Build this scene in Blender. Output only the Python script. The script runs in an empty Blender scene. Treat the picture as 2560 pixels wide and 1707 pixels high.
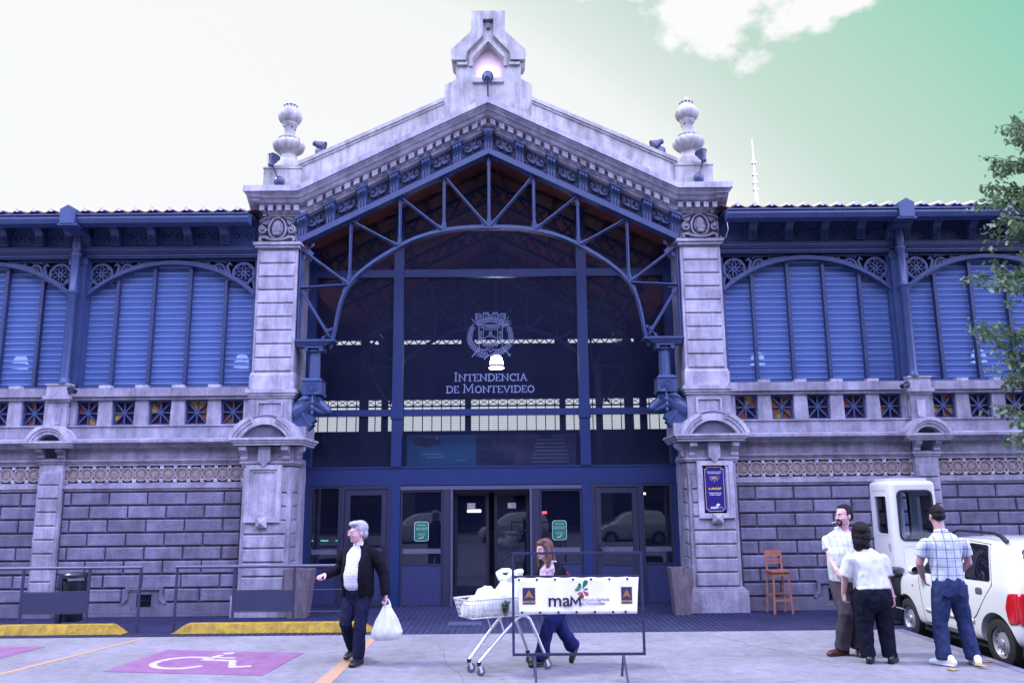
import bpy, bmesh, math, random
from mathutils import Vector, Matrix, noise
from mathutils.bvhtree import BVHTree
R = math.radians
SC = bpy.context.scene
COL = SC.collection
random.seed(7)

# ------------------------------------------------------------------ camera
cam = bpy.data.cameras.new('camera'); cam.sensor_width = 36.0; cam.lens = 2060/2560*36
cam.clip_start = .1; cam.clip_end = 3000
camo = bpy.data.objects.new('camera', cam); COL.objects.link(camo); SC.camera = camo
def _cam():
    yaw, pit, roll = R(.2057), R(10.8746), R(.5434)
    f = Vector((math.sin(yaw)*math.cos(pit), math.cos(yaw)*math.cos(pit), math.sin(pit)))
    r = Vector((math.cos(yaw), -math.sin(yaw), 0)); u = r.cross(f)
    # image axes turn by the roll
    r2 = (r*math.cos(roll) - u*math.sin(roll)); u2 = (u*math.cos(roll) + r*math.sin(roll))
    m = Matrix((r2, u2, -f)).transposed().to_4x4(); m.translation = Vector((.3505, -14.4143, 1.85))
    return m
camo.matrix_world = _cam()
SC.render.resolution_x = 1024; SC.render.resolution_y = 682

# ------------------------------------------------------------------ sky and sun
SUN_ELEV, SUN_AZ = R(48), R(-84)        # azimuth measured from +y towards +x
sd = Vector((math.sin(SUN_AZ)*math.cos(SUN_ELEV), math.cos(SUN_AZ)*math.cos(SUN_ELEV), math.sin(SUN_ELEV)))
sun = bpy.data.lights.new('sun', 'SUN'); sun.energy = 1.5; sun.angle = R(8); sun.color = (1.0, .97, .96)
suno = bpy.data.objects.new('sun', sun); COL.objects.link(suno)
suno.rotation_euler = (-sd).to_track_quat('-Z', 'Y').to_euler(); suno.location = sd*40
W = bpy.data.worlds.new('World'); SC.world = W; W.use_nodes = True
def _world():
    nt = W.node_tree; N = nt.nodes; L = nt.links
    for n in list(N): N.remove(n)
    def nd(t, **k):
        n = N.new(t)
        for a, b in k.items(): setattr(n, a, b)
        return n
    out = nd('ShaderNodeOutputWorld'); bg = nd('ShaderNodeBackground'); L.new(bg.outputs[0], out.inputs[0])
    bg.inputs[1].default_value = .1
    sky = nd('ShaderNodeTexSky', sky_type='NISHITA', sun_disc=False); sky.sun_elevation = SUN_ELEV; sky.sun_rotation = SUN_AZ
    sky.dust_density = 2.5
    tc = nd('ShaderNodeTexCoord')
    # bright hazy air towards the sun's side and low over the roofs, mint higher up, unseen blue opposite raised far brighter to light the facade
    dot = nd('ShaderNodeVectorMath', operation='DOT_PRODUCT'); L.new(tc.outputs['Generated'], dot.inputs[0])
    dot.inputs[1].default_value = Vector((-.42, .90, -.35)).normalized()
    mr = nd('ShaderNodeMapRange'); mr.inputs['From Min'].default_value = -1; mr.inputs['From Max'].default_value = 1; L.new(dot.outputs['Value'], mr.inputs['Value'])
    rampT = nd('ShaderNodeValToRGB'); L.new(mr.outputs[0], rampT.inputs[0])
    cr = rampT.color_ramp; cr.elements[0].position = 0.0; cr.elements[0].color = (19.0, 19.4, 33.0, 1)
    cr.elements[1].position = 1.0; cr.elements[1].color = (3.75, 3.75, 3.77, 1)
    for p, c in ((.33, (14.0, 14.5, 24.5, 1)), (.50, (2.3, 3.3, 4.9, 1)), (.615, (.98, 2.5, 1.84, 1)), (.66, (1.44, 2.68, 2.1, 1)), (.70, (1.95, 2.82, 2.36, 1)), (.735, (2.33, 2.96, 2.62, 1)), (.765, (3.05, 3.33, 3.15, 1)), (.78, (3.55, 3.66, 3.6, 1)), (.80, (3.7, 3.7, 3.72, 1))):
        e = cr.elements.new(p); e.color = c
    mixs = nd('ShaderNodeMix', data_type='RGBA'); mixs.inputs[0].default_value = .97
    L.new(sky.outputs[0], mixs.inputs[6]); L.new(rampT.outputs[0], mixs.inputs[7])
    # broken clouds
    mp = nd('ShaderNodeMapping'); mp.inputs['Scale'].default_value = (2.6, 2.6, 4.2); mp.inputs['Location'].default_value = CLOUD
    L.new(tc.outputs['Generated'], mp.inputs[0])
    no = nd('ShaderNodeTexNoise'); no.inputs['Scale'].default_value = 2.2; no.inputs['Detail'].default_value = 9; no.inputs['Roughness'].default_value = .56
    L.new(mp.outputs[0], no.inputs[0])
    sc_ = nd('ShaderNodeVectorMath', operation='MULTIPLY'); L.new(tc.outputs['Generated'], sc_.inputs[0]); sc_.inputs[1].default_value = (1, 1, 2.1)
    bd = nd('ShaderNodeVectorMath', operation='DISTANCE'); L.new(sc_.outputs[0], bd.inputs[0]); bd.inputs[1].default_value = (.275, .80, .588*2.1)
    bm_ = nd('ShaderNodeMapRange'); bm_.inputs['From Min'].default_value = .05; bm_.inputs['From Max'].default_value = .29; bm_.inputs['To Min'].default_value = .27; bm_.inputs['To Max'].default_value = -.13; L.new(bd.outputs['Value'], bm_.inputs['Value'])
    ad = nd('ShaderNodeMath', operation='ADD'); L.new(no.outputs[0], ad.inputs[0]); L.new(bm_.outputs[0], ad.inputs[1])
    rc = nd('ShaderNodeValToRGB'); L.new(ad.outputs[0], rc.inputs[0])
    rc.color_ramp.elements[0].position = .565; rc.color_ramp.elements[0].color = (0, 0, 0, 1)
    rc.color_ramp.elements[1].position = .62; rc.color_ramp.elements[1].color = (1, 1, 1, 1)
    mixc = nd('ShaderNodeMix', data_type='RGBA'); L.new(rc.outputs[0], mixc.inputs[0])
    L.new(mixs.outputs[2], mixc.inputs[6]); mixc.inputs[7].default_value = (3.8, 3.8, 3.82, 1)
    L.new(mixc.outputs[2], bg.inputs[0])
CLOUD = (3.1, 1.7, .4)
_world()
SC.view_settings.view_transform = 'Standard'; SC.view_settings.look = 'None'
SC.view_settings.exposure = 1.36; SC.view_settings.gamma = 1.0
SC.render.engine = 'CYCLES'
SC.cycles.max_bounces = 8; SC.cycles.transparent_max_bounces = 16
SC.cycles.caustics_reflective = False; SC.cycles.caustics_refractive = False

# ------------------------------------------------------------------ materials
M = {}
BRIGHT = ('skin_', 'shirt_', 'white_', 'fibre', 'car_white', 'banner_cloth', 'shoe_white', 'plaque_', 'ancap_', 'eye_white', 'hair_grey', 'blouse', 'trolley', 'galv', 'render_pale', 'niche', 'notice', 'petal', 'hub_', 'lamp_', 'sign_', 'sg_', 'yellow', 'orange', 'herb', 'leaf', 'bag_', 'boards', 'green_glow', 'chair_', 'tile_glint', 'pink', 'dry', 'print_', 'teal')
def mat(name, col, rough=.7, var=.0, vscale=3.0, bump=0.0, bscale=40.0, metal=0.0, col2=None, streak=0.0, spec=.5, coat=0.0, local=False, emit=None, trans=0.0, stretch=None, rnd=0.0):
    if not name.startswith(BRIGHT): col = tuple(c*.64 for c in col); col2 = tuple(c*.64 for c in col2) if col2 else None
    m = bpy.data.materials.new(name); m.use_nodes = True
    nt = m.node_tree; N = nt.nodes; L = nt.links; b = N['Principled BSDF']
    b.inputs['Base Color'].default_value = (*col, 1); b.inputs['Roughness'].default_value = rough
    b.inputs['Metallic'].default_value = metal; b.inputs['Specular IOR Level'].default_value = spec
    if coat: b.inputs['Coat Weight'].default_value = coat; b.inputs['Coat Roughness'].default_value = .06
    if emit: b.inputs['Emission Color'].default_value = (*emit[0], 1); b.inputs['Emission Strength'].default_value = emit[1]
    if trans: b.inputs['Transmission Weight'].default_value = trans
    if var or bump or streak:
        if local: src = N.new('ShaderNodeTexCoord').outputs['Object']
        else: src = N.new('ShaderNodeNewGeometry').outputs['Position']
        if stretch:
            mp = N.new('ShaderNodeMapping'); mp.inputs['Scale'].default_value = stretch; L.new(src, mp.inputs[0]); src = mp.outputs[0]
    if var:
        n1 = N.new('ShaderNodeTexNoise'); n1.inputs['Scale'].default_value = vscale; n1.inputs['Detail'].default_value = 8; n1.inputs['Roughness'].default_value = .65
        L.new(src, n1.inputs['Vector'])
        r = N.new('ShaderNodeValToRGB'); L.new(n1.outputs[0], r.inputs[0])
        c2 = col2 or tuple(c*(1-var) for c in col); c1 = tuple(min(1, c*(1+var*.6)) for c in col) if not col2 else col
        r.color_ramp.elements[0].position = .33; r.color_ramp.elements[0].color = (*c2, 1)
        r.color_ramp.elements[1].position = .67; r.color_ramp.elements[1].color = (*c1, 1)
        outc = r.outputs[0]
        if streak:
            mp2 = N.new('ShaderNodeMapping'); mp2.inputs['Scale'].default_value = (3.2, 3.2, .55); L.new(src, mp2.inputs[0])
            n2 = N.new('ShaderNodeTexNoise'); n2.inputs['Scale'].default_value = 2.2; n2.inputs['Detail'].default_value = 7; n2.inputs['Roughness'].default_value = .7; L.new(mp2.outputs[0], n2.inputs['Vector'])
            r2 = N.new('ShaderNodeValToRGB'); L.new(n2.outputs[0], r2.inputs[0])
            r2.color_ramp.elements[0].position = .36; r2.color_ramp.elements[0].color = (1-streak, 1-streak, 1-streak*.9, 1)
            r2.color_ramp.elements[1].position = .58; r2.color_ramp.elements[1].color = (1, 1, 1, 1)
            mx = N.new('ShaderNodeMix'); mx.data_type = 'RGBA'; mx.blend_type = 'MULTIPLY'; mx.inputs[0].default_value = 1
            L.new(outc, mx.inputs[6]); L.new(r2.outputs[0], mx.inputs[7]); outc = mx.outputs[2]
        if rnd:      # every block its own tone
            oi = N.new('ShaderNodeObjectInfo'); mr = N.new('ShaderNodeMapRange'); mr.inputs['To Min'].default_value = 1-rnd; mr.inputs['To Max'].default_value = 1+rnd*.55; L.new(oi.outputs['Random'], mr.inputs['Value'])
            mu = N.new('ShaderNodeVectorMath'); mu.operation = 'SCALE'; L.new(outc, mu.inputs[0]); L.new(mr.outputs[0], mu.inputs['Scale']); outc = mu.outputs[0]
        L.new(outc, b.inputs['Base Color'])
    if bump:
        n3 = N.new('ShaderNodeTexNoise'); n3.inputs['Scale'].default_value = bscale; n3.inputs['Detail'].default_value = 6
        L.new(src, n3.inputs['Vector'])
        bp = N.new('ShaderNodeBump'); bp.inputs['Strength'].default_value = bump; bp.inputs['Distance'].default_value = .02
        L.new(n3.outputs[0], bp.inputs['Height']); L.new(bp.outputs[0], b.inputs['Normal'])
    M[name] = m; return m
def glass(name, tint=(1, 1, 1), refl=1.0, body=None, bodyfac=0.0, ior=1.5):
    m = bpy.data.materials.new(name); m.use_nodes = True
    nt = m.node_tree; N = nt.nodes; L = nt.links
    for n in list(N): N.remove(n)
    o = N.new('ShaderNodeOutputMaterial'); t = N.new('ShaderNodeBsdfTransparent'); t.inputs[0].default_value = (*tint, 1)
    g = N.new('ShaderNodeBsdfGlossy'); g.inputs['Roughness'].default_value = .01; g.inputs['Color'].default_value = (refl, refl, refl, 1)
    fr = N.new('ShaderNodeFresnel'); fr.inputs['IOR'].default_value = ior
    base = t.outputs[0]
    if body:
        d = N.new('ShaderNodeBsdfDiffuse'); d.inputs[0].default_value = (*body, 1); mx = N.new('ShaderNodeMixShader'); mx.inputs[0].default_value = bodyfac
        L.new(t.outputs[0], mx.inputs[1]); L.new(d.outputs[0], mx.inputs[2]); base = mx.outputs[0]
    ms = N.new('ShaderNodeMixShader'); L.new(fr.outputs[0], ms.inputs[0]); L.new(base, ms.inputs[1]); L.new(g.outputs[0], ms.inputs[2])
    L.new(ms.outputs[0], o.inputs[0]); M[name] = m; return m

mat('stone', (.53, .51, .635), .85, .36, 2.3, .4, 30, streak=.38, rnd=.16)
mat('stone_pale', (.70, .68, .81), .85, .32, 2.6, .35, 30, streak=.36, rnd=.12)
mat('stone_block', (.275, .265, .385), .88, .30, 3.1, .6, 34, streak=.30, rnd=.22)
mat('render_pale', (.44, .435, .425), .85, .28, 2.6, .3, 30, streak=.38)
mat('stone_joint', (.175, .155, .25), .9, .2, 3)
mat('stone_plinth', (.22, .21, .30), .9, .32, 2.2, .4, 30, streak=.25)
mat('terracotta', (.50, .41, .41), .8, .25, 9, .3, 60)
mat('iron', (.062, .104, .27), .42, .18, 5, .1, 80)
mat('iron_dark', (.045, .070, .19), .45, .18, 5)
mat('steel_frame', (.015, .038, .16), .4, .1, 3)
mat('door_panel', (.035, .046, .15), .5, .08, 3)
mat('louvre_blade', (.235, .365, .74), .45, .08, 4)
glass('louvre_glass', (.5, .6, .9), .6, (.088, .145, .355), .85, 1.5)
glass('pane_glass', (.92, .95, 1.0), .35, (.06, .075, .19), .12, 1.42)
glass('door_glass', (.66, .74, .95), 1.0, (.06, .075, .19), .06, 1.5)
glass('dark_glass', (.05, .055, .08), 1.0, (.01, .01, .02), .5, 1.5)
glass('clear_glass', (.85, .9, .95), 1.0, None, 0, 1.45)
mat('roof_tile', (.13, .05, .075), .7, .35, 8, .3, 50)
mat('tile_glint', (.75, .74, .78), .4, .2, 9)  # sky glint on the tile tops, put into a pale colour
mat('boards', (.20, .055, .05), .7, .3, 6, stretch=(1, .15, 1))
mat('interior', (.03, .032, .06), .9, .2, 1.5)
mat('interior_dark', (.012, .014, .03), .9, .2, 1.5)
mat('black_metal', (.015, .018, .045), .4, .1, 6)
mat('rubber', (.018, .018, .022), .8, .15, 30)
mat('galv', (.55, .56, .62), .35, .12, 8, metal=.6)
mat('white_paint', (.80, .82, .84), .35, .05, 6)
mat('crest_ink', (.24, .30, .52), .6)
mat('yellow_paint', (.34, .225, .012), .75, .4, 9, .5, 45, streak=.35)
mat('orange_line', (.38, .21, .075), .8, .3, 12, col2=(.27, .20, .17))
mat('concrete', (.305, .302, .345), .9, .26, .8, .5, 60, streak=.24)
mat('asphalt', (.055, .053, .07), .95, .3, 9, .6, 120)
mat('paving', (.045, .050, .118), .9, .25, 2.0, .3, 50, spec=.08)
mat('paving_gap', (.10, .11, .20), .9, .2, 4, spec=.08)

# ------------------------------------------------------------------ mesh builder
class MB:
    def __init__(s): s.v = []; s.f = []
    def add(s, vs, fs):
        o = len(s.v); s.v += [tuple(v) for v in vs]; s.f += [tuple(i+o for i in f) for f in fs]; return s
    def box(s, x0, x1, y0, y1, z0, z1):
        return s.add([(x0,y0,z0),(x1,y0,z0),(x1,y1,z0),(x0,y1,z0),(x0,y0,z1),(x1,y0,z1),(x1,y1,z1),(x0,y1,z1)],
              [(0,3,2,1),(4,5,6,7),(0,1,5,4),(1,2,6,5),(2,3,7,6),(3,0,4,7)])
    def cbox(s, w, h, d, c, y=0):     # chamfered block, centred in x, from z=0, front at y-d
        a, b = w/2, w/2-c
        return s.add([(-a,y,0),(a,y,0),(a,y,h),(-a,y,h),(-a,y-d+c,0),(a,y-d+c,0),(a,y-d+c,h),(-a,y-d+c,h),(-b,y-d,c),(b,y-d,c),(b,y-d,h-c),(-b,y-d,h-c)],
              [(0,1,5,4),(1,2,6,5),(2,3,7,6),(3,0,4,7),(4,5,9,8),(5,6,10,9),(6,7,11,10),(7,4,8,11),(8,9,10,11),(3,2,1,0)])
    def prism(s, poly, y0, y1):       # polygon in xz pulled along y
        n = len(poly)
        ar = sum(poly[i][0]*poly[(i+1)%n][1]-poly[(i+1)%n][0]*poly[i][1] for i in range(n))
        if ar < 0: poly = poly[::-1]
        vs = [(p[0],y0,p[1]) for p in poly]+[(p[0],y1,p[1]) for p in poly]
        return s.add(vs, [tuple(range(n)), tuple(range(2*n-1,n-1,-1))]+[(i,n+i,n+(i+1)%n,(i+1)%n) for i in range(n)])
    def prism_x(s, poly, x0, x1):     # polygon in yz pulled along x
        n = len(poly)
        ar = sum(poly[i][0]*poly[(i+1)%n][1]-poly[(i+1)%n][0]*poly[i][1] for i in range(n))
        if ar > 0: poly = poly[::-1]
        vs = [(x0,p[0],p[1]) for p in poly]+[(x1,p[0],p[1]) for p in poly]
        return s.add(vs, [tuple(range(n)), tuple(range(2*n-1,n-1,-1))]+[(i,n+i,n+(i+1)%n,(i+1)%n) for i in range(n)])
    def prism_z(s, poly, z0, z1):
        n = len(poly)
        ar = sum(poly[i][0]*poly[(i+1)%n][1]-poly[(i+1)%n][0]*poly[i][1] for i in range(n))
        if ar > 0: poly = poly[::-1]
        vs = [(p[0],p[1],z0) for p in poly]+[(p[0],p[1],z1) for p in poly]
        return s.add(vs, [tuple(range(n)), tuple(range(2*n-1,n-1,-1))]+[(i,n+i,n+(i+1)%n,(i+1)%n) for i in range(n)])
    def ribbon(s, pts, w, y0, y1, closed=False):
        out = outline(pts, w, closed)
        if not closed: return s.prism(out[0]+out[1][::-1], y0, y1)
        a, b = out; n = len(a)
        vs = [(p[0],y0,p[1]) for p in a]+[(p[0],y0,p[1]) for p in b]+[(p[0],y1,p[1]) for p in a]+[(p[0],y1,p[1]) for p in b]
        fs = []
        for i in range(n):
            j = (i+1)%n; fs += [(i,j,n+j,n+i),(2*n+i,3*n+i,3*n+j,2*n+j),(i,2*n+i,2*n+j,j),(n+i,n+j,3*n+j,3*n+i)]
        return s.add(vs, fs)
    def beam(s, a, b, w, y0, y1): return s.ribbon([a, b], w, y0, y1)
    def tube(s, pts, r, n=8, caps=True, closed=False):
        pts = [Vector(p) for p in pts]; k = len(pts)
        rr = r if isinstance(r, (list, tuple)) else [r]*k
        up = None; rings = []
        for i, p in enumerate(pts):
            if closed: t = pts[(i+1)%k]-pts[i-1]
            else: t = pts[min(i+1,k-1)]-pts[max(i-1,0)]
            t.normalize()
            if up is None:
                up = Vector((0,0,1)) if abs(t.z) < .9 else Vector((1,0,0))
            e1 = up - t*up.dot(t); e1.normalize(); up = e1; e2 = t.cross(e1)
            rings.append([p+(e1*math.cos(q*2*math.pi/n)+e2*math.sin(q*2*math.pi/n))*rr[i] for q in range(n)])
        vs = [v for g in rings for v in g]; fs = []
        for i in range(k if closed else k-1):
            j = (i+1)%k
            for q in range(n): fs.append((i*n+q, i*n+(q+1)%n, j*n+(q+1)%n, j*n+q))
        if caps and not closed: fs += [tuple(range(n-1,-1,-1)), tuple((k-1)*n+q for q in range(n))]
        return s.add(vs, fs)
    def lathe(s, prof, n=20, c=(0,0,0), flute=None, a0=0, a1=2*math.pi, caps=True):
        full = abs(a1-a0) > 6.28; m = n if full else n+1; vs = []; fs = []
        for k, (r, z) in enumerate(prof):
            for q in range(m):
                a = a0+(a1-a0)*q/n; rr = r
                if flute and flute[0] <= k <= flute[1]: rr = r*(1-flute[3]*(.5+.5*math.cos(a*flute[2])))
                vs.append((c[0]+rr*math.cos(a), c[1]+rr*math.sin(a), c[2]+z))
        for k in range(len(prof)-1):
            for q in range(n if full else n):
                q2 = (q+1)%m if full else q+1
                fs.append((k*m+q, k*m+q2, (k+1)*m+q2, (k+1)*m+q))
        if full and caps: fs += [tuple(range(m-1,-1,-1)), tuple((len(prof)-1)*m+q for q in range(m))]
        return s.add(vs, fs)
    def xf(s, fn): s.v = [tuple(fn(*v)) for v in s.v]; return s
    def mesh(s, name, m=None, smooth=None):
        me = bpy.data.meshes.new(name); me.from_pydata(s.v, [], s.f); me.validate()
        if m: me.materials.append(M[m] if isinstance(m, str) else m)
        if smooth: shade(me, smooth)
        return me
    def build(s, name, m, parent=None, smooth=None, loc=None): return obj(name, s.mesh(name, m, smooth), parent, loc)
def shade(me, ang=40):
    me.polygons.foreach_set('use_smooth', [True]*len(me.polygons)); me.set_sharp_from_angle(angle=R(ang))
def obj(name, me, parent=None, loc=None, rz=None):
    o = bpy.data.objects.new(name, me); COL.objects.link(o)
    if parent: o.parent = parent
    if loc: o.location = loc
    if rz is not None: o.rotation_euler = (0, 0, rz)
    return o
def empty(name, label=None, cat=None, loc=(0,0,0), rz=0, group=None):
    o = bpy.data.objects.new(name, None); COL.objects.link(o); o.location = loc; o.rotation_euler = (0,0,rz); o.empty_display_size = .2
    return tag(o, label, cat, group)
def tag(o, label=None, cat=None, group=None, kind=None):
    if label: o['label'] = label
    if cat: o['category'] = cat
    if group: o['group'] = group
    if kind: o['kind'] = kind
    return o
def copy_tree(o, parent=None):
    c = o.copy(); COL.objects.link(c); c.parent = parent
    for ch in list(o.children): copy_tree(ch, c)
    return c
def outline(pts, w, closed=False):
    n = len(pts); a = []; b = []
    ww = w if isinstance(w, (list, tuple)) else [w]*n
    for i in range(n):
        p = Vector(pts[i][:2])
        if closed: p0, p1 = Vector(pts[i-1][:2]), Vector(pts[(i+1)%n][:2])
        else: p0, p1 = Vector(pts[max(i-1,0)][:2]), Vector(pts[min(i+1,n-1)][:2])
        d1 = (p-p0); d2 = (p1-p)
        if d1.length < 1e-9: d1 = d2
        if d2.length < 1e-9: d2 = d1
        d1.normalize(); d2.normalize(); t = d1+d2
        if t.length < 1e-6: t = d1
        t.normalize(); nrm = Vector((-t.y, t.x)); k = 1/max(.45, nrm.dot(Vector((-d1.y, d1.x))))
        a.append(tuple(p+nrm*ww[i]*.5*k)); b.append(tuple(p-nrm*ww[i]*.5*k))
    return a, b
def spiral(cx, cz, r0, r1, a0, a1, n=22):
    return [(cx+(r0+(r1-r0)*i/n)*math.cos(a0+(a1-a0)*i/n), cz+(r0+(r1-r0)*i/n)*math.sin(a0+(a1-a0)*i/n)) for i in range(n+1)]
def arc(cx, cz, r, a0, a1, n=24): return spiral(cx, cz, r, r, a0, a1, n)
def leafpoly(x, z, l, w, a):
    pts = [(0,0),(.3,.5),(.6,.42),(1,0),(.6,-.42),(.3,-.5)]
    return [(x+(u*l)*math.cos(a)-(v*w)*math.sin(a), z+(u*l)*math.sin(a)+(v*w)*math.cos(a)) for u, v in pts]
def eval_mesh(o):
    dg = bpy.context.evaluated_depsgraph_get(); dg.update()
    return bpy.data.meshes.new_from_object(o.evaluated_get(dg))
def pierced(name, outer, holes, depth, m):   # plate in xz, front at y=0, back at y=depth
    cu = bpy.data.curves.new(name, 'CURVE'); cu.dimensions = '2D'; cu.fill_mode = 'BOTH'; cu.extrude = depth/2
    for poly in [outer]+holes:
        sp = cu.splines.new('POLY'); sp.points.add(len(poly)-1)
        for i, p in enumerate(poly): sp.points[i].co = (p[0], p[1], 0, 1)
        sp.use_cyclic_u = True
    o = bpy.data.objects.new('tmp', cu); COL.objects.link(o); me = eval_mesh(o); bpy.data.objects.remove(o)
    for v in me.vertices: x, y, z = v.co; v.co = (x, depth/2-z, y)
    me.materials.clear(); me.materials.append(M[m]); me.name = name; return me
def text(name, s, size, m, parent, loc, align='CENTER', rot=(R(90),0,0), space=1.0, sx=1.0, bold=0.0, ex=.0012):
    cu = bpy.data.curves.new(name, 'FONT'); cu.body = s; cu.size = size; cu.align_x = align; cu.align_y = 'CENTER'
    cu.extrude = ex; cu.offset = bold; cu.space_character = space; cu.resolution_u = 3
    o = bpy.data.objects.new('tmp', cu); COL.objects.link(o); me = eval_mesh(o); bpy.data.objects.remove(o)
    for v in me.vertices: v.co.x *= sx
    me.materials.clear(); me.materials.append(M[m]); me.name = name
    t = obj(name, me, parent, loc); t.rotation_euler = rot; return t
# ================================================================== GROUND
g = MB().add([(-600,-600,-.14),(600,-600,-.14),(600,600,-.14),(-600,600,-.14)], [(0,1,2,3)])
tag(g.build('ground', 'asphalt'), kind='structure')
ap = MB().prism_z([(-40,-30),(5.62,-30),(5.78,-2.2),(-40,-2.2)], -.20, 0.0)
apron = tag(ap.build('concrete_apron', 'concrete'), kind='structure')
kb = MB().prism_z([(5.622,-30),(5.74,-30),(5.90,-2.2),(5.782,-2.2)], -.2, .006)
tag(kb.build('kerb', 'stone_plinth'), kind='structure')
pv = MB().box(-30, 30, -2.198, 1.0, -.2, -.012)
pave = tag(pv.build('tiled_pavement', 'paving_gap'), kind='structure')
sm = {}
def strip(w, l):
    k = (round(w,3), round(l,3))
    if k not in sm:
        sm[k] = MB().add([(-w/2,0,-.03),(w/2,0,-.03),(w/2,l,-.03),(-w/2,l,-.03),(-w/2+.004,.004,.002),(w/2-.004,.004,.002),(w/2-.004,l-.004,.002),(-w/2+.004,l-.004,.002)],
            [(4,5,6,7),(0,1,5,4),(1,2,6,5),(2,3,7,6),(3,0,4,7)]).mesh('paving_strip', 'paving')
    return sm[k]
px = -9.6
while px < 10.4:
    obj('paving_strip', strip(.074, 3.19), pave, (px, -2.195, 0)); px += .092
hatch = MB().box(-.62, -.10, -1.42, -1.02, -.01, .006); hatch.box(-.58, -.14, -1.38, -1.06, .0, .009)
tag(hatch.build('floor_hatch', 'paving_gap'), 'pale flush metal hatch set in the ribbed paving before the doors', 'hatch')
# expansion joints of the apron
mat('joint', (.33, .31, .37), .9, .3, 9)
for y in (-7.2,): MB().box(-40, 5.6, y-.008, y+.008, -.01, .0035).build('expansion_joint', 'joint', apron)
MB().prism_z([(2.05,-2.25),(2.064,-2.25),(2.064,-25),(2.05,-25)], -.01, .0032).build('expansion_joint', 'joint', apron)
mat('crack', (.16, .15, .19), .9, .2, 9)
for ck, (x0_, y0_, dx_, dy_) in enumerate(((-.6,-3.2,.05,-.32),(3.1,-2.6,.16,-.22),(-3.3,-5.4,.30,-.06),(1.2,-6.0,.28,.05),(4.2,-5.6,-.22,-.12))):
    pts_ = [(x0_, y0_)]; rr__ = random.Random(ck)
    for q in range(9): pts_.append((pts_[-1][0]+dx_*rr__.uniform(.4,1.3)+rr__.uniform(-.07,.07), pts_[-1][1]+dy_*rr__.uniform(.4,1.3)+rr__.uniform(-.06,.06)))
    a_, b_ = outline(pts_, [.010-.0008*q for q in range(10)]); MB().prism_z(a_+b_[::-1], -.004, .0022).build('hairline_crack', 'crack', apron)
# painted markings
mat('pink_paint', (.155, .045, .145), .85, .35, 5, col2=(.19, .105, .19))
mat('white_mark', (.42, .42, .45), .85, .2, 12, col2=(.27, .22, .29))
def sheet(poly, z): 
    n = len(poly); return MB().prism_z(poly, z-.006, z)
sheet([(-5.36,-4.55),(-4.82,-2.24),(-4.74,-2.24),(-5.26,-4.55),(-6.6,-10),(-6.72,-10)], .004).build('bay_line', 'orange_line', apron)
sheet([(-1.59,-2.5),(-1.50,-2.5),(-1.53,-5.33),(-1.60,-10),(-1.80,-10),(-1.71,-5.33)], .004).build('bay_line', 'orange_line', apron)
pk = sheet([(-4.24,-4.62),(-4.07,-3.26),(-2.25,-3.58),(-2.37,-4.92)], .0045)
disabled = tag(pk.build('parking_symbol', 'pink_paint'), 'pink painted square with white wheelchair symbol on the concrete, complete with its figure', 'road marking')
pk2 = sheet([(-8.0,-4.1),(-7.8,-2.75),(-5.82,-2.95),(-6.0,-4.35)], .0045)
tag(pk2.build('parking_symbol', 'pink_paint'), 'pink painted parking square crossing the bay beside the orange line, no figure seen', 'road marking')
def wheel_mark():
    o = Vector((-4.155,-3.94)); ex = Vector((1.87,-.31))/1.9; ey = Vector((.145,1.35))/1.36
    def T(u, v): p = o+ex*u+ey*v; return (p.x, p.y)
    def rib(pts, w):
        a, b = outline(pts, w); return [T(*p) for p in a+b[::-1]]
    m = MB()
    m.prism_z(rib(spiral(.66,-.12,.34,.34,R(52),R(335),26), .085), .002, .0085)
    m.prism_z([T(.93+.075*math.cos(a),.52+.07*math.sin(a)) for a in [k*.39 for k in range(16)]], .002, .0086)
    m.prism_z(rib([(.90,.40),(.84,.08),(1.20,.06),(1.36,-.30),(1.56,-.22)], .085), .002, .0088)
    m.prism_z(rib([(.89,.24),(1.16,.22)], .06), .002, .0090)
    return m
wheel_mark().build('wheelchair_figure', 'white_mark', disabled)
for i in range(70):      # tar specks and old gum on the concrete
    x = random.uniform(-6, 5.3); y = -2.4-random.random()**.7*5; r = random.uniform(.012, .045)
    if i == 0: specks = MB()
    a0 = random.random()*6; pts = [(x+r*random.uniform(.6,1.3)*1.5*math.cos(a0+k*.785), y+r*random.uniform(.6,1.2)*math.sin(a0+k*.785)) for k in range(8)]
    specks.prism_z(pts, -.002, .0025)
mat('gum', (.27, .25, .31), .9, .2, 9)
tag(specks.build('ground_speck', 'gum', apron), kind='stuff')
# yellow wheel stops
def wheel_stop(x0, x1, label):
    y0, y1 = -2.02, -1.76; r = .20
    v = [(x0,y0,0),(x1,y0,0),(x1,y1,0),(x0,y1,0),(x0+r,y0+.06,.135),(x1-r,y0+.06,.135),(x1-r,y1-.02,.135),(x0+r,y1-.02,.135)]
    b = MB().add(v, [(0,3,2,1),(4,5,6,7),(0,1,5,4),(1,2,6,5),(2,3,7,6),(3,0,4,7)])
    me = b.mesh('wheel_stop', 'yellow_paint'); o = obj('wheel_stop', me); 
    bm = bmesh.new(); bm.from_mesh(me); bmesh.ops.bevel(bm, geom=bm.edges[:], offset=.012, segments=2, affect='EDGES'); bm.to_mesh(me); bm.free()
    tag(o, label, 'wheel stop', 'yellow wheel stops')
wheel_stop(-9.2, -5.24, 'yellow painted concrete wheel stop below the railing beside the litter bin')
wheel_stop(-4.55, -1.62, 'yellow painted concrete wheel stop behind the man in the black jacket')

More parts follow.
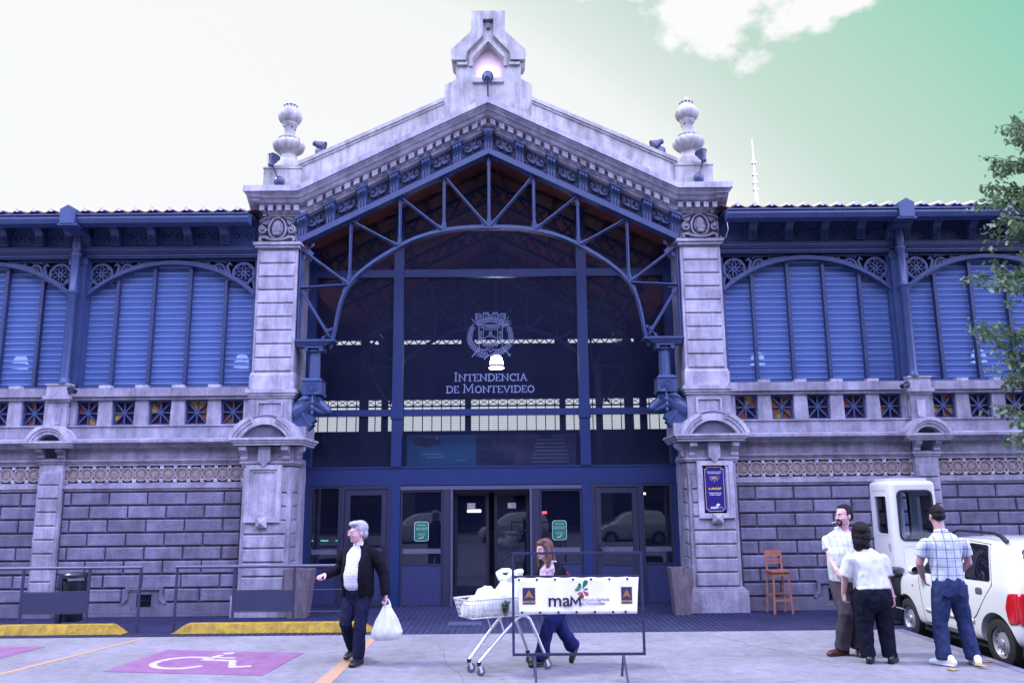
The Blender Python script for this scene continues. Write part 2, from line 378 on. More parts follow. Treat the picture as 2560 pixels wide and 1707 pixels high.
# ================================================================== MARKET HALL
hall = empty('market_hall', 'stone and blue iron market hall with gabled glass entrance and arched louvred windows', 'building')
SL = .495
def shear(mb): return mb.xf(lambda x,y,z: (x, y, z-SL*abs(x)))
blk = {}
def block(w, h, c=.018, d=.05, m='stone_block'):
    k = (round(w,3), round(h,3), c, d, m)
    if k not in blk: blk[k] = MB().cbox(w, h, d, c).mesh('stone_block', m)
    return blk[k]
# ---------------- piers
def pier(s):
    X = lambda x: s*x
    def bx(mb, x0, x1, *r): return mb.box(min(X(x0),X(x1)), max(X(x0),X(x1)), *r)
    core = MB(); bx(core, 3.40, 4.20, -.10, 1.1, 0, 2.60); bx(core, 3.47, 4.20, .02, 1.1, 2.60, 7.3)
    p = core.build('gate_pier', 'stone', hall)
    # foot
    f = MB(); bx(f, 3.30, 4.27, -.31, .6, 0, .34); bx(f, 3.33, 4.24, -.285, .58, .34, .37); bx(f, 3.355, 4.215, -.255, .55, .37, .40)
    f.build('pier_foot', 'stone', p)
    # lower shaft with rusticated courses
    s2 = MB(); bx(s2, 3.375, 4.195, -.21, .5, .40, 2.44); s2.build('lower_shaft', 'stone', p)
    for k in range(8):
        z = .42+.2275*k; 
        if k < 8: obj('stone_block', block(.70, .205, .014, .035, 'stone'), p, (X(3.785), -.211, z))
        o = obj('stone_block', block(.30, .205, .014, .03, 'stone'), p, (X(3.376), .05, z)); o.rotation_euler = (0,0,R(-90)*s)
    # plaque frame
    fr = MB()
    x0, x1, z0, z1 = 3.52, 4.13, 1.52, 2.47
    for w, y in ((.075, -.30), (.045, -.275)):
        pts = [(X(x0+.037), z0+.037), (X(x1-.037), z0+.037), (X(x1-.037), z1-.037), (X(x0+.037), z1-.037)]
        if w == .045: pts = [(X(x0+.095), z0+.095), (X(x1-.095), z0+.095), (X(x1-.095), z1-.095), (X(x0+.095), z1-.095)]
        fr.ribbon(pts, w, y, -.20, True)
    fr.box(min(X(x0+.06),X(x1-.06)), max(X(x0+.06),X(x1-.06)), -.256, -.2, z0+.06, z1-.06)
    fr.build('plaque_frame', 'stone_pale', p)
    c = (X(3.825)); kx = .09
    MB().add([(c-kx,-.2,1.43),(c+kx,-.2,1.43),(c+kx,-.2,1.60),(c-kx,-.2,1.60),(c-kx,-.31,1.43),(c+kx,-.31,1.43),(c+kx,-.31,1.60),(c-kx,-.31,1.60),(c,-.37,1.515)],
        [(0,1,5,4),(1,2,6,5),(2,3,7,6),(3,0,4,7),(4,5,8),(5,6,8),(6,7,8),(7,4,8)]).build('keystone', 'stone_pale', p)
    # necking, pendant tongue, consoles
    n = MB(); bx(n, 3.32, 4.25, -.27, .55, 2.50, 2.535); bx(n, 3.345, 4.225, -.245, .53, 2.465, 2.50); bx(n, 3.37, 4.19, -.20, .5, 2.535, 2.78); n.build('necking', 'stone', p)
    MB().prism([(c-.10,2.78),(c+.10,2.78),(c+.10,2.54),(c,2.44),(c-.10,2.54)], -.318, -.19).build('pendant', 'stone', p)
    for dx in (-.36, .36):
        con = MB().prism_x([(-.19,2.54),(-.235,2.545),(-.26,2.58),(-.25,2.62),(-.28,2.66),(-.33,2.69),(-.37,2.72),(-.37,2.785),(-.19,2.785)], c+dx-.06, c+dx+.06); con.build('console', 'stone', p)
    con = MB().prism([(X(3.36),2.54),(X(3.31),2.56),(X(3.29),2.60),(X(3.30),2.64),(X(3.24),2.68),(X(3.20),2.72),(X(3.20),2.785),(X(3.36),2.785)], -.12, .02); con.build('console', 'stone', p)
    # hood slab
    h = MB(); bx(h, 3.16, 4.36, -.44, .62, 2.845, 2.885); bx(h, 3.19, 4.33, -.41, .6, 2.80, 2.845); bx(h, 3.13, 4.385, -.47, .64, 2.885, 2.925); h.build('hood_slab', 'stone_pale', p)
    # segmental hood
    cz = 2.70; ri, ro = .46, .62
    def seg(r, a): return (c+r*math.cos(a), cz+r*math.sin(a))
    amin = math.asin((2.925-cz)/ro); ai = math.asin((2.925-cz)/ri)
    pts = [seg(ro, amin+(math.pi-2*amin)*k/20) for k in range(21)]
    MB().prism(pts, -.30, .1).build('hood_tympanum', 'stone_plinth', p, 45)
    for sgn in (-1, 1):
        hd = MB()
        for r0, r1, yf in ((.45,.52,-.40),(.52,.57,-.43),(.57,.635,-.455)):
            a0 = math.asin((2.925-cz)/r1); a1 = R(68) if True else 0
            arcp = [(c+sgn*r1*math.cos(a0+(a1-a0)*k/14), cz+r1*math.sin(a0+(a1-a0)*k/14)) for k in range(15)]
            a0i = math.asin(min(.99,(2.925-cz)/r0)); arci = [(c+sgn*r0*math.cos(a0i+(a1-a0i)*k/14), cz+r0*math.sin(a0i+(a1-a0i)*k/14)) for k in range(15)]
            hd.prism(arcp+arci[::-1], yf, .12)
        hd.build('hood_moulding', 'stone_pale', p, 35)
    k2 = MB()
    a1, a2 = R(68), R(112)
    top = [(c+.575*math.cos(a1+(a2-a1)*k/8), cz+.575*math.sin(a1+(a2-a1)*k/8)) for k in range(9)]
    bot = [(c+.455*math.cos(a1+(a2-a1)*k/8), cz+.455*math.sin(a1+(a2-a1)*k/8)) for k in range(9)]
    k2.prism(top+bot[::-1], -.36, .1); k2.build('hood_key', 'stone_pale', p, 35)
    bx(MB(), 3.20, 3.46, -.05, .6, 2.925, 3.14).build('side_block', 'stone', p)
    # pedestal die with sunk panel, ledge
    d = MB(); bx(d, 3.46, 4.225, -.055, 1.0, 2.925, 3.64); d.build('pedestal_die', 'stone', p)
    r = MB(); r.ribbon([(X(3.625),3.33),(X(4.045),3.33),(X(4.045),3.565),(X(3.625),3.565)], .035, -.085, -.05, True); r.build('panel_moulding', 'stone_pale', p)
    l = MB(); bx(l, 3.385, 4.265, -.13, 1.0, 3.725, 3.79); bx(l, 3.41, 4.24, -.105, .98, 3.68, 3.725); bx(l, 3.435, 4.235, -.08, .96, 3.64, 3.68); l.build('ledge', 'stone_pale', p)
    b = MB(); bx(b, 3.445, 4.235, -.035, 1.0, 3.79, 4.05); b.prism_x([(-.035,4.05),(.0,4.10),(.6,4.10),(.6,4.05)], min(X(3.46),X(4.22)), max(X(3.46),X(4.22))); b.build('shaft_base', 'stone_pale', p)
    sh = MB(); bx(sh, 3.475, 4.205, .0, 1.05, 4.10, 6.37); sh.build('upper_shaft', 'stone_pale', p)
    for k in range(9):
        obj('stone_block', block(.64, .222, .012, .03, 'stone_pale'), p, (X(3.84), -.001, 4.125+.2475*k))
    # capital ledge
    cl = MB(); bx(cl, 3.40, 4.265, -.11, .98, 6.425, 6.475); bx(cl, 3.43, 4.24, -.075, .96, 6.375, 6.425); bx(cl, 3.475, 4.205, .005, .94, 6.475, 7.0); cl.build('capital_block', 'stone_pale', p)
    return p
pierL, pierR = pier(-1), pier(1)
def capital_relief(p, c):
    m = MB(); y = .0
    egg = [(c+.155*math.cos(a)*(1-.12*math.sin(a)), 6.735+.20*math.sin(a)) for a in [k*2*math.pi/20 for k in range(20)]]
    m.ribbon(egg, .035, -.075, .01, True)
    e2 = [(c+.105*math.cos(a)*(1-.14*math.sin(a)), 6.75+.145*math.sin(a)) for a in [k*2*math.pi/16 for k in range(16)]]
    m.prism(e2, -.055, .01); e3 = [(c+(x-c)*.6, 6.76+(z-6.76)*.7) for x, z in e2]; m.prism(e3, -.09, .01)
    m.prism([(c-.045,6.585),(c+.045,6.585),(c+.075,6.63),(c+.02,6.66),(c+.02,6.78),(c-.02,6.78),(c-.02,6.66),(c-.075,6.63)], -.115, .01)
    for s in (-1, 1):
        m.prism([(c+s*.05+.03*math.cos(a), 6.675+.03*math.sin(a)) for a in [k*.785 for k in range(8)]], -.12, .01)
        sp = spiral(c+s*.255, 6.70, .075, .02, R(90) if s > 0 else R(90), R(90)-s*R(560), 26)
        m.ribbon(sp, [.036-.016*i/26 for i in range(27)], -.085, .01)
        m.ribbon([(c+s*.06,6.515),(c+s*.15,6.53),(c+s*.22,6.57),(c+s*.30,6.56),(c+s*.31,6.51),(c+s*.27,6.49)], [.05,.05,.045,.04,.035,.02], -.07, .01)
        m.ribbon([(c,6.502),(c+s*.10,6.507),(c+s*.2,6.545)], .03, -.09, .01)
        # acanthus wing
        m.prism([(c+s*.06,6.95),(c+s*.34,6.965),(c+s*.335,6.90),(c+s*.30,6.88),(c+s*.31,6.84),(c+s*.26,6.82),(c+s*.21,6.80),(c+s*.16,6.86),(c+s*.14,6.91)], -.05, .01)
        for q in range(4): m.ribbon([(c+s*(.13+.03*q),6.935-.004*q),(c+s*(.20+.045*q),6.90-.022*q+.02)], [.028,.014], -.075-.004*q, .0)
        m.prism([(c+s*.255+.022*math.cos(a), 6.70+.022*math.sin(a)) for a in [k*.785 for k in range(8)]], -.11, .01)
    m.xf(lambda x,y,z: (x, y*1.5 if y < 0 else y, z)); me = m.mesh('capital_relief', 'stone'); bm = bmesh.new(); bm.from_mesh(me)
    bmesh.ops.bevel(bm, geom=[e for e in bm.edges if e.calc_length() > .012], offset=.005, segments=1, affect='EDGES'); bm.to_mesh(me); bm.free()
    obj('capital_relief', me, p)
capital_relief(pierL, -3.84); capital_relief(pierR, 3.84)

# ---------------- gable cornice
prof = [(-.30,.03),(-.50,0),(-.50,-.105),(-.455,-.11),(-.45,-.135),(-.42,-.15),(-.385,-.19),(-.34,-.20),(-.335,-.225),(-.30,-.26),(-.23,-.27),(-.225,-.285),(-.15,-.285),(-.15,-.40),(-.12,-.41),(-.11,-.45),(-.03,-.455),(.25,-.455),(.25,.03)]
path = [(-4.37,7.40),(-3.39,7.40),(0,9.07),(3.39,7.40),(4.37,7.40)]
def cornice():
    m = MB(); n = len(prof); vs = []
    for i, (x, z) in enumerate(path):
        for (y, dz) in prof: vs.append((x if 0 < i < 4 else math.copysign(3.87+abs(y)*1.0, x) if y < 0 else x*1.0, y, z+dz))
    fs = []
    for i in range(4):
        for k in range(n): fs.append((i*n+k, i*n+(k+1)%n, (i+1)*n+(k+1)%n, (i+1)*n+k))
    fs += [tuple(range(n-1,-1,-1)), tuple(4*n+k for k in range(n))]
    m.add(vs, fs)
    return m
gc = cornice().build('gable_cornice', 'stone_pale', hall)
for s in (-1, 1):         # returns round the pier's outer side
    rt = MB(); 
    for (a, za, zb) in ((.50,-.105,0),(.44,-.17,-.105),(.37,-.235,-.17),(.26,-.29,-.235),(.17,-.455,-.29)):
        rt.box(min(s*4.1,s*(3.87+a)), max(s*4.1,s*(3.87+a)), -a+.012, 1.0, 7.40+za, 7.40+zb-.002)
    rt.build('cornice_return', 'stone_pale', gc)
dn = {}
def dentil(w=.085): 
    if w not in dn: dn[w] = MB().box(-w/2, w/2, -.265, -.14, -.385, -.283).mesh('dentil', 'stone_pale')
    return dn[w]
k = 0
dm = {}
for s in (-1, 1):
    x = .085
    while x < 3.36:
        d = MB().box(-.05, .05, -.265, -.14, -.385, -.28).xf(lambda a,b,c: (a, b, c-SL*s*a)) if ('g',s) not in dm else None
        if d: dm[('g',s)] = d.mesh('dentil', 'stone_pale')
        obj('dentil', dm[('g',s)], gc, (s*x, 0, 9.07-SL*x*.995)); x += .165
    for j in range(5): obj('dentil', dentil(), gc, (s*(3.47+.155*j), 0, 7.40))
# parapet behind the cornice
zt = lambda x: 9.60-.467*x
for s in (-1, 1):
    pa = MB().prism([(s*.80,8.5),(s*3.50,7.2),(s*3.50,zt(3.50)-.07),(s*.80,zt(.80)-.07)], -.16, .35).build('parapet', 'render_pale', hall)
    MB().prism([(s*.815,zt(.815)-.069),(s*3.475,zt(3.475)-.069),(s*3.475,zt(3.475)),(s*.815,zt(.815))], -.21, .40).build('coping', 'render_pale', pa)
    MB().prism([(s*.815,zt(.815)-.115),(s*3.475,zt(3.475)-.115),(s*3.475,zt(3.475)-.0705),(s*.815,zt(.815)-.0705)], -.185, -.15).build('coping_bead', 'render_pale', pa)
# ---------------- gable frieze, brackets, chord
BX = [0, .58, 1.16, 1.74, 2.32, 2.90, 3.40]
def scroll_holes(w, h, x0, z0):
    H = []
    def rib(pts, ws):
        a, b = outline(pts, ws); H.append([(x0+p[0]*w, z0+p[1]*h) for p in a+b[::-1]])
    for s in (-1, 1):
        sp = spiral(s*.245, .0, .165, .045, R(-100) if s > 0 else R(280), R(-100)+R(470) if s > 0 else R(280)-R(470), 26)
        sp = [(p[0], p[1]*1.7) for p in sp]
        rib(sp, [.03+.05*math.sin(math.pi*i/26) for i in range(27)])
        H.append([(x0+w*p[0], z0+h*p[1]) for p in leafpoly(s*.455, -.40, .07, .16, R(60) if s > 0 else R(120))])
        H.append([(x0+w*p[0], z0+h*p[1]) for p in leafpoly(s*.445, .12, .05, .18, R(90))])
    for q in ((0,.22,.045),(-.055,-.02,.03),(.055,-.02,.03),(0,-.24,.04)):
        H.append([(x0+w*(q[0]+q[2]*.8*math.cos(a)), z0+h*(q[1]+q[2]*1.9*math.sin(a))) for a in [k*.785 for k in range(8)]])
    return H
pw, ph = .43, .33
gpm = {}
gf = shear(MB().box(-3.45, 0, .06, .09, 8.27, 8.72).box(0, 3.45, .06, .09, 8.27, 8.72)).build('gable_frieze', 'iron_dark', hall)
for s in (-1, 1):
    me = pierced('frieze_panel', [(-pw/2,-ph/2),(pw/2,-ph/2),(pw/2,ph/2),(-pw/2,ph/2)], scroll_holes(pw, ph, 0, 0), .02, 'iron')
    for v in me.vertices: v.co.z -= SL*s*v.co.x
    for i in range(6):
        xc = (BX[i]+BX[i+1])/2; obj('frieze_panel', me, gf, (s*xc, 0, 8.28+.045+ph/2-SL*xc))
mat('soffit_cream', (.50, .44, .50), .85, .15, 4)
for s in (-1, 1):
    for i in range(6):
        xa, xb = BX[i]+.085, BX[i+1]-.085
        xb = min(xb, 3.40)
        o = MB().add([(s*xa,-.10,8.625-SL*xa),(s*xb,-.10,8.625-SL*xb),(s*xb,.058,8.675-SL*xb),(s*xa,.058,8.675-SL*xa),(s*xa,-.10,8.50-SL*xa),(s*xb,-.10,8.50-SL*xb)],[(0,1,2,3)])
        MB().prism_x([(-.105,8.635),(.03,8.60),(.058,8.53),(.058,8.655)], min(s*xa,s*xb), max(s*xa,s*xb)).xf(lambda x,y,z: (x,y,z-SL*abs(x))).build('soffit_panel', 'soffit_cream', gf)
def corbel(w, d, h):   # classical bracket, top at z=0, back at y=0
    m = MB()
    m.box(-w/2-.022, w/2+.022, -d-.02, 0, -.055, 0)
    m.prism_x([(0,-.055),(-d,-.055),(-d*.97,-.10),(-d*.80,-.15),(-d*.62,-.17),(-d*.50,-.21),(-d*.42,-h*.66),(-d*.30,-h*.9),(-d*.28,-h),(0,-h)], -w/2, w/2)
    for dx in (-w*.30, 0, w*.30):
        m.tube([(dx,-d*.93,-.075),(dx,-d*.95,-.115),(dx,-d*.72,-.165)], [w*.13,w*.16,w*.10], 6)
        m.box(dx-w*.09, dx+w*.09, -d*.46, -d*.2, -h*.95, -.22)
    return m
gbm = {}
for i, x in enumerate(BX):
    for s in ((1,) if i == 0 else (-1, 1)):
        key = 0 if i == 0 else s
        if key not in gbm:
            gbm[key] = corbel(.17, .22, .40).xf((lambda a,b,c: (a,b,c-SL*abs(a))) if i == 0 else (lambda a,b,c, s=s: (a,b,c-SL*s*a))).mesh('bracket', 'iron', 40)
        obj('bracket', gbm[key], gf, (s*x, .055, 8.66-SL*x))
# truss: upper chord, arch, struts with riveted gussets
tr = MB()
for s in (-1, 1):
    tr.add([(0,-.05,8.285),(s*3.46,-.05,8.285-SL*3.46),(s*3.46,-.05,8.17-SL*3.46),(0,-.05,8.17),(0,.17,8.285),(s*3.46,.17,8.285-SL*3.46),(s*3.46,.17,8.17-SL*3.46),(0,.17,8.17)],
        [(0,3,2,1),(4,5,6,7),(0,1,5,4),(2,3,7,6),(1,2,6,5)] if s > 0 else [(0,1,2,3),(4,7,6,5),(0,4,5,1),(2,6,7,3),(1,5,6,2)])
truss = tr.build('entrance_truss', 'iron', hall)
AN = [(0,6.77),(.83,6.71),(1.64,6.42),(2.54,5.71),(2.81,4.70)]
def cat(pts, n=8):
    P = [Vector(p) for p in pts]; out = []
    for i in range(len(P)-1):
        p0 = P[i-1] if i else Vector((-P[1].x, P[1].y)) if abs(P[0].x) < 1e-6 else P[0]*2-P[1]
        p3 = P[i+2] if i+2 < len(P) else P[i+1]*2-P[i]+Vector((-.08,0))
        for k in range(n):
            t = k/n; out.append(tuple(.5*((2*P[i])+(P[i+1]-p0)*t+(2*p0-5*P[i]+4*P[i+1]-p3)*t*t+(3*P[i]-p0-3*P[i+1]+p3)*t**3)))
    return out+[tuple(P[-1])]
archc = cat(AN, 8)
for s in (-1, 1):
    a = MB(); a.ribbon([(s*x, z+.02) for x, z in archc], .07, .085, .115); a.ribbon([(s*x, z-.015) for x, z in archc], .018, .02, .18)
    a.build('arch_rib', 'iron', truss)
def strut(a, b, w=.055):
    m = MB(); m.beam(a, b, w, .09, .11); m.beam(a, b, .014, .03, .17)
    m.build('strut', 'iron', truss)
    d = Vector((b[0]-a[0], b[1]-a[1])); n = max(3, int(d.length/.13))
    for i in range(1, n): rl.append((a[0]+d.x*i/n, a[1]+d.y*i/n))
rl = []
def gusset(x, z, dirs, r=.15):
    pts = []
    for (dx, dz) in dirs:
        t = Vector((dx, dz)).normalized(); nn = Vector((-t.y, t.x))*.03
        pts.append(Vector((x, z))+t*r)
    m = MB(); m.ribbon([(x-dirs[0][0]*0, z), (x, z)], .01, .1, .11) if False else None
    poly = []
    dd = sorted([Vector(d).normalized() for d in dirs], key=lambda v: math.atan2(v.y, v.x))
    n = len(dd)
    for i in range(n):
        t = dd[i]; nn = Vector((-t.y, t.x))*.032; c0 = Vector((x, z))
        poly.append(tuple(c0+t*r-nn)); poly.append(tuple(c0+t*r+nn))
        t2 = dd[(i+1)%n]; ang = (math.atan2(t2.y, t2.x)-math.atan2(t.y, t.x))%(2*math.pi)
        if ang < math.pi*.95:
            mid = (t+t2).normalized(); poly.append(tuple(c0+mid*(r*.42 if ang > 1.0 else r*.6)))
    MB().prism(poly, .078, .122).build('gusset', 'iron', truss)
    for t in dd:
        for q in (.35, .75): rl.append((x+t.x*r*q, z+t.y*r*q))
ch = lambda x: 8.18-SL*x
for s in (-1, 1):
    N = [(s*x, z) for x, z in AN]
    for (x, z) in ([N[0]] if s > 0 else [])+N[1:4]: strut((x, z+.02), (x, ch(abs(x))))
    strut(N[0], (s*.83, ch(.83))); strut(N[1], (s*1.64, ch(1.64))); strut(N[2], (s*2.54, ch(2.54))); strut(N[3], (s*3.40, 6.36))
    strut(N[3], (s*3.42, 5.66)); strut((s*3.40, 5.60), (s*2.86, 4.74)); strut((s*3.43, 4.69), (s*3.43, 6.45), .07)
    for i in range(1, 4):
        px_, pz_ = N[i]; t = Vector((N[i+1][0]-N[i-1][0], N[i+1][1]-N[i-1][1])).normalized()
        nx = (s*[0,1.64,2.54,3.40][i], [0,ch(1.64),ch(2.54),6.36][i])
        gusset(px_, pz_, [(t.x,t.y),(-t.x,-t.y),(0,1),(nx[0]-px_, nx[1]-pz_)], .19)
        gusset(px_, ch(abs(px_))-.01, [(s,-SL),(-s,SL),(0,-1),(s*[0,0,.83,1.64][i]-px_, [0,6.77,6.71,6.42][i]-ch(abs(px_)))], .17)
    gusset(s*2.83, 4.74, [(0,1),(s*.54,.86),(s,-.1)], .18)
    gusset(s*3.41, 5.64, [(0,1),(0,-1),(-s,0.02),(-s*.54,-.86)], .16)
    gusset(s*3.38, 6.40, [(0,-1),(-s*.86,-.65),(-s,SL)], .2)
gusset(0, 6.77, [(1,-.03),(-1,-.03),(0,1),(.83,.95),(-.83,.95)], .2)
gusset(0, ch(0)-.01, [(1,-SL),(-1,-SL),(0,-1)], .2)
rvm = MB()
for (x, z) in rl:
    o0 = len(rvm.v); rvm.lathe([(.013,0),(.011,.006),(.004,.010)], 6)
    rvm.v[o0:] = [(x+a, .079-c, z+b) for a, b, c in rvm.v[o0:]]
tag(rvm.build('rivets', 'iron', truss), kind='stuff')
# ---------------- bull head brackets carrying the truss
def bull(s):
    X = lambda x: s*x
    b = MB().box(min(X(2.76),X(3.47)), max(X(2.76),X(3.47)), -.02, .32, 4.655, 4.69)
    b.add([(X(2.80),0,4.655),(X(3.47),0,4.655),(X(3.47),.3,4.655),(X(2.80),.3,4.655),(X(2.98),.06,4.56),(X(3.44),.06,4.56),(X(3.44),.24,4.56),(X(2.98),.24,4.56)],
          [(0,1,5,4),(1,2,6,5),(2,3,7,6),(3,0,4,7),(4,5,6,7)])
    root = b.build('truss_bracket', 'iron', hall)
    c = X(3.13)
    MB().lathe([(.02,-.10),(.05,-.04),(.03,-.005),(.055,.0)], 10, (X(2.86),.15,4.64)).build('drop', 'iron', root, 40)
    m = MB(); m.lathe([(.145,0),(.15,.02),(.12,.035),(.10,.06)], 18, (c,.15,4.475)); m.box(c-.16,c+.16,-.01,.31,4.535,4.56)
    for sx in (-1, 1): m.tube([(c+sx*.13,-.0,4.51),(c+sx*.13,.30,4.51)], .035, 10)
    m.build('column_capital', 'iron', root, 40)
    MB().lathe([(.105,0),(.098,.5)], 40, (c,.15,4.0), flute=(0,1,10,.12)).build('column', 'iron', root, 60)
    m = MB(); m.box(c-.17,c+.17,-.02,.32,3.70,3.945); m.add([(c-.19,-.04,3.945),(c+.19,-.04,3.945),(c+.19,.34,3.945),(c-.19,.34,3.945),(c-.13,.02,4.0),(c+.13,.02,4.0),(c+.13,.28,4.0),(c-.13,.28,4.0)],[(0,1,5,4),(1,2,6,5),(2,3,7,6),(3,0,4,7),(4,5,6,7)])
    m.build('rosette_block', 'iron', root)
    m = MB()
    for r, y in ((.10,-.03),(.07,-.036),(.035,-.044)): m.ribbon(arc(c,3.825,r,0,2*math.pi,20)[:-1], .018, y, -.0, True)
    m.prism(arc(c,3.825,.025,0,2*math.pi,8)[:-1], -.05, 0); m.build('rosette', 'iron', root)
    # bull's head in profile, muzzle over the opening
    Bx = (Vector((s,0,0)), Vector((0,1,0)), Vector((0,0,1))); hm = MB()
    limb(hm, [(X(3.46),.15,3.40),(X(3.32),.15,3.48),(X(3.18),.15,3.57)], [(.19,.19),(.17,.17),(.13,.13)], (0,1,0))
    ellip(hm, (X(3.12),.15,3.62), Bx, (.13,.135,.115)); limb(hm, [(X(3.08),.15,3.59),(X(2.97),.15,3.51),(X(2.88),.15,3.44)], [(.105,.10),(.082,.085),(.078,.070)], (0,1,0)); ellip(hm, (X(2.855),.15,3.425), Bx, (.058,.085,.062))
    limb(hm, [(X(3.16),.15,3.48),(X(3.02),.15,3.42),(X(2.91),.15,3.385)], [(.08,.07),(.055,.045),(.05,.034)], (0,1,0))
    for sg in (-1, 1):
        ellip(hm, (X(3.035),.15+sg*.085,3.635), Bx, (.05,.03,.03)); ellip(hm, (X(2.845),.15+sg*.05,3.455), Bx, (.02,.02,.018))
        limb(hm, [(X(3.16),.15+sg*.10,3.655),(X(3.25),.15+sg*.20,3.63),(X(3.34),.15+sg*.24,3.585)], [(.03,.022),(.05,.022),(.015,.01)], (0,0,1))
        limb(hm, [(X(3.11),.15+sg*.08,3.70),(X(3.07),.15+sg*.19,3.715),(X(2.99),.15+sg*.24,3.70),(X(2.95),.15+sg*.25,3.735)], [.036,.032,.022,.008], (0,0,1))
    fuse(hm, 'bull_head', 'iron', root, .011, 2)
    for sg in (-1, 1): MB().lathe([(.002,-.02),(.022,-.01),(.026,.0),(.022,.010),(.002,.02)],10,(X(3.01),.15+sg*.092,3.595)).build('eye', 'iron_dark', root, 60)
    # garland and scrolled tail
    MB().lathe([(.004,-.30),(.025,-.27),(.03,-.24),(.012,-.205),(.03,-.18),(.04,-.145),(.015,-.105),(.035,-.08),(.04,-.05),(.012,-.02),(.012,.08)],10,(X(3.10),-.06,3.62)).build('garland', 'iron', root, 60)
    MB().prism([(X(x),z) for x,z in ((3.48,3.55),(3.26,3.40),(3.10,3.32),(3.07,3.25),(3.12,3.21),(3.15,3.12),(3.22,3.06),(3.26,2.95),(3.34,2.86),(3.48,2.82))], .04, .26).build('scroll_tail', 'iron', root)
    MB().ribbon([(X(x),z) for x,z in ((3.44,3.50),(3.28,3.36),(3.16,3.20),(3.12,3.16))], .05, .015, .285).build('scroll_band', 'iron', root)
# ---------------- urn finials and corner pedestals
def finial(s):
    c = s*3.765; y = .15
    m = MB(); m.box(c-.345,c+.345,-.19,.53,7.40,7.84); m.box(c-.36,c+.36,-.205,.545,7.84,7.865); m.box(c-.29,c+.29,-.13,.47,7.865,7.93)
    r = m.build('corner_pedestal', 'render_pale', hall)
    MB().lathe([(.26,0),(.26,.14),(.24,.17),(.17,.20),(.155,.26),(.14,.30),(.16,.335),(.20,.355),(.27,.41),(.305,.48),(.30,.54),(.25,.58),(.20,.60),(.20,.635),(.115,.66),(.10,.72),(.10,.86),(.13,.90),(.145,.93),(.145,.955),(.19,.99),(.225,1.06),(.215,1.13),(.17,1.20),(.12,1.26),(.11,1.30),(.115,1.315),(.10,1.35),(.045,1.375),(.03,1.41),(.005,1.45)], 60, (c,y,7.93), flute=(7,12,15,.13)).build('urn', 'render_pale', r, 50)
    kn = MB(); kn.lathe([(.226,0),(.228,.06),(.175,.135),(.125,.185)], 60, (c,y,8.985), flute=(0,3,12,.15)); kn.build('urn_bud', 'render_pale', r, 50)
    cr = MB()
    for k in range(10):
        a = k*.628; cr.lathe([(.005,-.02),(.024,0),(.005,.02)],6,(c+.115*math.cos(a),y+.115*math.sin(a),9.235))
    cr.build('bud_collar', 'stone_plinth', r, 60)
    for k in range(4):
        a = k*math.pi/2+.78; MB().lathe([(.005,-.03),(.028,0),(.005,.03)],6,(c+.115*math.cos(a),y+.115*math.sin(a),8.80)).build('stud', 'render_pale', r, 60)
finial(-1); finial(1)
# ---------------- pinnacle with niche
pin = [(.83,8.5),(.83,9.60),(.62,9.72),(.62,10.02),(.66,10.04),(.70,10.09),(.70,10.27),(.31,10.67),(.305,11.08)]
body = [(x,z) for x,z in pin]+[(-x,z) for x,z in pin[::-1]]
niche = [(-.275,9.72),(.275,9.72),(.275,10.14),(0,10.46),(-.275,10.14)]
me = pierced('pinnacle', body, [niche], .42, 'render_pale')
pinn = obj('pinnacle', me, hall, (0,.06,0))
mat('niche_wall', (.60, .50, .60), .85, .12, 4)
MB().prism([(-.35,9.66),(.35,9.66),(.35,10.2),(0,10.6),(-.35,10.2)], .16, .20).build('niche_back', 'niche_wall', pinn)
MB().box(-.295,.295,-.06,.159,9.635,9.719).build('niche_sill', 'stone_pale', pinn)
hp = MB(); hoodp = [(-.62,10.06),(-.42,10.06),(-.40,10.24),(-.09,10.585),(-.09,10.92),(.09,10.92),(.09,10.585),(.40,10.24),(.42,10.06),(.62,10.06)]
hp.prism([(-.70,10.08),(-.43,10.08),(-.41,10.245),(-.10,10.59),(-.10,10.93),(.10,10.93),(.10,10.59),(.41,10.245),(.43,10.08),(.70,10.08),(.72,10.28),(.325,10.675),(.325,11.10),(-.325,11.10),(-.325,10.675),(-.72,10.28)], -.085, .35)
hp.build('pinnacle_hood', 'render_pale', pinn)
MB().ribbon([(-.33,9.98),(-.33,10.16),(0,10.55),(.33,10.16),(.33,9.98)], .07, -.035, .03).build('niche_hood', 'render_pale', pinn)
MB().ribbon([(-.60,10.02),(-.40,10.02)], .05, -.06, .03).build('hood_stop', 'render_pale', pinn); MB().ribbon([(.60,10.02),(.40,10.02)], .05, -.06, .03).build('hood_stop', 'render_pale', pinn)
MB().box(-.035,.035,-.06,.0,10.76,10.86).build('drop_ornament', 'stone_plinth', pinn)
# ================================================================== WINGS
PITCH = .655
# stained glass grille prototypes
mat('sg_red', (.055, .008, .02), .3, .3, 9); mat('sg_dark', (.012, .01, .035), .25, .3, 9); mat('sg_orange', (.30, .075, .012), .3, .3, 9); mat('sg_yellow', (.62, .33, .02), .3, .25, 9)
mat('sg_violet', (.03, .01, .045), .25, .3, 9)
gw, gh = .40, .44
lat = MB(); hw, hh = gw/2, gh/2
lat.ribbon([(-hw+.014,-hh+.014),(hw-.014,-hh+.014),(hw-.014,hh-.014),(-hw+.014,hh-.014)], .028, 0, .05, True)
lat.beam((-hw+.01,0),(hw-.01,0),.024,.006,.045); lat.beam((0,-hh+.01),(0,hh-.01),.024,.007,.046)
lat.beam((-hw+.01,-hh+.01),(hw-.01,hh-.01),.026,.003,.043); lat.beam((-hw+.01,hh-.01),(hw-.01,-hh+.01),.026,.002,.042)
lat.prism(arc(0,0,.042,0,2*math.pi,8)[:-1], -.003, .04)
lat_me = lat.mesh('stained_glass_light', 'iron')
tri = []
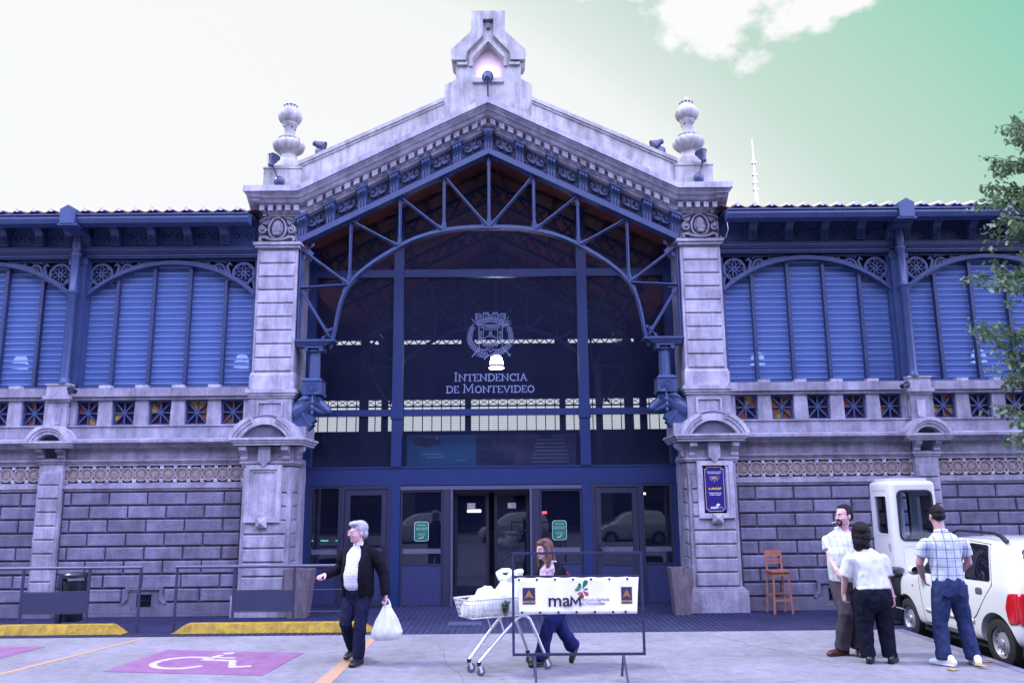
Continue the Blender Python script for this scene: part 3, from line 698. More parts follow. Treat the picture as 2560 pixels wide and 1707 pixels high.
cs = [(0,0),(hw-.02,0),(hw-.02,hh-.02),(0,hh-.02),(-hw+.02,hh-.02),(-hw+.02,0),(-hw+.02,-hh+.02),(0,-hh+.02),(hw-.02,-hh+.02)]
for k in range(8): tri.append([cs[0], cs[1+k], cs[1+(k+1)%8]])
tri_me = {}
for k in range(8):
    for m in ('sg_red','sg_dark','sg_orange','sg_yellow','sg_violet'):
        tri_me[(k,m)] = MB().prism(tri[k], .048, .054).mesh('glass_pane', m)
def scroll_panel(w):
    return pierced('frieze_panel', [(-w/2,-.155),(w/2,-.155),(w/2,.155),(-w/2,.155)], scroll_holes(w*.96, .29, 0, 0), .02, 'iron')
eave_panel = scroll_panel(.50)
eave_corbel = corbel(.14, .34, .42).mesh('bracket', 'iron', 40)
# arched window parts in local coordinates, centre x = 0
HS, ZS, RISE, Z0 = 1.53, 5.57, .60, 3.87
RA = (HS*HS+RISE*RISE)/(2*RISE); ZC = ZS+RISE-RA; AH = math.asin(HS/RA)
def arcz(x): return ZC+math.sqrt(max(0, RA*RA-x*x))
arcpts = [(RA*math.sin(a), ZC+RA*math.cos(a)) for a in [-AH+2*AH*k/36 for k in range(37)]]
win_frame = MB(); win_frame.ribbon([(x,z) for x,z in arcpts], .06, -.02, .10); win_frame.box(-HS-.03,-HS+.03,0,.10,Z0,ZS+.03); win_frame.box(HS-.03,HS+.03,0,.10,Z0,ZS+.03); win_frame.box(-HS+.03,HS-.03,.0,.12,Z0-.03,Z0+.025)
win_frame.ribbon([(x,z-.045) for x,z in arcpts], .012, -.05, .06)
win_me = win_frame.mesh('arched_window', 'iron')
lg_me = MB().prism([(-HS+.02,Z0),(HS-.02,Z0)]+[(x,z-.01) for x,z in arcpts[::-1]], .13, .14).mesh('window_glass', 'louvre_glass')
mull_me = {}
for x in (-.9825,-.3275,.3275,.9825): mull_me[x] = MB().box(x-.028,x+.028,.03,.125,Z0+.025,arcz(x)-.02).mesh('mullion', 'iron_dark')
sb_me = MB().prism([(-HS-.02,ZS-.05)]+[(x,z+.01) for x,z in arcpts]+[(HS+.02,ZS-.05),(HS+.02,6.30),(-HS-.02,6.30)], .145, .155).mesh('spandrel_dark_sheet', 'interior_dark')  # added dark sheet: the hall's darkness behind the tracery, put in as colour
lv = []
z = Z0+.07
while z < ZS+RISE-.06:
    h = HS-.035 if z < ZS else min(HS-.035, math.sqrt(max(.01, RA*RA-(z+.05-ZC)**2))-.03)
    if h > .2: lv.append(MB().prism_x([(.129,z),(.118,z),(.112,z+.028),(.129,z+.034)], -h, h).mesh('louvre', 'louvre_blade'))
    z += .1075
# spandrel tracery (left one; right is its mirror)
def tracery(s):
    m = MB(); y = [0.0]
    def rb(p, w, closed=False):
        y[0] += .0006; m.ribbon([(s*a, b) for a, b in p], w, .012+y[0], .07, closed)
    cx, cz = -HS+.235, 5.955
    rb(arc(cx,cz,.19,0,2*math.pi,28)[:-1], .045, True); rb(arc(cx,cz,.035,0,2*math.pi,10)[:-1], .03, True)
    for k in range(8):
        a = k*math.pi/4; px, pz = cx+.10*math.cos(a), cz+.10*math.sin(a)
        e = [(px+.066*math.cos(t)*math.cos(a)-.028*math.sin(t)*math.sin(a), pz+.066*math.cos(t)*math.sin(a)+.028*math.sin(t)*math.cos(a)) for t in [q*math.pi/5 for q in range(10)]]
        rb(e, .015, True)
    rb([(cx+.20,cz-.12),(cx+.27,cz+.02),(cx+.31,cz+.14),(cx+.27,cz+.20),(cx+.22,cz+.16)], [.05,.045,.045,.035,.02])
    rb([(cx+.16,cz-.17),(cx+.27,cz-.05),(cx+.36,cz+.09)]+spiral(cx+.47,cz+.085,.11,.03,R(175),R(-330),24), [.045]*3+[.042-.02*i/24 for i in range(25)])
    for xo in (.66, .83, .97):
        lo = arcz(cx+xo)+.03; hi = 6.19; mz = (lo+hi)/2; rr_ = (hi-lo)*.42
        rb([(cx+xo-.16,arcz(cx+xo-.16)+.05),(cx+xo-.06,lo+.005)]+spiral(cx+xo,mz,rr_,rr_*.3,R(-110),R(260),14), [.03,.03]+[.028-.014*i/14 for i in range(15)])
    rb([(cx+1.04,6.135),(cx+1.13,6.175),(cx+1.22,6.18)], [.025,.025,.008]); rb([(cx+.33,cz+.20),(cx+.40,cz+.235),(cx+.54,cz+.225)], [.012,.028,.012]); rb([(cx+.24,cz-.13),(cx+.36,cz-.05),(cx+.48,cz-.03)], [.035,.03,.012])
    rb([(cx-.17,cz-.12),(cx-.19,cz-.22),(cx-.21,cz-.32)], [.04,.035,.03]); rb([(cx-.10,cz-.19),(cx-.05,cz-.24),(cx-.10,cz-.26)], [.03,.03,.015])
    rb([(-HS+.015,ZS+.06),(-HS+.015,6.20)], .03); rb([(-HS,6.205),(-.30,6.205)], .03)
    return m.mesh('spandrel_tracery', 'iron')
tr_me = {-1: tracery(1), 1: tracery(-1)}
# rosettes of the terracotta band
ros = MB()
def rb3(r, w, y0, n=16): ros.ribbon(arc(0,0,r,0,2*math.pi,n)[:-1], w, y0, .02, True)
ros.prism(arc(0,0,.122,0,2*math.pi,20)[:-1], -.02, .02); rb3(.110,.024,-.045); rb3(.080,.012,-.034)
for k in range(8):
    a = k*math.pi/4; ros.prism(leafpoly(.018*math.cos(a),.018*math.sin(a),.052,.032,a), -.036-.0005*k, .0)
ros.prism(arc(0,0,.022,0,2*math.pi,8)[:-1], -.045, 0)
ros_me = ros.mesh('rosette', 'terracotta')
stud_me = MB().cbox(.062,.062,.07,.008).mesh('band_stud', 'stone_pale')
tab_me = MB().box(-.10,.10,-.105,.02,3.832,3.885).mesh('rail_tab', 'stone_pale')
post_me = MB().add([(-.125,-.03,3.19),(.125,-.03,3.19),(.125,.10,3.19),(-.125,.10,3.19),(-.112,-.03,3.64),(.112,-.03,3.64),(.112,.10,3.64),(-.112,.10,3.64)],[(0,1,5,4),(1,2,6,5),(2,3,7,6),(3,0,4,7),(4,5,6,7)]).mesh('balustrade_post', 'stone')
grille_vent = None
def wing(s):
    X = lambda x: s*x
    def bx(mb, x0, x1, *r): return mb.box(min(X(x0),X(x1)), max(X(x0),X(x1)), *r)
    w = MB(); bx(w, 4.15, 11.3, .0, .35, 0, 2.20); bx(w, 4.15, 11.3, .05, .35, 2.2, 2.49); bx(w, 4.15, 11.3, 0, .35, 2.49, 3.19)
    wall = w.build('wing_wall', 'stone_joint', hall)
    # plinth with a stepped surround for the cellar vent
    bays = [(4.26, 7.30), (7.74, 10.85)]
    vx = 5.80
    pl = MB(); 
    for (a, b) in ((4.22, vx-.20), (vx+.20, 7.30), (7.74, 11.3)): bx(pl, a, b, -.07, .0, 0, .19)
    bx(pl, vx-.20, vx+.20, -.07, .0, 0, .09)
    for (a, b) in ((4.22, vx-.37), (vx+.37, 7.30), (7.74, 11.3)): bx(pl, a, b, -.052, .0, .19, .215)
    pl.build('plinth', 'stone_plinth', wall)
    MB().ribbon([(X(vx-.36),.20),(X(vx-.29),.30),(X(vx-.29),.455),(X(vx+.29),.455),(X(vx+.29),.30),(X(vx+.36),.20)], .05, -.085, .0).build('vent_surround', 'stone_plinth', wall)
    for q in (-1, 1): MB().prism([(X(vx)+q*.36,.192),(X(vx)+q*.17,.192),(X(vx)+q*.17,.44),(X(vx)+q*.30,.44)], -.047, .0).build('vent_cheek', 'stone_plinth', wall)
    v = MB(); v.ribbon([(X(vx-.17),.10),(X(vx+.17),.10),(X(vx+.17),.40),(X(vx-.17),.40)], .09, -.05, .01, True); v.build('vent_frame', 'stone_plinth', wall)
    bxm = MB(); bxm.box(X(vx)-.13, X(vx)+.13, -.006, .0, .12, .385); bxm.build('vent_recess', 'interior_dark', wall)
    gv = MB(); yy = 0
    for k in range(5):
        yy += .0007; gv.beam((X(vx)-.13+.06*k,.125),(X(vx)-.05+.045*k,.38),.010,-.03-yy,-.012); gv.beam((X(vx)+.13-.06*k,.125),(X(vx)+.05-.045*k,.38),.010,-.034-yy,-.012)
    gv.beam((X(vx)-.13,.25),(X(vx)+.13,.25),.012,-.04,-.012); gv.build('vent_grille', 'black_metal', wall)
    # coursed blocks
    for (xa, xb) in bays:
        if xa > 7: lim = 9.9
        else: lim = xb
        for c in range(8):
            z = .235+.2275*c
            x = xa-.655*(.55 if c%2 else .05)
            while x < lim:
                a = max(x+.012, xa); b = min(x+.655-.012, xb); x += .655
                if b-a < .05: continue
                segs = [(a, b)]
                if c == 0 and xa < 7:
                    segs = []
                    if a < vx-.32: segs.append((a, min(b, vx-.32)))
                    if b > vx+.32: segs.append((max(a, vx+.32), b))
                for (p, q) in segs:
                    if q-p > .04: obj('stone_block', block(q-p, .2035), wall, (X((p+q)/2), .0015, z))
    # moulding below the rosettes, band, upper mouldings, cornice, band course
    for (xa, xb) in bays:
        m = MB(); bx(m, xa-.02, xb+.02, -.045, .0, 2.065, 2.105); bx(m, xa-.02, xb+.02, -.075, .0, 2.105, 2.165); bx(m, xa-.02, xb+.02, -.03, .0, 2.165, 2.20); m.build('moulding', 'stone', wall)
        m = MB(); bx(m, xa-.02, xb+.02, -.05, .0, 2.535, 2.565); bx(m, xa-.02, xb+.02, -.075, .0, 2.565, 2.60); bx(m, xa-.02, xb+.02, -.03, .0, 2.49, 2.535); m.build('moulding', 'stone', wall)
        bx(MB(), xa-.02, xb+.02, -.012, .0, 2.60, 2.775).build('frieze_band', 'stone', wall)
        m = MB(); bx(m, xa-.06, xb+.06, -.10, .0, 2.775, 2.80); bx(m, xa-.06, xb+.06, -.15, .0, 2.80, 2.845); bx(m, xa-.06, xb+.06, -.21, .0, 2.845, 2.875); bx(m, xa-.06, xb+.06, -.26, .0, 2.875, 2.92)
        m.prism_x([(-.25,2.92),(-.10,2.955),(0,2.955),(0,2.92)], min(X(xa-.06),X(xb+.06)), max(X(xa-.06),X(xb+.06))); m.build('cornice', 'stone', wall)
        m = MB(); bx(m, xa-.06, xb+.06, -.035, .0, 2.955, 3.165); bx(m, xa-.06, xb+.06, -.06, .1, 3.165, 3.19); m.build('band_course', 'stone', wall)
        n = 13; sp = (xb-xa)/n
        for k in range(n):
            xc = xa+sp*(k+.5)
            if xc > 9.9: break
            obj('rosette', ros_me, wall, (X(xc), .03, 2.345))
        for k in range(n+1):
            xc = xa+sp*k
            if xc > 9.9: break
            for zz in (2.203, 2.422): obj('band_stud', stud_me, wall, (X(xc), .045, zz))
    # small pilaster with hood between the bays
    c = X(7.52)
    p = MB(); p.box(c-.20,c+.20,-.12,.05,0,2.62); p.box(c-.17,c+.17,-.10,.05,2.95,3.62)
    pil = p.build('pilaster', 'stone', hall)
    f = MB(); f.box(c-.25,c+.25,-.17,.0,0,.30); f.box(c-.225,c+.225,-.145,.0,.30,.34); f.build('pilaster_foot', 'stone_plinth', pil)
    for k in range(9):
        obj('stone_block', block(.34, .205, .012, .03, 'stone'), pil, (c, -.119, .36+.2275*k))
    m = MB(); m.box(c-.25,c+.25,-.165,.0,2.565,2.60); m.box(c-.225,c+.225,-.145,.0,2.53,2.565); m.build('necking', 'stone', pil)
    for dx in (-.17, .17):
        MB().prism_x([(-.10,2.60),(-.15,2.605),(-.175,2.635),(-.165,2.67),(-.20,2.70),(-.26,2.74),(-.27,2.79),(-.10,2.79)], c+dx-.055, c+dx+.055).build('console', 'stone', pil)
    m = MB(); m.box(c-.37,c+.37,-.31,.0,2.79,2.825); m.box(c-.40,c+.40,-.34,.0,2.825,2.865); m.box(c-.43,c+.43,-.37,.0,2.865,2.905); m.build('hood_slab', 'stone_pale', pil)
    cz = 2.78; hd = MB()
    ang = [R(18)+(math.pi-R(36))*k/18 for k in range(19)]
    for r0, r1, yf in ((.245,.30,-.30),(.30,.345,-.33),(.345,.405,-.355)):
        hd.prism([(c+r1*math.cos(a), max(2.906, cz+r1*math.sin(a))) for a in ang]+[(c+r0*math.cos(a), max(2.906, cz+r0*math.sin(a))) for a in ang[::-1]], yf, .02)
    hd.build('hood', 'stone_pale', pil, 35)
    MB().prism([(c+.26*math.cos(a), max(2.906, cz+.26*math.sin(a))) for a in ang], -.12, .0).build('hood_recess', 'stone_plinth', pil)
    m = MB(); m.box(c-.20,c+.20,-.14,.06,3.60,3.64); m.box(c-.235,c+.235,-.19,.1,3.64,3.70); m.box(c-.19,c+.19,-.15,.1,3.70,3.90); m.box(c-.21,c+.21,-.17,.1,3.885,3.915); m.build('pedestal_cap', 'stone_pale', pil)
    pn = MB(); pn.prism([(c-.055,3.20),(c+.055,3.20),(c+.055,3.22),(c+.07,3.24),(c+.07,3.50),(c-.07,3.50),(c-.07,3.24),(c-.055,3.22)], -.125, -.09); pn.build('sunk_panel', 'stone_pale', pil)
    for sx in (-1, 1):
        MB().prism_x([(-.06,3.22),(.0,3.22),(.0,3.5),(-.06,3.5)], c+sx*.17-.012 if sx > 0 else c-.182, c+.182 if sx > 0 else c-.158).build('side_panel', 'stone_pale', pil)
    # end pilaster closing the wing
    e = MB(); bx(e, 10.87, 11.3, -.12, .3, 0, 7.0); e.build('end_pilaster', 'stone', hall)
    # balustrade with coloured glass lights
    for bi, (xa, xb) in enumerate(bays):
        rl = MB(); bx(rl, xa-.05, xb+.05, -.075, .12, 3.63, 3.685); bx(rl, xa-.05, xb+.05, -.12, .12, 3.685, 3.832)
        bal = rl.build('balustrade_rail', 'stone', hall)
        for k in range(5):
            xc = xa+.245+.635*k
            if xc > 9.9: continue
            if k < 4: obj('balustrade_post', post_me, bal, (X(xc+.3175), 0, 0)); obj('rail_tab', tab_me, bal, (X(xc+.3175), 0, 0))
            g = obj('stained_glass_light', lat_me, hall, (X(xc), .035, 3.41))
            rg_ = random.Random(int(xc*100)+(7 if s > 0 else 3)); pat = [rg_.choices(('sg_dark','sg_violet','sg_red','sg_orange','sg_yellow'), (30,24,18,15,13))[0] for q in range(8)]
            for q in range(8): obj('glass_pane', tri_me[(q, pat[q])], g)
        bx(MB(), xa-.03, xa+.045, -.03, .1, 3.19, 3.63).build('balustrade_post', 'stone', bal); bx(MB(), xb-.07, xb+.03, -.03, .1, 3.19, 3.63).build('balustrade_post', 'stone', bal)
    # windows
    for wi, xc in enumerate((5.78, 9.12)):
        wo = obj('arched_window', win_me, hall, (X(xc), .12, 0))
        obj('window_glass', lg_me, wo)
        for x in mull_me: obj('mullion', mull_me[x], wo)
        for me in lv: obj('louvre', me, wo)
        for t in (-1, 1): obj('spandrel_tracery', tr_me[t], wo)
        obj('spandrel_dark_sheet', sb_me, wo)
    # iron pilaster and downpipe
    ip = MB(); bx(ip, 7.31, 7.59, .02, .2, 3.85, 6.45); ip.box(X(7.45)-.17, X(7.45)+.17, .0, .03, 6.10, 6.20); ip.build('iron_pilaster', 'iron', hall)
    dp = MB().lathe([(.10,0),(.10,.05),(.085,.07),(.078,.12),(.075,1.60),(.09,1.62),(.105,1.65),(.09,1.68),(.075,1.70),(.07,2.30),(.085,2.32),(.095,2.35),(.085,2.38),(.07,2.40),(.08,2.46),(.085,2.60),(.07,2.66),(.06,2.80)], 18, (X(7.44),-.10,3.91))
    pipe = dp.build('downpipe', 'iron', hall, 50)
    # eaves: frieze with pierced panels, mouldings, brackets, gutter
    fz = MB(); bx(fz, 4.21, 11.3, .06, .30, 6.40, 7.0)
    fr = fz.build('eave_frieze', 'iron_dark', hall)
    m = MB(); 
    for (za, zb, y) in ((6.235,6.262,.045),(6.262,6.29,.02),(6.29,6.315,.035),(6.315,6.345,.0),(6.345,6.43,-.03)): bx(m, 4.21, 11.3, y, .28, za, zb)
    m.build('eave_moulding', 'iron', fr)
    m = MB(); bx(m, 4.21, 11.3, .035, .07, 6.43, 6.47); bx(m, 4.21, 11.3, .035, .07, 6.78, 6.95); m.build('frieze_rail', 'iron', fr)
    bxs = [5.78+PITCH*(k-1.5) for k in range(4)]+[7.29, 7.60]+[9.12+PITCH*(k-1.5) for k in range(4)]
    for x in bxs: obj('bracket', eave_corbel, fr, (X(x), .035, 6.865))
    lp = [4.21]+bxs+[10.85]
    for a, b in zip(lp[:-1], lp[1:]):
        if b-a < .4: continue
        if a > 9.6: continue
        o = obj('frieze_panel', eave_panel, fr, (X((a+b)/2), .036, 6.625)); o.scale = ((b-a-.135)/.52, 1, 1)
    so = MB(); bx(so, 4.21, 11.3, -.42, .06, 6.865, 6.885); so.build('eave_soffit', 'iron_dark', fr)
    gt = MB()
    gp = [(-.66,6.80),(-.64,6.80),(-.63,6.72),(-.60,6.675),(-.42,6.66),(-.42,6.885),(-.44,6.885),(-.44,6.70),(-.58,6.70),(-.61,6.74),(-.62,6.84),(-.66,6.84)]
    gt.prism_x([(-.655,6.815),(-.625,6.815),(-.63,6.76),(-.59,6.685),(-.42,6.665),(-.42,6.863),(-.655,6.84)], min(X(4.21),X(11.3)), max(X(4.21),X(11.3)))
    gt.build('gutter', 'iron', hall)
    # pentagon cap over the pipe
    cp = MB(); c2 = X(7.35)
    cp.prism([(c2-.13,6.66),(c2+.13,6.66),(c2+.14,6.92),(c2,7.0),(c2-.14,6.92)], -.675, -.45); cp.box(c2-.17,c2+.17,-.66,-.45,6.63,6.659); cp.box(c2-.13,c2+.13,-.40,-.02,6.60,6.72); cp.build('eave_cap', 'iron', hall)
    # roof slab and the tile courses seen over the gutter
    rf = MB(); bx(rf, 4.26, 11.4, -.40, .0, 6.87, 6.90)
    rf.add([(X(4.26),-.42,6.90),(X(11.4),-.42,6.90),(X(11.4),10,9.30),(X(4.26),10,9.30),(X(4.26),-.42,6.87),(X(11.4),-.42,6.87),(X(11.4),10,9.20),(X(4.26),10,9.20)],[(0,1,2,3),(4,7,6,5),(0,4,5,1),(1,5,6,2),(2,6,7,3),(3,7,4,0)])
    roof = rf.build('wing_roof', 'roof_tile', hall)
    k = 0; x = 4.30
    while x < 10.6:
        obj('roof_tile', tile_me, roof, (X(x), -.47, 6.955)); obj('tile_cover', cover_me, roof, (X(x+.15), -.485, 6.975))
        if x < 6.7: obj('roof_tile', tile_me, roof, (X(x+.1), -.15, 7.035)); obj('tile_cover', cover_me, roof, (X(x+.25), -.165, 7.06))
        x += .30
    return wall
tl = MB(); n = 8; vs = []
for k in range(n+1):
    x = -.15+.30*k/n; zz = .028*math.cos(math.pi*2*k/n)
    vs += [(x,0,zz),(x,.42,zz+.085),(x,0,zz-.022),(x,.42,zz+.06)]
fs = []
for k in range(n): a = 4*k; b = a+4; fs += [(a,b,b+1,a+1),(a+2,a+3,b+3,b+2),(a,a+2,b+2,b),(a+1,b+1,b+3,a+3)]
fs += [(0,1,3,2),(4*n,4*n+2,4*n+3,4*n+1)]
tile_me = tl.add(vs, fs).mesh('roof_tile', 'roof_tile', 50)
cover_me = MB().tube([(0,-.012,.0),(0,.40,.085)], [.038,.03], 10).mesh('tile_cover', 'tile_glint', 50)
wallL, wallR = wing(-1), wing(1)
# ================================================================== GLAZED ENTRANCE SCREEN
sc = MB(); YF = .86
sc.box(-3.49, 3.49, .90, 1.02, 2.13, 2.47); sc.box(-3.49, 3.49, .885, .90, 2.44, 2.47); sc.box(-3.49, 3.49, .885, .90, 2.13, 2.155)
screen = sc.build('glazed_screen', 'steel_frame', hall)
MULX = (-3.40, -1.745, 1.745, 3.40)
for x in MULX:
    w = .19 if abs(x) < 2 else .17
    MB().box(x-w/2, x+w/2, YF, 1.03, 2.471, 8.33-SL*(abs(x)+w/2)).build('mullion', 'steel_frame', screen)
for (z0, z1) in ((6.06, 6.21), (3.40, 3.52)):
    for (a, b) in ((-3.316,-1.841),(-1.649,1.649),(1.841,3.316)): MB().box(a, b, .885, 1.0, z0, z1).build('transom', 'steel_frame', screen)
for x in (-1.745, 1.745): MB().box(x-.115, x+.115, YF-.02, YF+.05, 3.34, 3.58).build('joint_plate', 'steel_frame', screen)
for (a, b) in ((-3.316,-1.841),(-1.649,0.0),(0.006,1.649),(1.841,3.316)):
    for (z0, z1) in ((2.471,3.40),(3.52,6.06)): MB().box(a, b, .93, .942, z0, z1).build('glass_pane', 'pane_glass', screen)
    zt1 = lambda x: 8.30-SL*abs(x)
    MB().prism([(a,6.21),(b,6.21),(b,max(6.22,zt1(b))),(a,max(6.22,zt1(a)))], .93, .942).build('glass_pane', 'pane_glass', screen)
# ground floor row
mat('door_frame', (.032, .036, .085), .45, .08, 4)
mat('header_strip', (.11, .12, .21), .45, .06, 4)
def frame(parent, name, x0, x1, z0, z1, w, y0, y1, m='door_frame'):
    f = MB(); f.box(x0, x0+w, y0, y1, z0, z1); f.box(x1-w, x1, y0, y1, z0, z1); f.box(x0+w, x1-w, y0, y1, z1-w, z1); f.box(x0+w, x1-w, y0, y1, z0, z0+w); return f.build(name, m, parent)
for x in (-3.40, -1.745, 1.745, 3.40):
    w = .17 if abs(x) > 2 else .17
    MB().box(x-w/2, x+w/2, YF+.01, 1.02, 0, 2.13).build('door_post', 'steel_frame', screen)
for s in (-1, 1):
    def bx(m, a, b, *r): return m.box(min(s*a,s*b), max(s*a,s*b), *r)
    # outer fixed light
    o = frame(hall, 'side_light', min(s*2.74,s*3.314), max(s*2.74,s*3.314), 0, 2.129, .045, .90, .98)
    bx(MB(), 2.786, 3.268, .935, .945, .72, 2.083).build('glass_pane', 'door_glass', o)
    bx(MB(), 2.786, 3.268, .92, .96, .046, .69).build('kick_panel', 'door_panel', o); bx(MB(), 2.786, 3.268, .91, .97, .69, .72).build('rail', 'door_frame', o)
    # swing door
    d = frame(hall, 'swing_door', min(s*1.832,s*2.738), max(s*1.832,s*2.738), 0.01, 2.128, .06, .89, .99)
    lf = frame(d, 'door_leaf', min(s*1.90,s*2.67), max(s*1.90,s*2.67), .02, 2.06, .10, .905, .955)
    bx(MB(), 2.002, 2.568, .925, .932, .74, 1.958).build('glass_pane', 'door_glass', d); bx(MB(), 2.002, 2.568, .915, .945, .122, .68).build('kick_panel', 'door_panel', d); bx(MB(), 2.002, 2.568, .906, .954, .682, .738).build('lock_rail', 'door_frame', d)
    hx = s*1.95
    h = MB().box(hx-.02, hx+.02, .895, .905, .84, 1.06); h.tube([(hx,.90,.98),(hx,.85,.98),(hx+s*.11,.85,.98)], .011, 8); h.build('door_handle', 'black_metal', d)
    # centre fixed light
    c0, c1 = (.88, 1.655)
    o = frame(hall, 'fixed_light', min(s*c0,s*c1), max(s*c0,s*c1), 0, 2.04, .035, .90, .97)
    bx(MB(), c0+.036, c1-.036, .93, .94, .735, 2.004).build('glass_pane', 'door_glass', o); bx(MB(), c0+.036, c1-.036, .915, .95, .036, .71).build('kick_panel', 'door_panel', o); bx(MB(), c0+.036, c1-.036, .905, .96, .71, .735).build('rail', 'door_frame', o)
    bx(MB(), .74, .875, .885, .99, 0, 2.04).build('jamb', 'door_frame', screen)
    bx(MB(), .70, .738, .87, .99, 0, 2.04).build('jamb_trim', 'header_strip', screen)
    # open sliding leaf
    lf = frame(hall, 'sliding_door', min(s*.05,s*.69), max(s*.05,s*.69), .01, 1.99, .055, 1.10, 1.14, 'black_metal')
    bx(MB(), .106, .634, 1.117, 1.123, .066, 1.934).build('glass_pane', 'door_glass', lf)
    MB().box(min(s*.30,s*.45), max(s*.30,s*.45), 1.113, 1.1165, 1.70, 1.80).build('door_notice', 'white_mark', lf)
hd = MB().box(-1.655, 1.655, .875, .90, 2.045, 2.115); hd.build('door_header', 'header_strip', screen)
MB().box(-.70, .70, .95, 1.2, 1.99, 2.044).build('door_track', 'black_metal', screen)
MB().lathe([(.045,0),(.04,-.03),(.02,-.045),(.003,-.048)], 14, (0,.88,2.045)).build('door_sensor', 'black_metal', screen, 50)
# safety strips on the glass
glass('frost', (.8, .82, .95), .3, (.45, .45, .6), .22)
for (a, b) in ((-3.26,-2.79),(-2.56,-2.01),(-1.61,-.92),(.92,1.61),(2.01,2.56),(2.79,3.26)):
    st = MB().box(a, b, .9235, .9245, .915, 1.0).build('safety_strip', 'frost', screen)
# green opening-hours notices
mat('notice_green', (.012, .13, .075), .4); mat('notice_rim', (.55, .72, .68), .5); mat('notice_text', (.42, .66, .58), .6)
def notice(xc, label):
    w, h, c = .123, .165, .03; z = 1.305
    P = [(-w+c,-h),(w-c,-h),(w,-h+c),(w,h-c),(w-c,h),(-w+c,h),(-w,h-c),(-w,-h+c)]
    n = MB().prism([(x*1.06,zz*1.045) for x,zz in P], .918, .9225).build('opening_notice', 'notice_rim', None, None, (xc,0,z))
    MB().prism(P, .9165, .9185).build('face', 'notice_green', n)
    for (t, sz, dz) in (('Horarios',.043,.115),('Todos los días de',.030,.062),('8:00 a 22:00 hs',.030,.032),('-',.03,.0),('Locales de servicios',.0185,-.03),('Consultar horarios',.0185,-.051),('de cada comercio',.0185,-.072)):
        text('lettering', t, sz, 'notice_text', n, (0,.9155,dz), ex=.0006)
    text('lettering', 'maM', .034, 'notice_rim', n, (-.02,.9155,-.118), ex=.0006, bold=.0006)
    MB().prism(leafpoly(.02,-.112,.035,.02,R(60)), .9145, .916).build('emblem', 'notice_rim', n)
    tag(n, label, 'notice', 'green opening hours notices')
notice(-1.27, 'green opening hours notice on the glass near the man with the white bag')
notice(1.235, 'green opening hours notice on the glass just above the head of the red haired woman')
# ---------------- crest and lettering on the big pane
cm = MB(); cy_ = [0]
def cp(p): return ((p[0]-880)*.00125, 5.378-(p[1]-245)*.00128)
def ln(pts, w=.011, closed=False):
    cy_[0] += .00001; cm.ribbon([cp(p) for p in pts], w, .9255-cy_[0], .929, closed)
def sm3(pts, n=5):
    P = [Vector(p) for p in pts]; out = []
    for i in range(len(P)-1):
        p0 = P[max(i-1,0)]; p3 = P[min(i+2,len(P)-1)]
        for k in range(n):
            t = k/n; out.append(tuple(.5*((2*P[i])+(P[i+1]-p0)*t+(2*p0-5*P[i]+4*P[i+1]-p3)*t*t+(3*P[i]-p0-3*P[i+1]+p3)*t**3)))
    return out+[tuple(P[-1])]
ln(sm3([(705,445),(705,620),(706,770),(730,812),(800,818),(850,826),(878,856),(906,826),(960,818),(1030,812),(1056,770),(1058,620),(1058,445)]), .012)
ln([(705,446),(1058,446)], .012); ln([(770,515),(988,515),(988,757),(770,757)], .009, True)
ln([(780,652),(852,606),(908,606),(980,652)], .009); ln([(862,604),(862,545),(894,545),(894,604)], .009); ln([(862,565),(894,565)], .007); ln([(862,585),(894,585)], .007)
for yy in (706,722,736,748): ln([(774+14*k, yy+(3 if k%2 else -3)) for k in range(16)], .006)
ln([(850,625),(920,632),(945,645)], .006)
for yy, w in ((436,.012),(418,.007),(402,.009),(384,.007)): ln(sm3([(694-(436-yy)*.3,yy+2),(880,yy-40),(1066+(436-yy)*.3,yy+2)], 8), w)
ln([(650,290),(688,440)], .01); ln([(1112,290),(1068,440)], .01); ln(sm3([(690,372),(880,346),(1074,372)], 8), .009)
for (a, b, t) in ((652,722,272),(772,850,256),(912,990,256),(1036,1110,272)):
    pts = [(a+6,365)]; k = 0; x = a
    pts += [(a,t+22),(a,t)]; st = (b-a)/5
    for q in range(5): pts += [(a+st*(q+1), t if q%2 == 0 else t+14)]+([(a+st*(q+1), t+14 if q%2 == 0 else t)] if q < 4 else [])
    pts += [(b,t+22),(b-6,352)]
    ln(pts, .008); ln([(a+2,t+30),(b-2,t+30)], .006)
    ln([((a+b)/2-9,350),((a+b)/2-9,322),((a+b)/2,312),((a+b)/2+9,322),((a+b)/2+9,350)], .007)
for (a, b) in ((722,772),(850,912),(990,1036)):
    ln([(a,300),(a+12,300),(a+12,290),(a+26,290),(a+26,300),(b,300)], .007); ln([(a,320),(b,316)], .006); ln([(a,338),(b,334)], .006)
def branch(pts, side):
    P = sm3(pts, 6); ln(P, .008); n = len(P)
    for k in range(2, n-1, 2):
        d = Vector(P[k])-Vector(P[k-1]); a = math.atan2(d.y, d.x)
        for q, off in ((1, .72), (-1, .72)):
            aa = a+q*off; L_ = 66-14*k/n; w = 30
            lf = leafpoly(P[k][0], P[k][1], L_, w, aa); ln(lf, .007, True)
    lf = leafpoly(P[-1][0], P[-1][1], 60, 30, math.atan2((Vector(P[-1])-Vector(P[-3])).y, (Vector(P[-1])-Vector(P[-3])).x)); ln(lf, .007, True)
branch([(860,905),(740,862),(640,790),(575,700),(570,590),(600,490)], -1)
branch([(900,905),(1010,862),(1110,800),(1175,710),(1185,600),(1160,500)], 1)
for (a, b, w) in (((690,455),(590,345),12),((1062,492),(1160,312),11),((1070,470),(1196,366),8),((1072,478),(1215,415),7)):
    d = Vector((b[0]-a[0], b[1]-a[1])); ln(leafpoly(a[0], a[1], d.length, w*2, math.atan2(d.y, d.x)), .007, True)
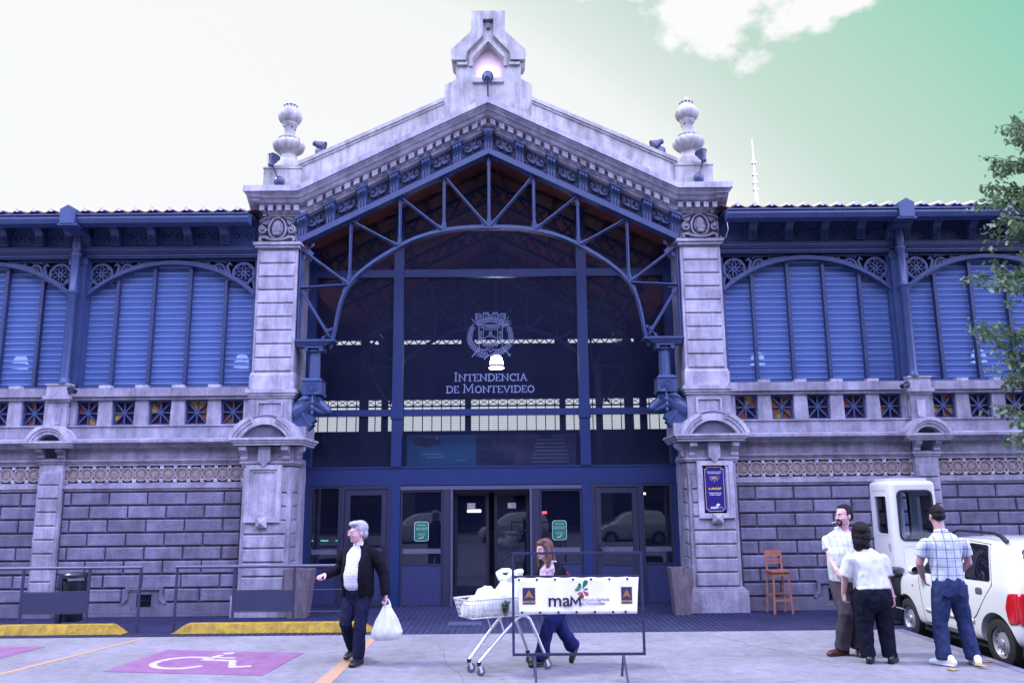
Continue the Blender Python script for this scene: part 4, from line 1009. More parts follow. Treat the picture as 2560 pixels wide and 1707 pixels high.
ln(sm3([(596,930),(650,860),(700,815)]), .016); ln(sm3([(780,968),(850,905),(930,880)]), .014); ln(sm3([(1165,905),(1110,840),(1060,790)]), .014)
ln(arc(1165,900,18,0,6.0,10), .008); ln(sm3([(700,890),(780,935),(870,900),(940,870),(1030,890),(1090,840)]), .008)
ln(sm3([(640,880),(700,920),(760,930)]), .008)
crest = cm.build('crest', 'crest_ink', screen)
def ctext(s, x, y, size, ang, sp=1.0):
    p = cp((x, y)); text('crest_motto', s, size, 'crest_ink', crest, (p[0], .9265, p[1]), rot=(R(90), R(-ang) , 0), bold=.0006, space=sp)
ctext('NI OFENDO', 880, 481, .068, 0); ctext('LIBERTAD', 737, 632, .056, 90); ctext('NI TEMO', 1024, 628, .056, -90); ctext('CON', 870, 790, .052, 180, 1.5)
LET = {'I': ([[(.2,0),(.2,1)],[(.03,.03),(.37,.03)],[(.03,.97),(.37,.97)]], .44),
 'N': ([[(.16,0),(.16,1)],[(.80,0),(.80,1)],[(.16,.97),(.80,.03)],[(.0,.03),(.32,.03)],[(.0,.97),(.2,.97)],[(.66,.97),(.96,.97)]], 1.0),
 'T': ([[(.42,0),(.42,.97)],[(.02,.95),(.82,.95)],[(.24,.03),(.60,.03)],[(.04,.98),(.04,.76)],[(.80,.98),(.80,.76)]], .86),
 'E': ([[(.17,0),(.17,1)],[(.02,.03),(.66,.03)],[(.02,.97),(.62,.97)],[(.17,.52),(.50,.52)],[(.64,.0),(.64,.22)],[(.61,1),(.61,.80)]], .74),
 'D': ([[(.17,0),(.17,1)],[(.02,.03),(.42,.03),(.66,.13),(.80,.34),(.82,.55),(.74,.80),(.56,.94),(.36,.97),(.02,.97)]], .92),
 'C': ([[(.76,.72),(.72,.90),(.54,.97),(.34,.93),(.16,.76),(.10,.50),(.16,.24),(.34,.06),(.54,.03),(.76,.14)],[(.76,.98),(.76,.70)]], .86),
 'A': ([[(.12,.02),(.44,.97),(.78,.02)],[(.24,.33),(.66,.33)],[(-.02,.03),(.28,.03)],[(.62,.03),(.94,.03)]], .92),
 'M': ([[(.14,0),(.20,.97),(.56,.20),(.92,.97),(.98,0)],[(.0,.03),(.30,.03)],[(.82,.03),(1.14,.03)],[(.02,.97),(.24,.97)],[(.88,.97),(1.1,.97)]], 1.18),
 'O': ([[(.46+.36*math.cos(a), .5+.47*math.sin(a)) for a in [k*.3927 for k in range(17)]]], .94),
 'V': ([[(.12,.97),(.45,.03),(.78,.97)],[(-.02,.97),(.28,.97)],[(.62,.97),(.92,.97)]], .88), ' ': ([], .42)}
def slab(name, s, x0, x1, z, h, big):
    wid = 0
    for i, c in enumerate(s): wid += LET[c][1]*(1.25 if i in big else 1)
    k = (x1-x0)/wid; m = MB(); x = x0; yy = 0
    for i, c in enumerate(s):
        f = 1.25 if i in big else 1
        for st in LET[c][0]:
            yy += .00001; vert = len(st) == 2 and abs(st[0][0]-st[1][0]) < .02
            m.ribbon([(x+p[0]*k*f, z+p[1]*h*f) for p in st], h*(.155 if vert or len(st) > 2 else .085), .9255-yy, .929)
        x += LET[c][1]*k*f
    m.build(name, 'crest_ink', screen)
slab('lettering', 'INTENDENCIA', -.695, .690, 4.045, .135, (0,)); slab('lettering', 'DE MONTEVIDEO', -.840, .825, 3.825, .130, (3,))

# ================================================================== INTERIOR
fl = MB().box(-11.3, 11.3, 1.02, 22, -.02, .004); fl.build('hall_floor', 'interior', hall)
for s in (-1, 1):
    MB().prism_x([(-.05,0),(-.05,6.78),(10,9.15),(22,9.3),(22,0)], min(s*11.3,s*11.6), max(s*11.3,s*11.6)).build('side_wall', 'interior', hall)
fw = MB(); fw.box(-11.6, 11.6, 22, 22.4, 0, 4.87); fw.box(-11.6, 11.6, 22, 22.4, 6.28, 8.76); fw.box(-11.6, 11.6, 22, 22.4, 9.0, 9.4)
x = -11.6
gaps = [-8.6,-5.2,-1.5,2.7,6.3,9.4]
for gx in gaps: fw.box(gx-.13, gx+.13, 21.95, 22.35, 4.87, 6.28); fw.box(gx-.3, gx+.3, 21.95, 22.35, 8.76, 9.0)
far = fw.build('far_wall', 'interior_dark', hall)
fb = MB(); x = -11.5; k = 0
while x < 11.5:
    fb.box(x-.02, x+.02, 22.1, 22.14, 4.87, 6.28); k += 1
    fb.beam((x,6.0),(x+.42,6.28),.03,22.11,22.13); fb.beam((x+.42,6.0),(x,6.28),.03,22.112,22.132); fb.beam((x+.21,8.76),(x,9.0),.05,22.11,22.13); fb.beam((x+.21,8.76),(x+.42,9.0),.05,22.112,22.132); x += .42
fb.box(-11.5,11.5,22.09,22.15,5.93,6.0)
for q in range(11): fb.box(-11.5, 11.5, 22.16, 22.18, 4.93+.09*q, 4.945+.09*q)
tag(fb.build('far_window_bars', 'iron_dark', far), kind='stuff')
MB().box(-11.6, 11.6, 9.9, 22.4, 9.31, 9.36).build('hall_ceiling', 'boards', hall)
nr = MB()
for s in (-1, 1):
    nr.add([(0,.24,8.36),(s*3.46,.24,8.36-SL*3.46),(s*3.46,9,8.36-SL*3.46),(0,9,8.36),(0,.24,8.42),(s*3.46,.24,8.42-SL*3.46),(s*3.46,9,8.42-SL*3.46),(0,9,8.42)],
        [(0,1,2,3),(4,7,6,5),(1,5,6,2)] if s < 0 else [(0,3,2,1),(4,5,6,7),(1,2,6,5)])
nave = nr.build('nave_roof', 'boards', hall)
for s in (-1, 1):          # side roofs that close the gap between nave and wings
    MB().box(min(s*3.44,s*4.16), max(s*3.44,s*4.16), .3, 10, 6.64, 6.70).build('valley_roof', 'boards', hall)
for s in (-1, 1):
    for k in range(7):
        xx = .25+.5*k; MB().box(s*xx-.03, s*xx+.03, 1.1, 9, 8.20-SL*xx, 8.30-SL*xx).build('purlin', 'boards', nave)
def girder(y, drop, m='iron_dark'):
    gm = MB(); yy = 0
    for s in (-1, 1):
        gm.beam((0,8.25-drop),(s*3.4,8.25-drop-SL*3.4),.07,y,y+.08); gm.beam((0,7.90-drop),(s*3.4,7.90-drop-SL*3.4),.07,y+.001,y+.081)
        n = 12
        for k in range(n):
            xa, xb = 3.4*k/n, 3.4*(k+1)/n; yy += .0005
            gm.beam((s*xa,7.9-drop-SL*xa),(s*xb,8.25-drop-SL*xb),.035,y+.02+yy,y+.05+yy); gm.beam((s*xa,8.25-drop-SL*xa),(s*xb,7.9-drop-SL*xb),.035,y+.024+yy,y+.054+yy)
    gm.build('lattice_girder', m, nave)
girder(1.35, .12, 'iron'); girder(3.6, .1); girder(6.2, .1)
inner = copy_tree(truss, hall); inner.location = (0, 7.2, -.35); inner.name = 'inner_truss'
# inner columns and counters of the hall
for x in (-8.2,-3.5,3.5,8.2):
    for y in (7.3, 14.5): MB().lathe([(.22,0),(.22,.25),(.13,.3),(.12,6.5)], 12, (x,y,0)).build('hall_column', 'interior_dark', hall, 50)
mat('teal_print', (.05, .24, .42), .6, .25, 1.6, col2=(.06, .30, .48)); mat('photo_print', (.26, .22, .30), .6, .9, 3.2, col2=(.04, .04, .10)); mat('print_mark', (.50, .56, .70), .6)
b1 = MB().box(-1.64, -.31, 1.60, 1.63, 2.50, 3.09).build('hanging_banner', 'teal_print')
tag(b1, 'teal printed banner hanging inside behind the glass above the doors', 'banner')
MB().prism([(-1.60,3.06),(-1.00,3.06),(-.98,2.93),(-1.20,2.86),(-1.45,2.90)], 1.594, 1.599).build('print_shape', 'photo_print', b1)
MB().prism([(-1.06,2.99),(-1.02,3.05),(-1.06,3.07),(-1.10,3.05)], 1.59, 1.5935).build('print_pin', 'print_mark', b1)
for (zz, a, b) in ((2.72,-1.35,-.95),(2.66,-1.28,-.9),(2.60,-.7,-.5)): MB().box(a, b, 1.594, 1.599, zz, zz+.022).build('print_line', 'print_mark', b1)
b2 = MB().box(-.305, 1.62, 1.60, 1.63, 2.50, 3.09).build('hanging_banner', 'photo_print')
tag(b2, 'dark photographic banner of a building hanging inside next to the teal one', 'banner')
for (a, b, z0, z1) in ((-.28,.0,2.86,3.04),(-.02,.25,2.55,2.75),(.05,.40,2.52,2.62),(-.28,.05,2.55,2.80)): MB().box(a, b, 1.594+random.random()*.003, 1.599, z0, z1).build('print_shape', 'door_panel', b2)
for k in range(7): MB().box(.75+.02*k, 1.5-.02*k, 1.5945, 1.599, 2.56+.07*k, 2.575+.07*k).build('print_line', 'print_mark', b2)
# counters and lit signs deep in the hall
mat('sign_glow', (.8,.8,.85), .5, emit=((.85,.85,1.0), 2.2)); mat('sign_red', (.6,.02,.02), .5, emit=((1,.06,.05), 2.5)); mat('lamp_warm', (.8,.6,.3), .5, emit=((1,.75,.4), 3.0)); mat('green_glow', (.1,.5,.3), .5, emit=((.1,.9,.5), .8))
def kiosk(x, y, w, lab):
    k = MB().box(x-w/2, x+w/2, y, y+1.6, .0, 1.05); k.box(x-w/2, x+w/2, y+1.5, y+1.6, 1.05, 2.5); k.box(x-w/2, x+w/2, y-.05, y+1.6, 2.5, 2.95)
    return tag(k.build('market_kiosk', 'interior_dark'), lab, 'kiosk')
k1 = kiosk(.9, 7.0, 3.4, 'dim market kiosk with a lit lettered fascia deep inside beyond the open sliding doors')
text('fascia_lettering', 'vinilo alegre', .30, 'sign_glow', k1, (.25, 6.94, 2.70), ex=.004)
MB().box(1.3, 1.75, 6.93, 6.949, 2.86, 2.92).build('sign_bar', 'sign_red', k1)
MB().box(-.75, -.40, 6.93, 6.949, 1.55, 1.62).build('sign_bar', 'lamp_warm', k1); MB().box(1.15, 1.27, 6.93, 6.949, 1.5, 1.56).build('sign_bar', 'sign_red', k1)
k2 = kiosk(-4.2, 6.0, 3.0, 'dim market kiosk with small green lights, behind the doors beside the black jacketed man')
for q in range(6): MB().box(-5.3+.36*q, -5.12+.36*q, 5.93, 5.949, .92, .945).build('counter_light', 'green_glow', k2)
k3 = kiosk(4.6, 6.4, 3.0, 'dim market kiosk with a white panel, behind the doors beside the blue plaque pier')
MB().box(3.5, 3.75, 6.33, 6.349, 2.2, 2.42).build('sign_bar', 'sign_glow', k3); MB().box(3.62, 3.70, 6.33, 6.349, 1.95, 2.0).build('sign_bar', 'lamp_warm', k3)
# pendant lamps
mat('lamp_glass', (.8,.8,.8), .4, emit=((1,1,.93), 18)); mat('lamp_body', (.35,.36,.38), .4, emit=((.9,.93,1.0), .16))
pl0 = empty('pendant_lamp')
MB().lathe([(.03,.30),(.09,.29),(.125,.24),(.15,.14),(.155,.10)], 20).build('reflector', 'lamp_glass', pl0, 60)
MB().lathe([(.155,.10),(.163,.03)], 20).build('rim', 'lamp_body', pl0, 60)
MB().lathe([(.163,.03),(.165,.01),(.12,.0),(.02,.0)], 20).build('diffuser', 'lamp_glass', pl0, 60)
MB().tube([(0,0,.29),(0,0,.42)], .045, 10).build('ballast', 'black_metal', pl0); MB().tube([(0,0,.42),(0,0,2.2)], .008, 6).build('cord', 'black_metal', pl0)
for i, (x, z, lab) in enumerate(((.06, 4.76, 'white bell pendant lamp glowing right below the crest on the glass'), (-10.7, 4.86, 'white bell pendant lamp behind the louvred window beyond the downpipe above the litter bin'), (-5.70, 4.84, 'white bell pendant lamp behind the louvres next to the pier with the empty plaque frame'), (5.98, 4.79, 'white bell pendant lamp behind the louvred window above the wooden bar chair'), (11.0, 4.81, 'white bell pendant lamp behind the louvred window half hidden by the street tree'))):
    o = pl0 if i == 0 else copy_tree(pl0); o.location = (x, 4.0, z)
    tag(o, lab or 'white bell pendant lamp glowing behind a louvred arched window', 'pendant lamp', None if i == 0 else 'pendant lamps behind the louvres')
# ================================================================== THINGS ON AND BEFORE THE BUILDING
# ---------------- blue plaque on the pier
mat('plaque_blue', (.018, .014, .155), .35, .1, 4); mat('plaque_gold', (.55, .40, .30), .5); mat('ancap_yellow', (.85, .55, .02), .5); mat('plaque_white', (.80, .80, .86), .5)
pq = MB().box(-.188, .188, -.018, 0, -.40, .40).build('wall_plaque', 'plaque_blue', None, None, (3.805, -.257, 2.0))
tag(pq, 'dark blue sponsor plaque with yellow lettering framed on the stone pier', 'plaque')
c = .035; w, h = .158, .365
MB().ribbon([(-w+c,-h),(w-c,-h),(w-c,-h+c),(w,-h+c),(w,h-c),(w-c,h-c),(w-c,h),(-w+c,h),(-w+c,h-c),(-w,h-c),(-w,-h+c),(-w+c,-h+c)], .008, -.0205, -.017, True).build('gilt_border', 'plaque_gold', pq)
for t, sz, z, m in (('Cuando la cultura da triunfos', .021, .288, 'plaque_white'), ('La sociedad se transforma', .021, .262, 'plaque_white'), ('Uruguayos haciendo', .026, -.065, 'plaque_white'), ('el futuro Uruguay', .026, -.094, 'plaque_white')):
    text('lettering', t, sz, m, pq, (0,-.0195,z), bold=.0004)
text('lettering', 'A ANCAP', .05, 'ancap_yellow', pq, (0,-.0195,.005), bold=.0016)
text('lettering', 'maM', .066, 'plaque_white', pq, (-.02,-.0195,-.305), bold=.0016)
for k, a in enumerate((35, 75, 115, 160)): MB().prism(leafpoly(.045,-.275,.042,.02,R(a)), -.0205-.0003*k, -.018).build('petal', 'plaque_white', pq)
MB().box(.05,.115,-.0195,-.018,-.312,-.302).build('small_print', 'plaque_gold', pq)
st = MB(); st.beam((-.09,.205),(.09,.205),.006,-.0205,-.0178)
for k, a in enumerate((-90,-130,-50,-155,-25)): st.beam((0,.2),(.085*math.cos(R(a))*(1 if k else 1),.2+.085*math.sin(R(a))),.008,-.0206-.0003*(k+1),-.0178)
st.build('star_emblem', 'plaque_gold', pq)
# ---------------- floodlights
mat('lamp_blue', (.03, .045, .105), .35, .1, 8)
def floodlight(loc, lean, aim, label, reach=.36, disc=True, group='black floodlights on the gable'):
    r = empty('floodlight', label, 'floodlight', loc, 0, group)
    MB().lathe([(.095,0),(.10,.02),(.085,.035),(.03,.05)], 18).xf(lambda x,y,z: (x,-z,y)).build('mount', 'lamp_blue', r, 50) if disc else MB().lathe([(.10,-.03),(.10,.07),(.07,.10)], 14).build('mount', 'lamp_blue', r, 50)
    tip = Vector(lean)*reach
    st0 = Vector((0,-.04,0)) if disc else Vector((0,0,.08))
    MB().tube([st0, tip*.5, tip], .017, 8).build('arm', 'lamp_blue', r)
    a = Vector(aim).normalized()
    hd = MB().lathe([(.035,-.07),(.05,-.06),(.055,.0),(.085,.08),(.10,.13),(.112,.135),(.112,.155),(.09,.15)], 18)
    q = a.to_track_quat('Z', 'Y'); hd.v = [tuple(q@Vector(v)+tip) for v in hd.v]; hd.build('lamp_head', 'lamp_blue', r, 50)
    return r
floodlight((-3.80,-.235,7.57), (-.37,-.25,.90), (.25,.25,.95), 'black floodlight on the pedestal of the urn beside the thin rod')
floodlight((3.83,-.235,7.57), (.22,-.25,.95), (-.2,.25,.95), 'black floodlight on the pedestal of the urn beside the loose cable')
floodlight((-3.13,.0,8.20), (-.35,-.1,.93), (.75,0,-.35), 'small black floodlight perched on the parapet slope next to the urn beside the thin rod', .20, False)
floodlight((3.20,.0,8.17), (-.05,-.1,.99), (-.7,0,-.38), 'small black floodlight perched on the parapet slope next to the urn beside the loose cable', .20, False)
fl = floodlight((0.0,-.12,9.12), (-.02,-.35,.95), (.02,.75,.55), 'black floodlight lit at the apex of the gable below the niche', .46)
sp = bpy.data.lights.new('floodlight_lamp', 'SPOT'); sp.energy = 10; sp.spot_size = R(75); sp.spot_blend = .9; sp.color = (1, .86, .88); sp.shadow_soft_size = .05
spo = bpy.data.objects.new('floodlight_lamp', sp); COL.objects.link(spo); spo.parent = fl; tipv = Vector((-.01,-.16,.44))+Vector((0,.13,.10)); spo.location = tipv
spo.rotation_euler = Vector((.02,.62,.35)).normalized().to_track_quat('-Z','Y').to_euler()
# ---------------- cctv, rod, mast, cable
def cctv(loc, s, label):
    r = empty('security_camera', label, 'camera', loc, 0, 'security cameras on the balustrade')
    MB().box(-.03,.03,-.03,.02,-.05,.05).build('bracket', 'black_metal', r); MB().tube([(0,-.02,0),(s*.05,-.10,-.005)], .014, 8).build('arm', 'black_metal', r)
    m = MB().tube([(s*.02,-.09,.01),(s*.17,-.19,-.05)], .038, 12); m.build('housing', 'black_metal', r, 50)
    MB().tube([(s*.165,-.187,-.048),(s*.19,-.204,-.058)], [.042,.042], 12).build('lens_hood', 'black_metal', r, 50)
cctv((-7.30,-.14,3.80), 1, 'black security camera beside the pilaster, above the litter bin side'); cctv((7.30,-.14,3.76), -1, 'black security camera beside the pilaster above the white guard booth')
tag(MB().tube([(-4.20,.3,7.85),(-4.21,.3,8.42)], .006, 6).build('lightning_rod', 'galv'), 'thin grey rod standing behind the urn pedestal', 'rod')
ms = empty('radio_mast', 'thin pale radio mast rising far behind the tiled roof', 'mast', (14.45,30,0))
MB().tube([(0,0,0),(0,0,18.6),(0,0,18.8),(0,0,20.3),(0,0,22.1)], [.16,.14,.09,.07,.03], 8).build('pole', 'galv', ms)
for z in (19.0, 19.4, 19.9, 20.6): MB().box(-.13,.13,-.1,.1,z,z+.12).build('antenna_panel', 'galv', ms)
tag(MB().tube([(4.27,-.10,6.95),(4.32,-.16,6.80),(4.33,-.18,6.62),(4.29,-.14,6.48),(4.25,-.06,6.46),(4.23,-.02,6.55)], .012, 8).build('loose_cable', 'galv'), 'loose pale cable looped down from the cornice to the gutter', 'cable')
# ---------------- planters
mat('planter_wood', (.22, .185, .22), .8, .45, 5, .4, 30, stretch=(3,3,.8)); mat('soil', (.05,.04,.04), .95, .3, 20)
def planter(x, y, wt, wb, h, label):
    r = empty('tapered_planter', label, 'planter', (x,y,0), 0, 'tapered planters by the piers')
    t, b = wt/2, wb/2
    for k in range(4):
        a = k*math.pi/2; q = Matrix.Rotation(a, 3, 'Z')
        vs = [(-b,-b,0),(b,-b,0),(t,-t,h),(-t,-t,h),(-b+.02,-b+.025,0),(b-.02,-b+.025,0),(t-.02,-t+.025,h),(-t+.02,-t+.025,h)]
        MB().add([q@Vector(v) for v in vs], [(0,1,2,3),(5,4,7,6),(0,4,5,1),(3,2,6,7),(1,5,6,2),(4,0,3,7)]).build('side_board', 'planter_wood', r)
    MB().box(-t+.03,t-.03,-t+.03,t-.03,h-.08,h-.05).build('soil', 'soil', r)
planter(3.13, -.40, .36, .25, .735, 'tapered weathered wooden planter standing by the pier with the blue plaque')
planter(-3.14, -.30, .44, .30, .76, 'tapered weathered wooden planter standing by the pier behind the railing')
# ---------------- bar chair
mat('chair_wood', (.34, .135, .085), .45, .25, 6, stretch=(6,6,.8))
def bar_chair():
    r = empty('bar_chair', 'tall orange brown wooden bar chair standing against the stone wall', 'chair', (4.74,-.38,0), R(8)); r.scale = (.78, .74, .98)
    def slab_(name, pts, rad): MB().tube(pts, rad, 4).build(name, 'chair_wood', r, 20)
    W2 = .185
    for s in (-1, 1):
        slab_('leg', [(s*.20,-.18,0),(s*.165,-.15,.64)], [.026,.024])
        slab_('leg', [(s*.20,.20,0),(s*.165,.14,.66),(s*.175,.20,1.0)], [.026,.024,.022])
        MB().beam((s*.19,.2),(s*.16,.2),.01,0,0.01) if False else None
        m = MB().box(s*.185-.011, s*.185+.011, -.16, .16, .26, .29); m.build('stretcher', 'chair_wood', r)
    MB().box(-.18,.18,-.185,-.16,.20,.232).build('foot_rail', 'chair_wood', r); MB().box(-.18,.18,.17,.19,.28,.31).build('stretcher', 'chair_wood', r)
    se = MB().box(-.205,.205,-.20,.17,.655,.685); me = se.mesh('seat', 'chair_wood'); bm = bmesh.new(); bm.from_mesh(me); bmesh.ops.bevel(bm, geom=bm.edges[:], offset=.012, segments=2, affect='EDGES'); bm.to_mesh(me); bm.free(); obj('seat', me, r)
    MB().box(-.17,.17,-.16,.13,.60,.654).build('apron', 'chair_wood', r)
    for z, hh in ((.91,.10),(.84,.03),(.79,.03)):
        n = 6; vs = []
        for k in range(n+1):
            x = -.17+.34*k/n; y = .175+.035*math.cos(x*9)-.02+ (z-.8)*.12; vs += [(x,y,z),(x,y+.018,z),(x,y+.018,z+hh),(x,y,z+hh)]
        fs = [(0,1,2,3)]+[(4*n,4*n+3,4*n+2,4*n+1)]
        for k in range(n):
            for q in range(4): fs.append((4*k+q, 4*k+4+q, 4*k+4+(q+1)%4, 4*k+(q+1)%4))
        MB().add(vs, fs).build('back_slat', 'chair_wood', r)
bar_chair()
# ---------------- railings
mat('rail_metal', (.15, .16, .25), .35, .12, 6, metal=.4); mat('rail_panel', (.045, .055, .125), .45, .1, 5)
def railing(posts, panels, x0, x1, label):
    y = -1.71
    r = empty('steel_railing', label, 'railing', (x0,y,0), 0, 'steel railings along the parking bays')
    for p in posts: MB().box(p-x0-.018,p-x0+.018,-.012,.012,0,.90).build('post', 'rail_panel', r)
    MB().tube([(0,0,.915),(x1-x0,0,.915)], .024, 10).build('handrail', 'rail_metal', r, 60)
    for z in (.575, .265):
        MB().tube([(0,0,z),(x1-x0,0,z)], .006, 6).build('wire', 'rail_metal', r)
    for (a, b) in panels: MB().box(a-x0+.02,b-x0-.02,-.008,.008,.275,.565).build('infill_panel', 'rail_panel', r)
railing([-8.7,-7.75,-6.90,-5.92,-5.16], [(-6.90,-5.92),(-8.7,-7.75)], -8.7, -5.14, 'grey steel railing with an infill panel in front of the litter bin')
railing([-4.62,-3.765,-2.875,-1.98], [(-3.765,-2.875)], -4.64, -1.96, 'grey steel railing with an infill panel ending behind the man in the black jacket')
# ---------------- litter bins
mat('bin_green', (.008, .022, .03), .4, .15, 6)
def bin_(x, y, label):
    r = empty('litter_bin', label, 'bin', (x,y,0), 0, 'dark litter bins')
    MB().box(-.20,-.13,-.05,.05,0,.80).build('post', 'rail_panel', r)
    MB().lathe([(.13,0),(.135,.02),(.17,.52),(.175,.58),(.16,.585)], 18, (.05,0,.10)).build('bucket', 'bin_green', r, 40)
    MB().lathe([(.185,0),(.185,.05),(.16,.075),(.02,.085)], 18, (.05,0,.74)).build('lid', 'bin_green', r, 40)
    for s in (-1, 1): MB().box(.05+s*.15-.012, .05+s*.15+.012, -.02, .02, .68, .75).build('lid_strut', 'bin_green', r)
bin_(-6.40, -1.25, 'dark green litter bin on a post behind the steel railing'); bin_(5.95, -1.75, 'dark litter bin on a post beside the white guard booth')
# ---------------- guard booth
mat('fibreglass', (.56, .58, .62), .35, .06, 3, coat=.3); mat('fibre_inner', (.55,.56,.62), .6)
def booth():
    X0, Y0, wd, dp, hz, zb = 6.12, -1.70, .70, .78, 2.08, .10
    r = empty('guard_booth', 'white moulded guard booth with rounded dark edged windows behind the white car', 'booth', (X0,Y0,0), 0)
    me = MB().box(0,wd,0,dp,zb,hz).mesh('shell', 'fibreglass'); bm = bmesh.new(); bm.from_mesh(me)
    bmesh.ops.bevel(bm, geom=bm.edges[:], offset=.07, segments=4, affect='EDGES', profile=.5); bm.to_mesh(me); bm.free()
    shell = obj('shell', me, r); shade(me, 40)
    def rr(x0,x1,z0,z1,rad,n=5):
        P = []
        for (cx,cz,a0) in ((x1-rad,z0+rad,-90),(x1-rad,z1-rad,0),(x0+rad,z1-rad,90),(x0+rad,z0+rad,180)):
            for k in range(n+1): a = R(a0+90*k/n); P.append((cx+rad*math.cos(a), cz+rad*math.sin(a)))
        return P
    front = rr(.10,.615,1.20,1.93,.075); side = rr(.16,.56,1.28,1.86,.04)
    cut = [MB().prism(front,-.2,.4), MB().prism(front,.5,1.2), MB().box(.04,wd-.04,.04,dp-.04,zb+.06,hz-.06)]
    cs = MB().prism(side,-.2,.3); cs.v = [(y,x,z) for x,y,z in cs.v]; cs.f = [f[::-1] for f in cs.f]
    cs2 = MB().prism(side,.45,1.0); cs2.v = [(y,x,z) for x,y,z in cs2.v]; cs2.f = [f[::-1] for f in cs2.f]
    for cme in cut[2:]+cut[:2]+[cs,cs2]:
        co = cme.build('cutter', None); co.parent = r
        mo = shell.modifiers.new('b','BOOLEAN'); mo.object = co; mo.operation = 'DIFFERENCE'; mo.solver = 'EXACT'
        nm = eval_mesh(shell); shell.modifiers.clear(); shell.data = nm; bpy.data.objects.remove(co)
    shade(shell.data, 35)
    MB().ribbon(front, .03, -.012, .045, True).build('window_gasket', 'rubber', r); MB().prism(front, .02, .026).build('window_pane', 'clear_glass', r)
    MB().ribbon(front, .02, dp-.04, dp+.006, True).build('window_gasket', 'rubber', r); MB().prism(front, dp-.03, dp-.024).build('window_pane', 'clear_glass', r)
    for xx in (-.008, wd-.04):
        g1 = MB().ribbon(side, .016, xx, xx+.048, True); g1.v = [(y,x,z) for x,y,z in g1.v]; g1.f = [f[::-1] for f in g1.f]; g1.build('window_gasket', 'fibre_inner', r)
        g2 = MB().prism(side, xx+.02, xx+.026); g2.v = [(y,x,z) for x,y,z in g2.v]; g2.f = [f[::-1] for f in g2.f]; g2.build('window_pane', 'clear_glass', r)
    dr = MB().ribbon(rr(.10,.66,.20,1.95,.04), .012, -.006, .02, True); dr.v = [(y,x,z) for x,y,z in dr.v]; dr.f = [f[::-1] for f in dr.f]; dr.build('door_edge', 'fibre_inner', r)
    MB().ribbon(rr(.13,.60,.66,1.12,.02), .014, -.010, .01, True).build('raised_panel', 'fibreglass', r)
    MB().box(.08,.62,.10,.70,hz-.01,hz+.045).build('roof_cap', 'fibreglass', r)
    MB().box(-.02,.0,.14,.18,1.05,1.15).build('door_latch', 'galv', r)
    MB().box(.30,.34,.34,.40,.2,2.0).build('inner_post', 'fibre_inner', r); MB().box(.06,.64,.42,.70,.86,.90).build('inner_shelf', 'fibre_inner', r)
    MB().box(.05,.65,.05,.73,.0,.12).build('base_frame', 'black_metal', r)
    MB().tube([(.2,-.02,.12),(.2,-.32,.10),(.24,-.42,.06)], .022, 8).build('tow_bar', 'galv', r)
booth()
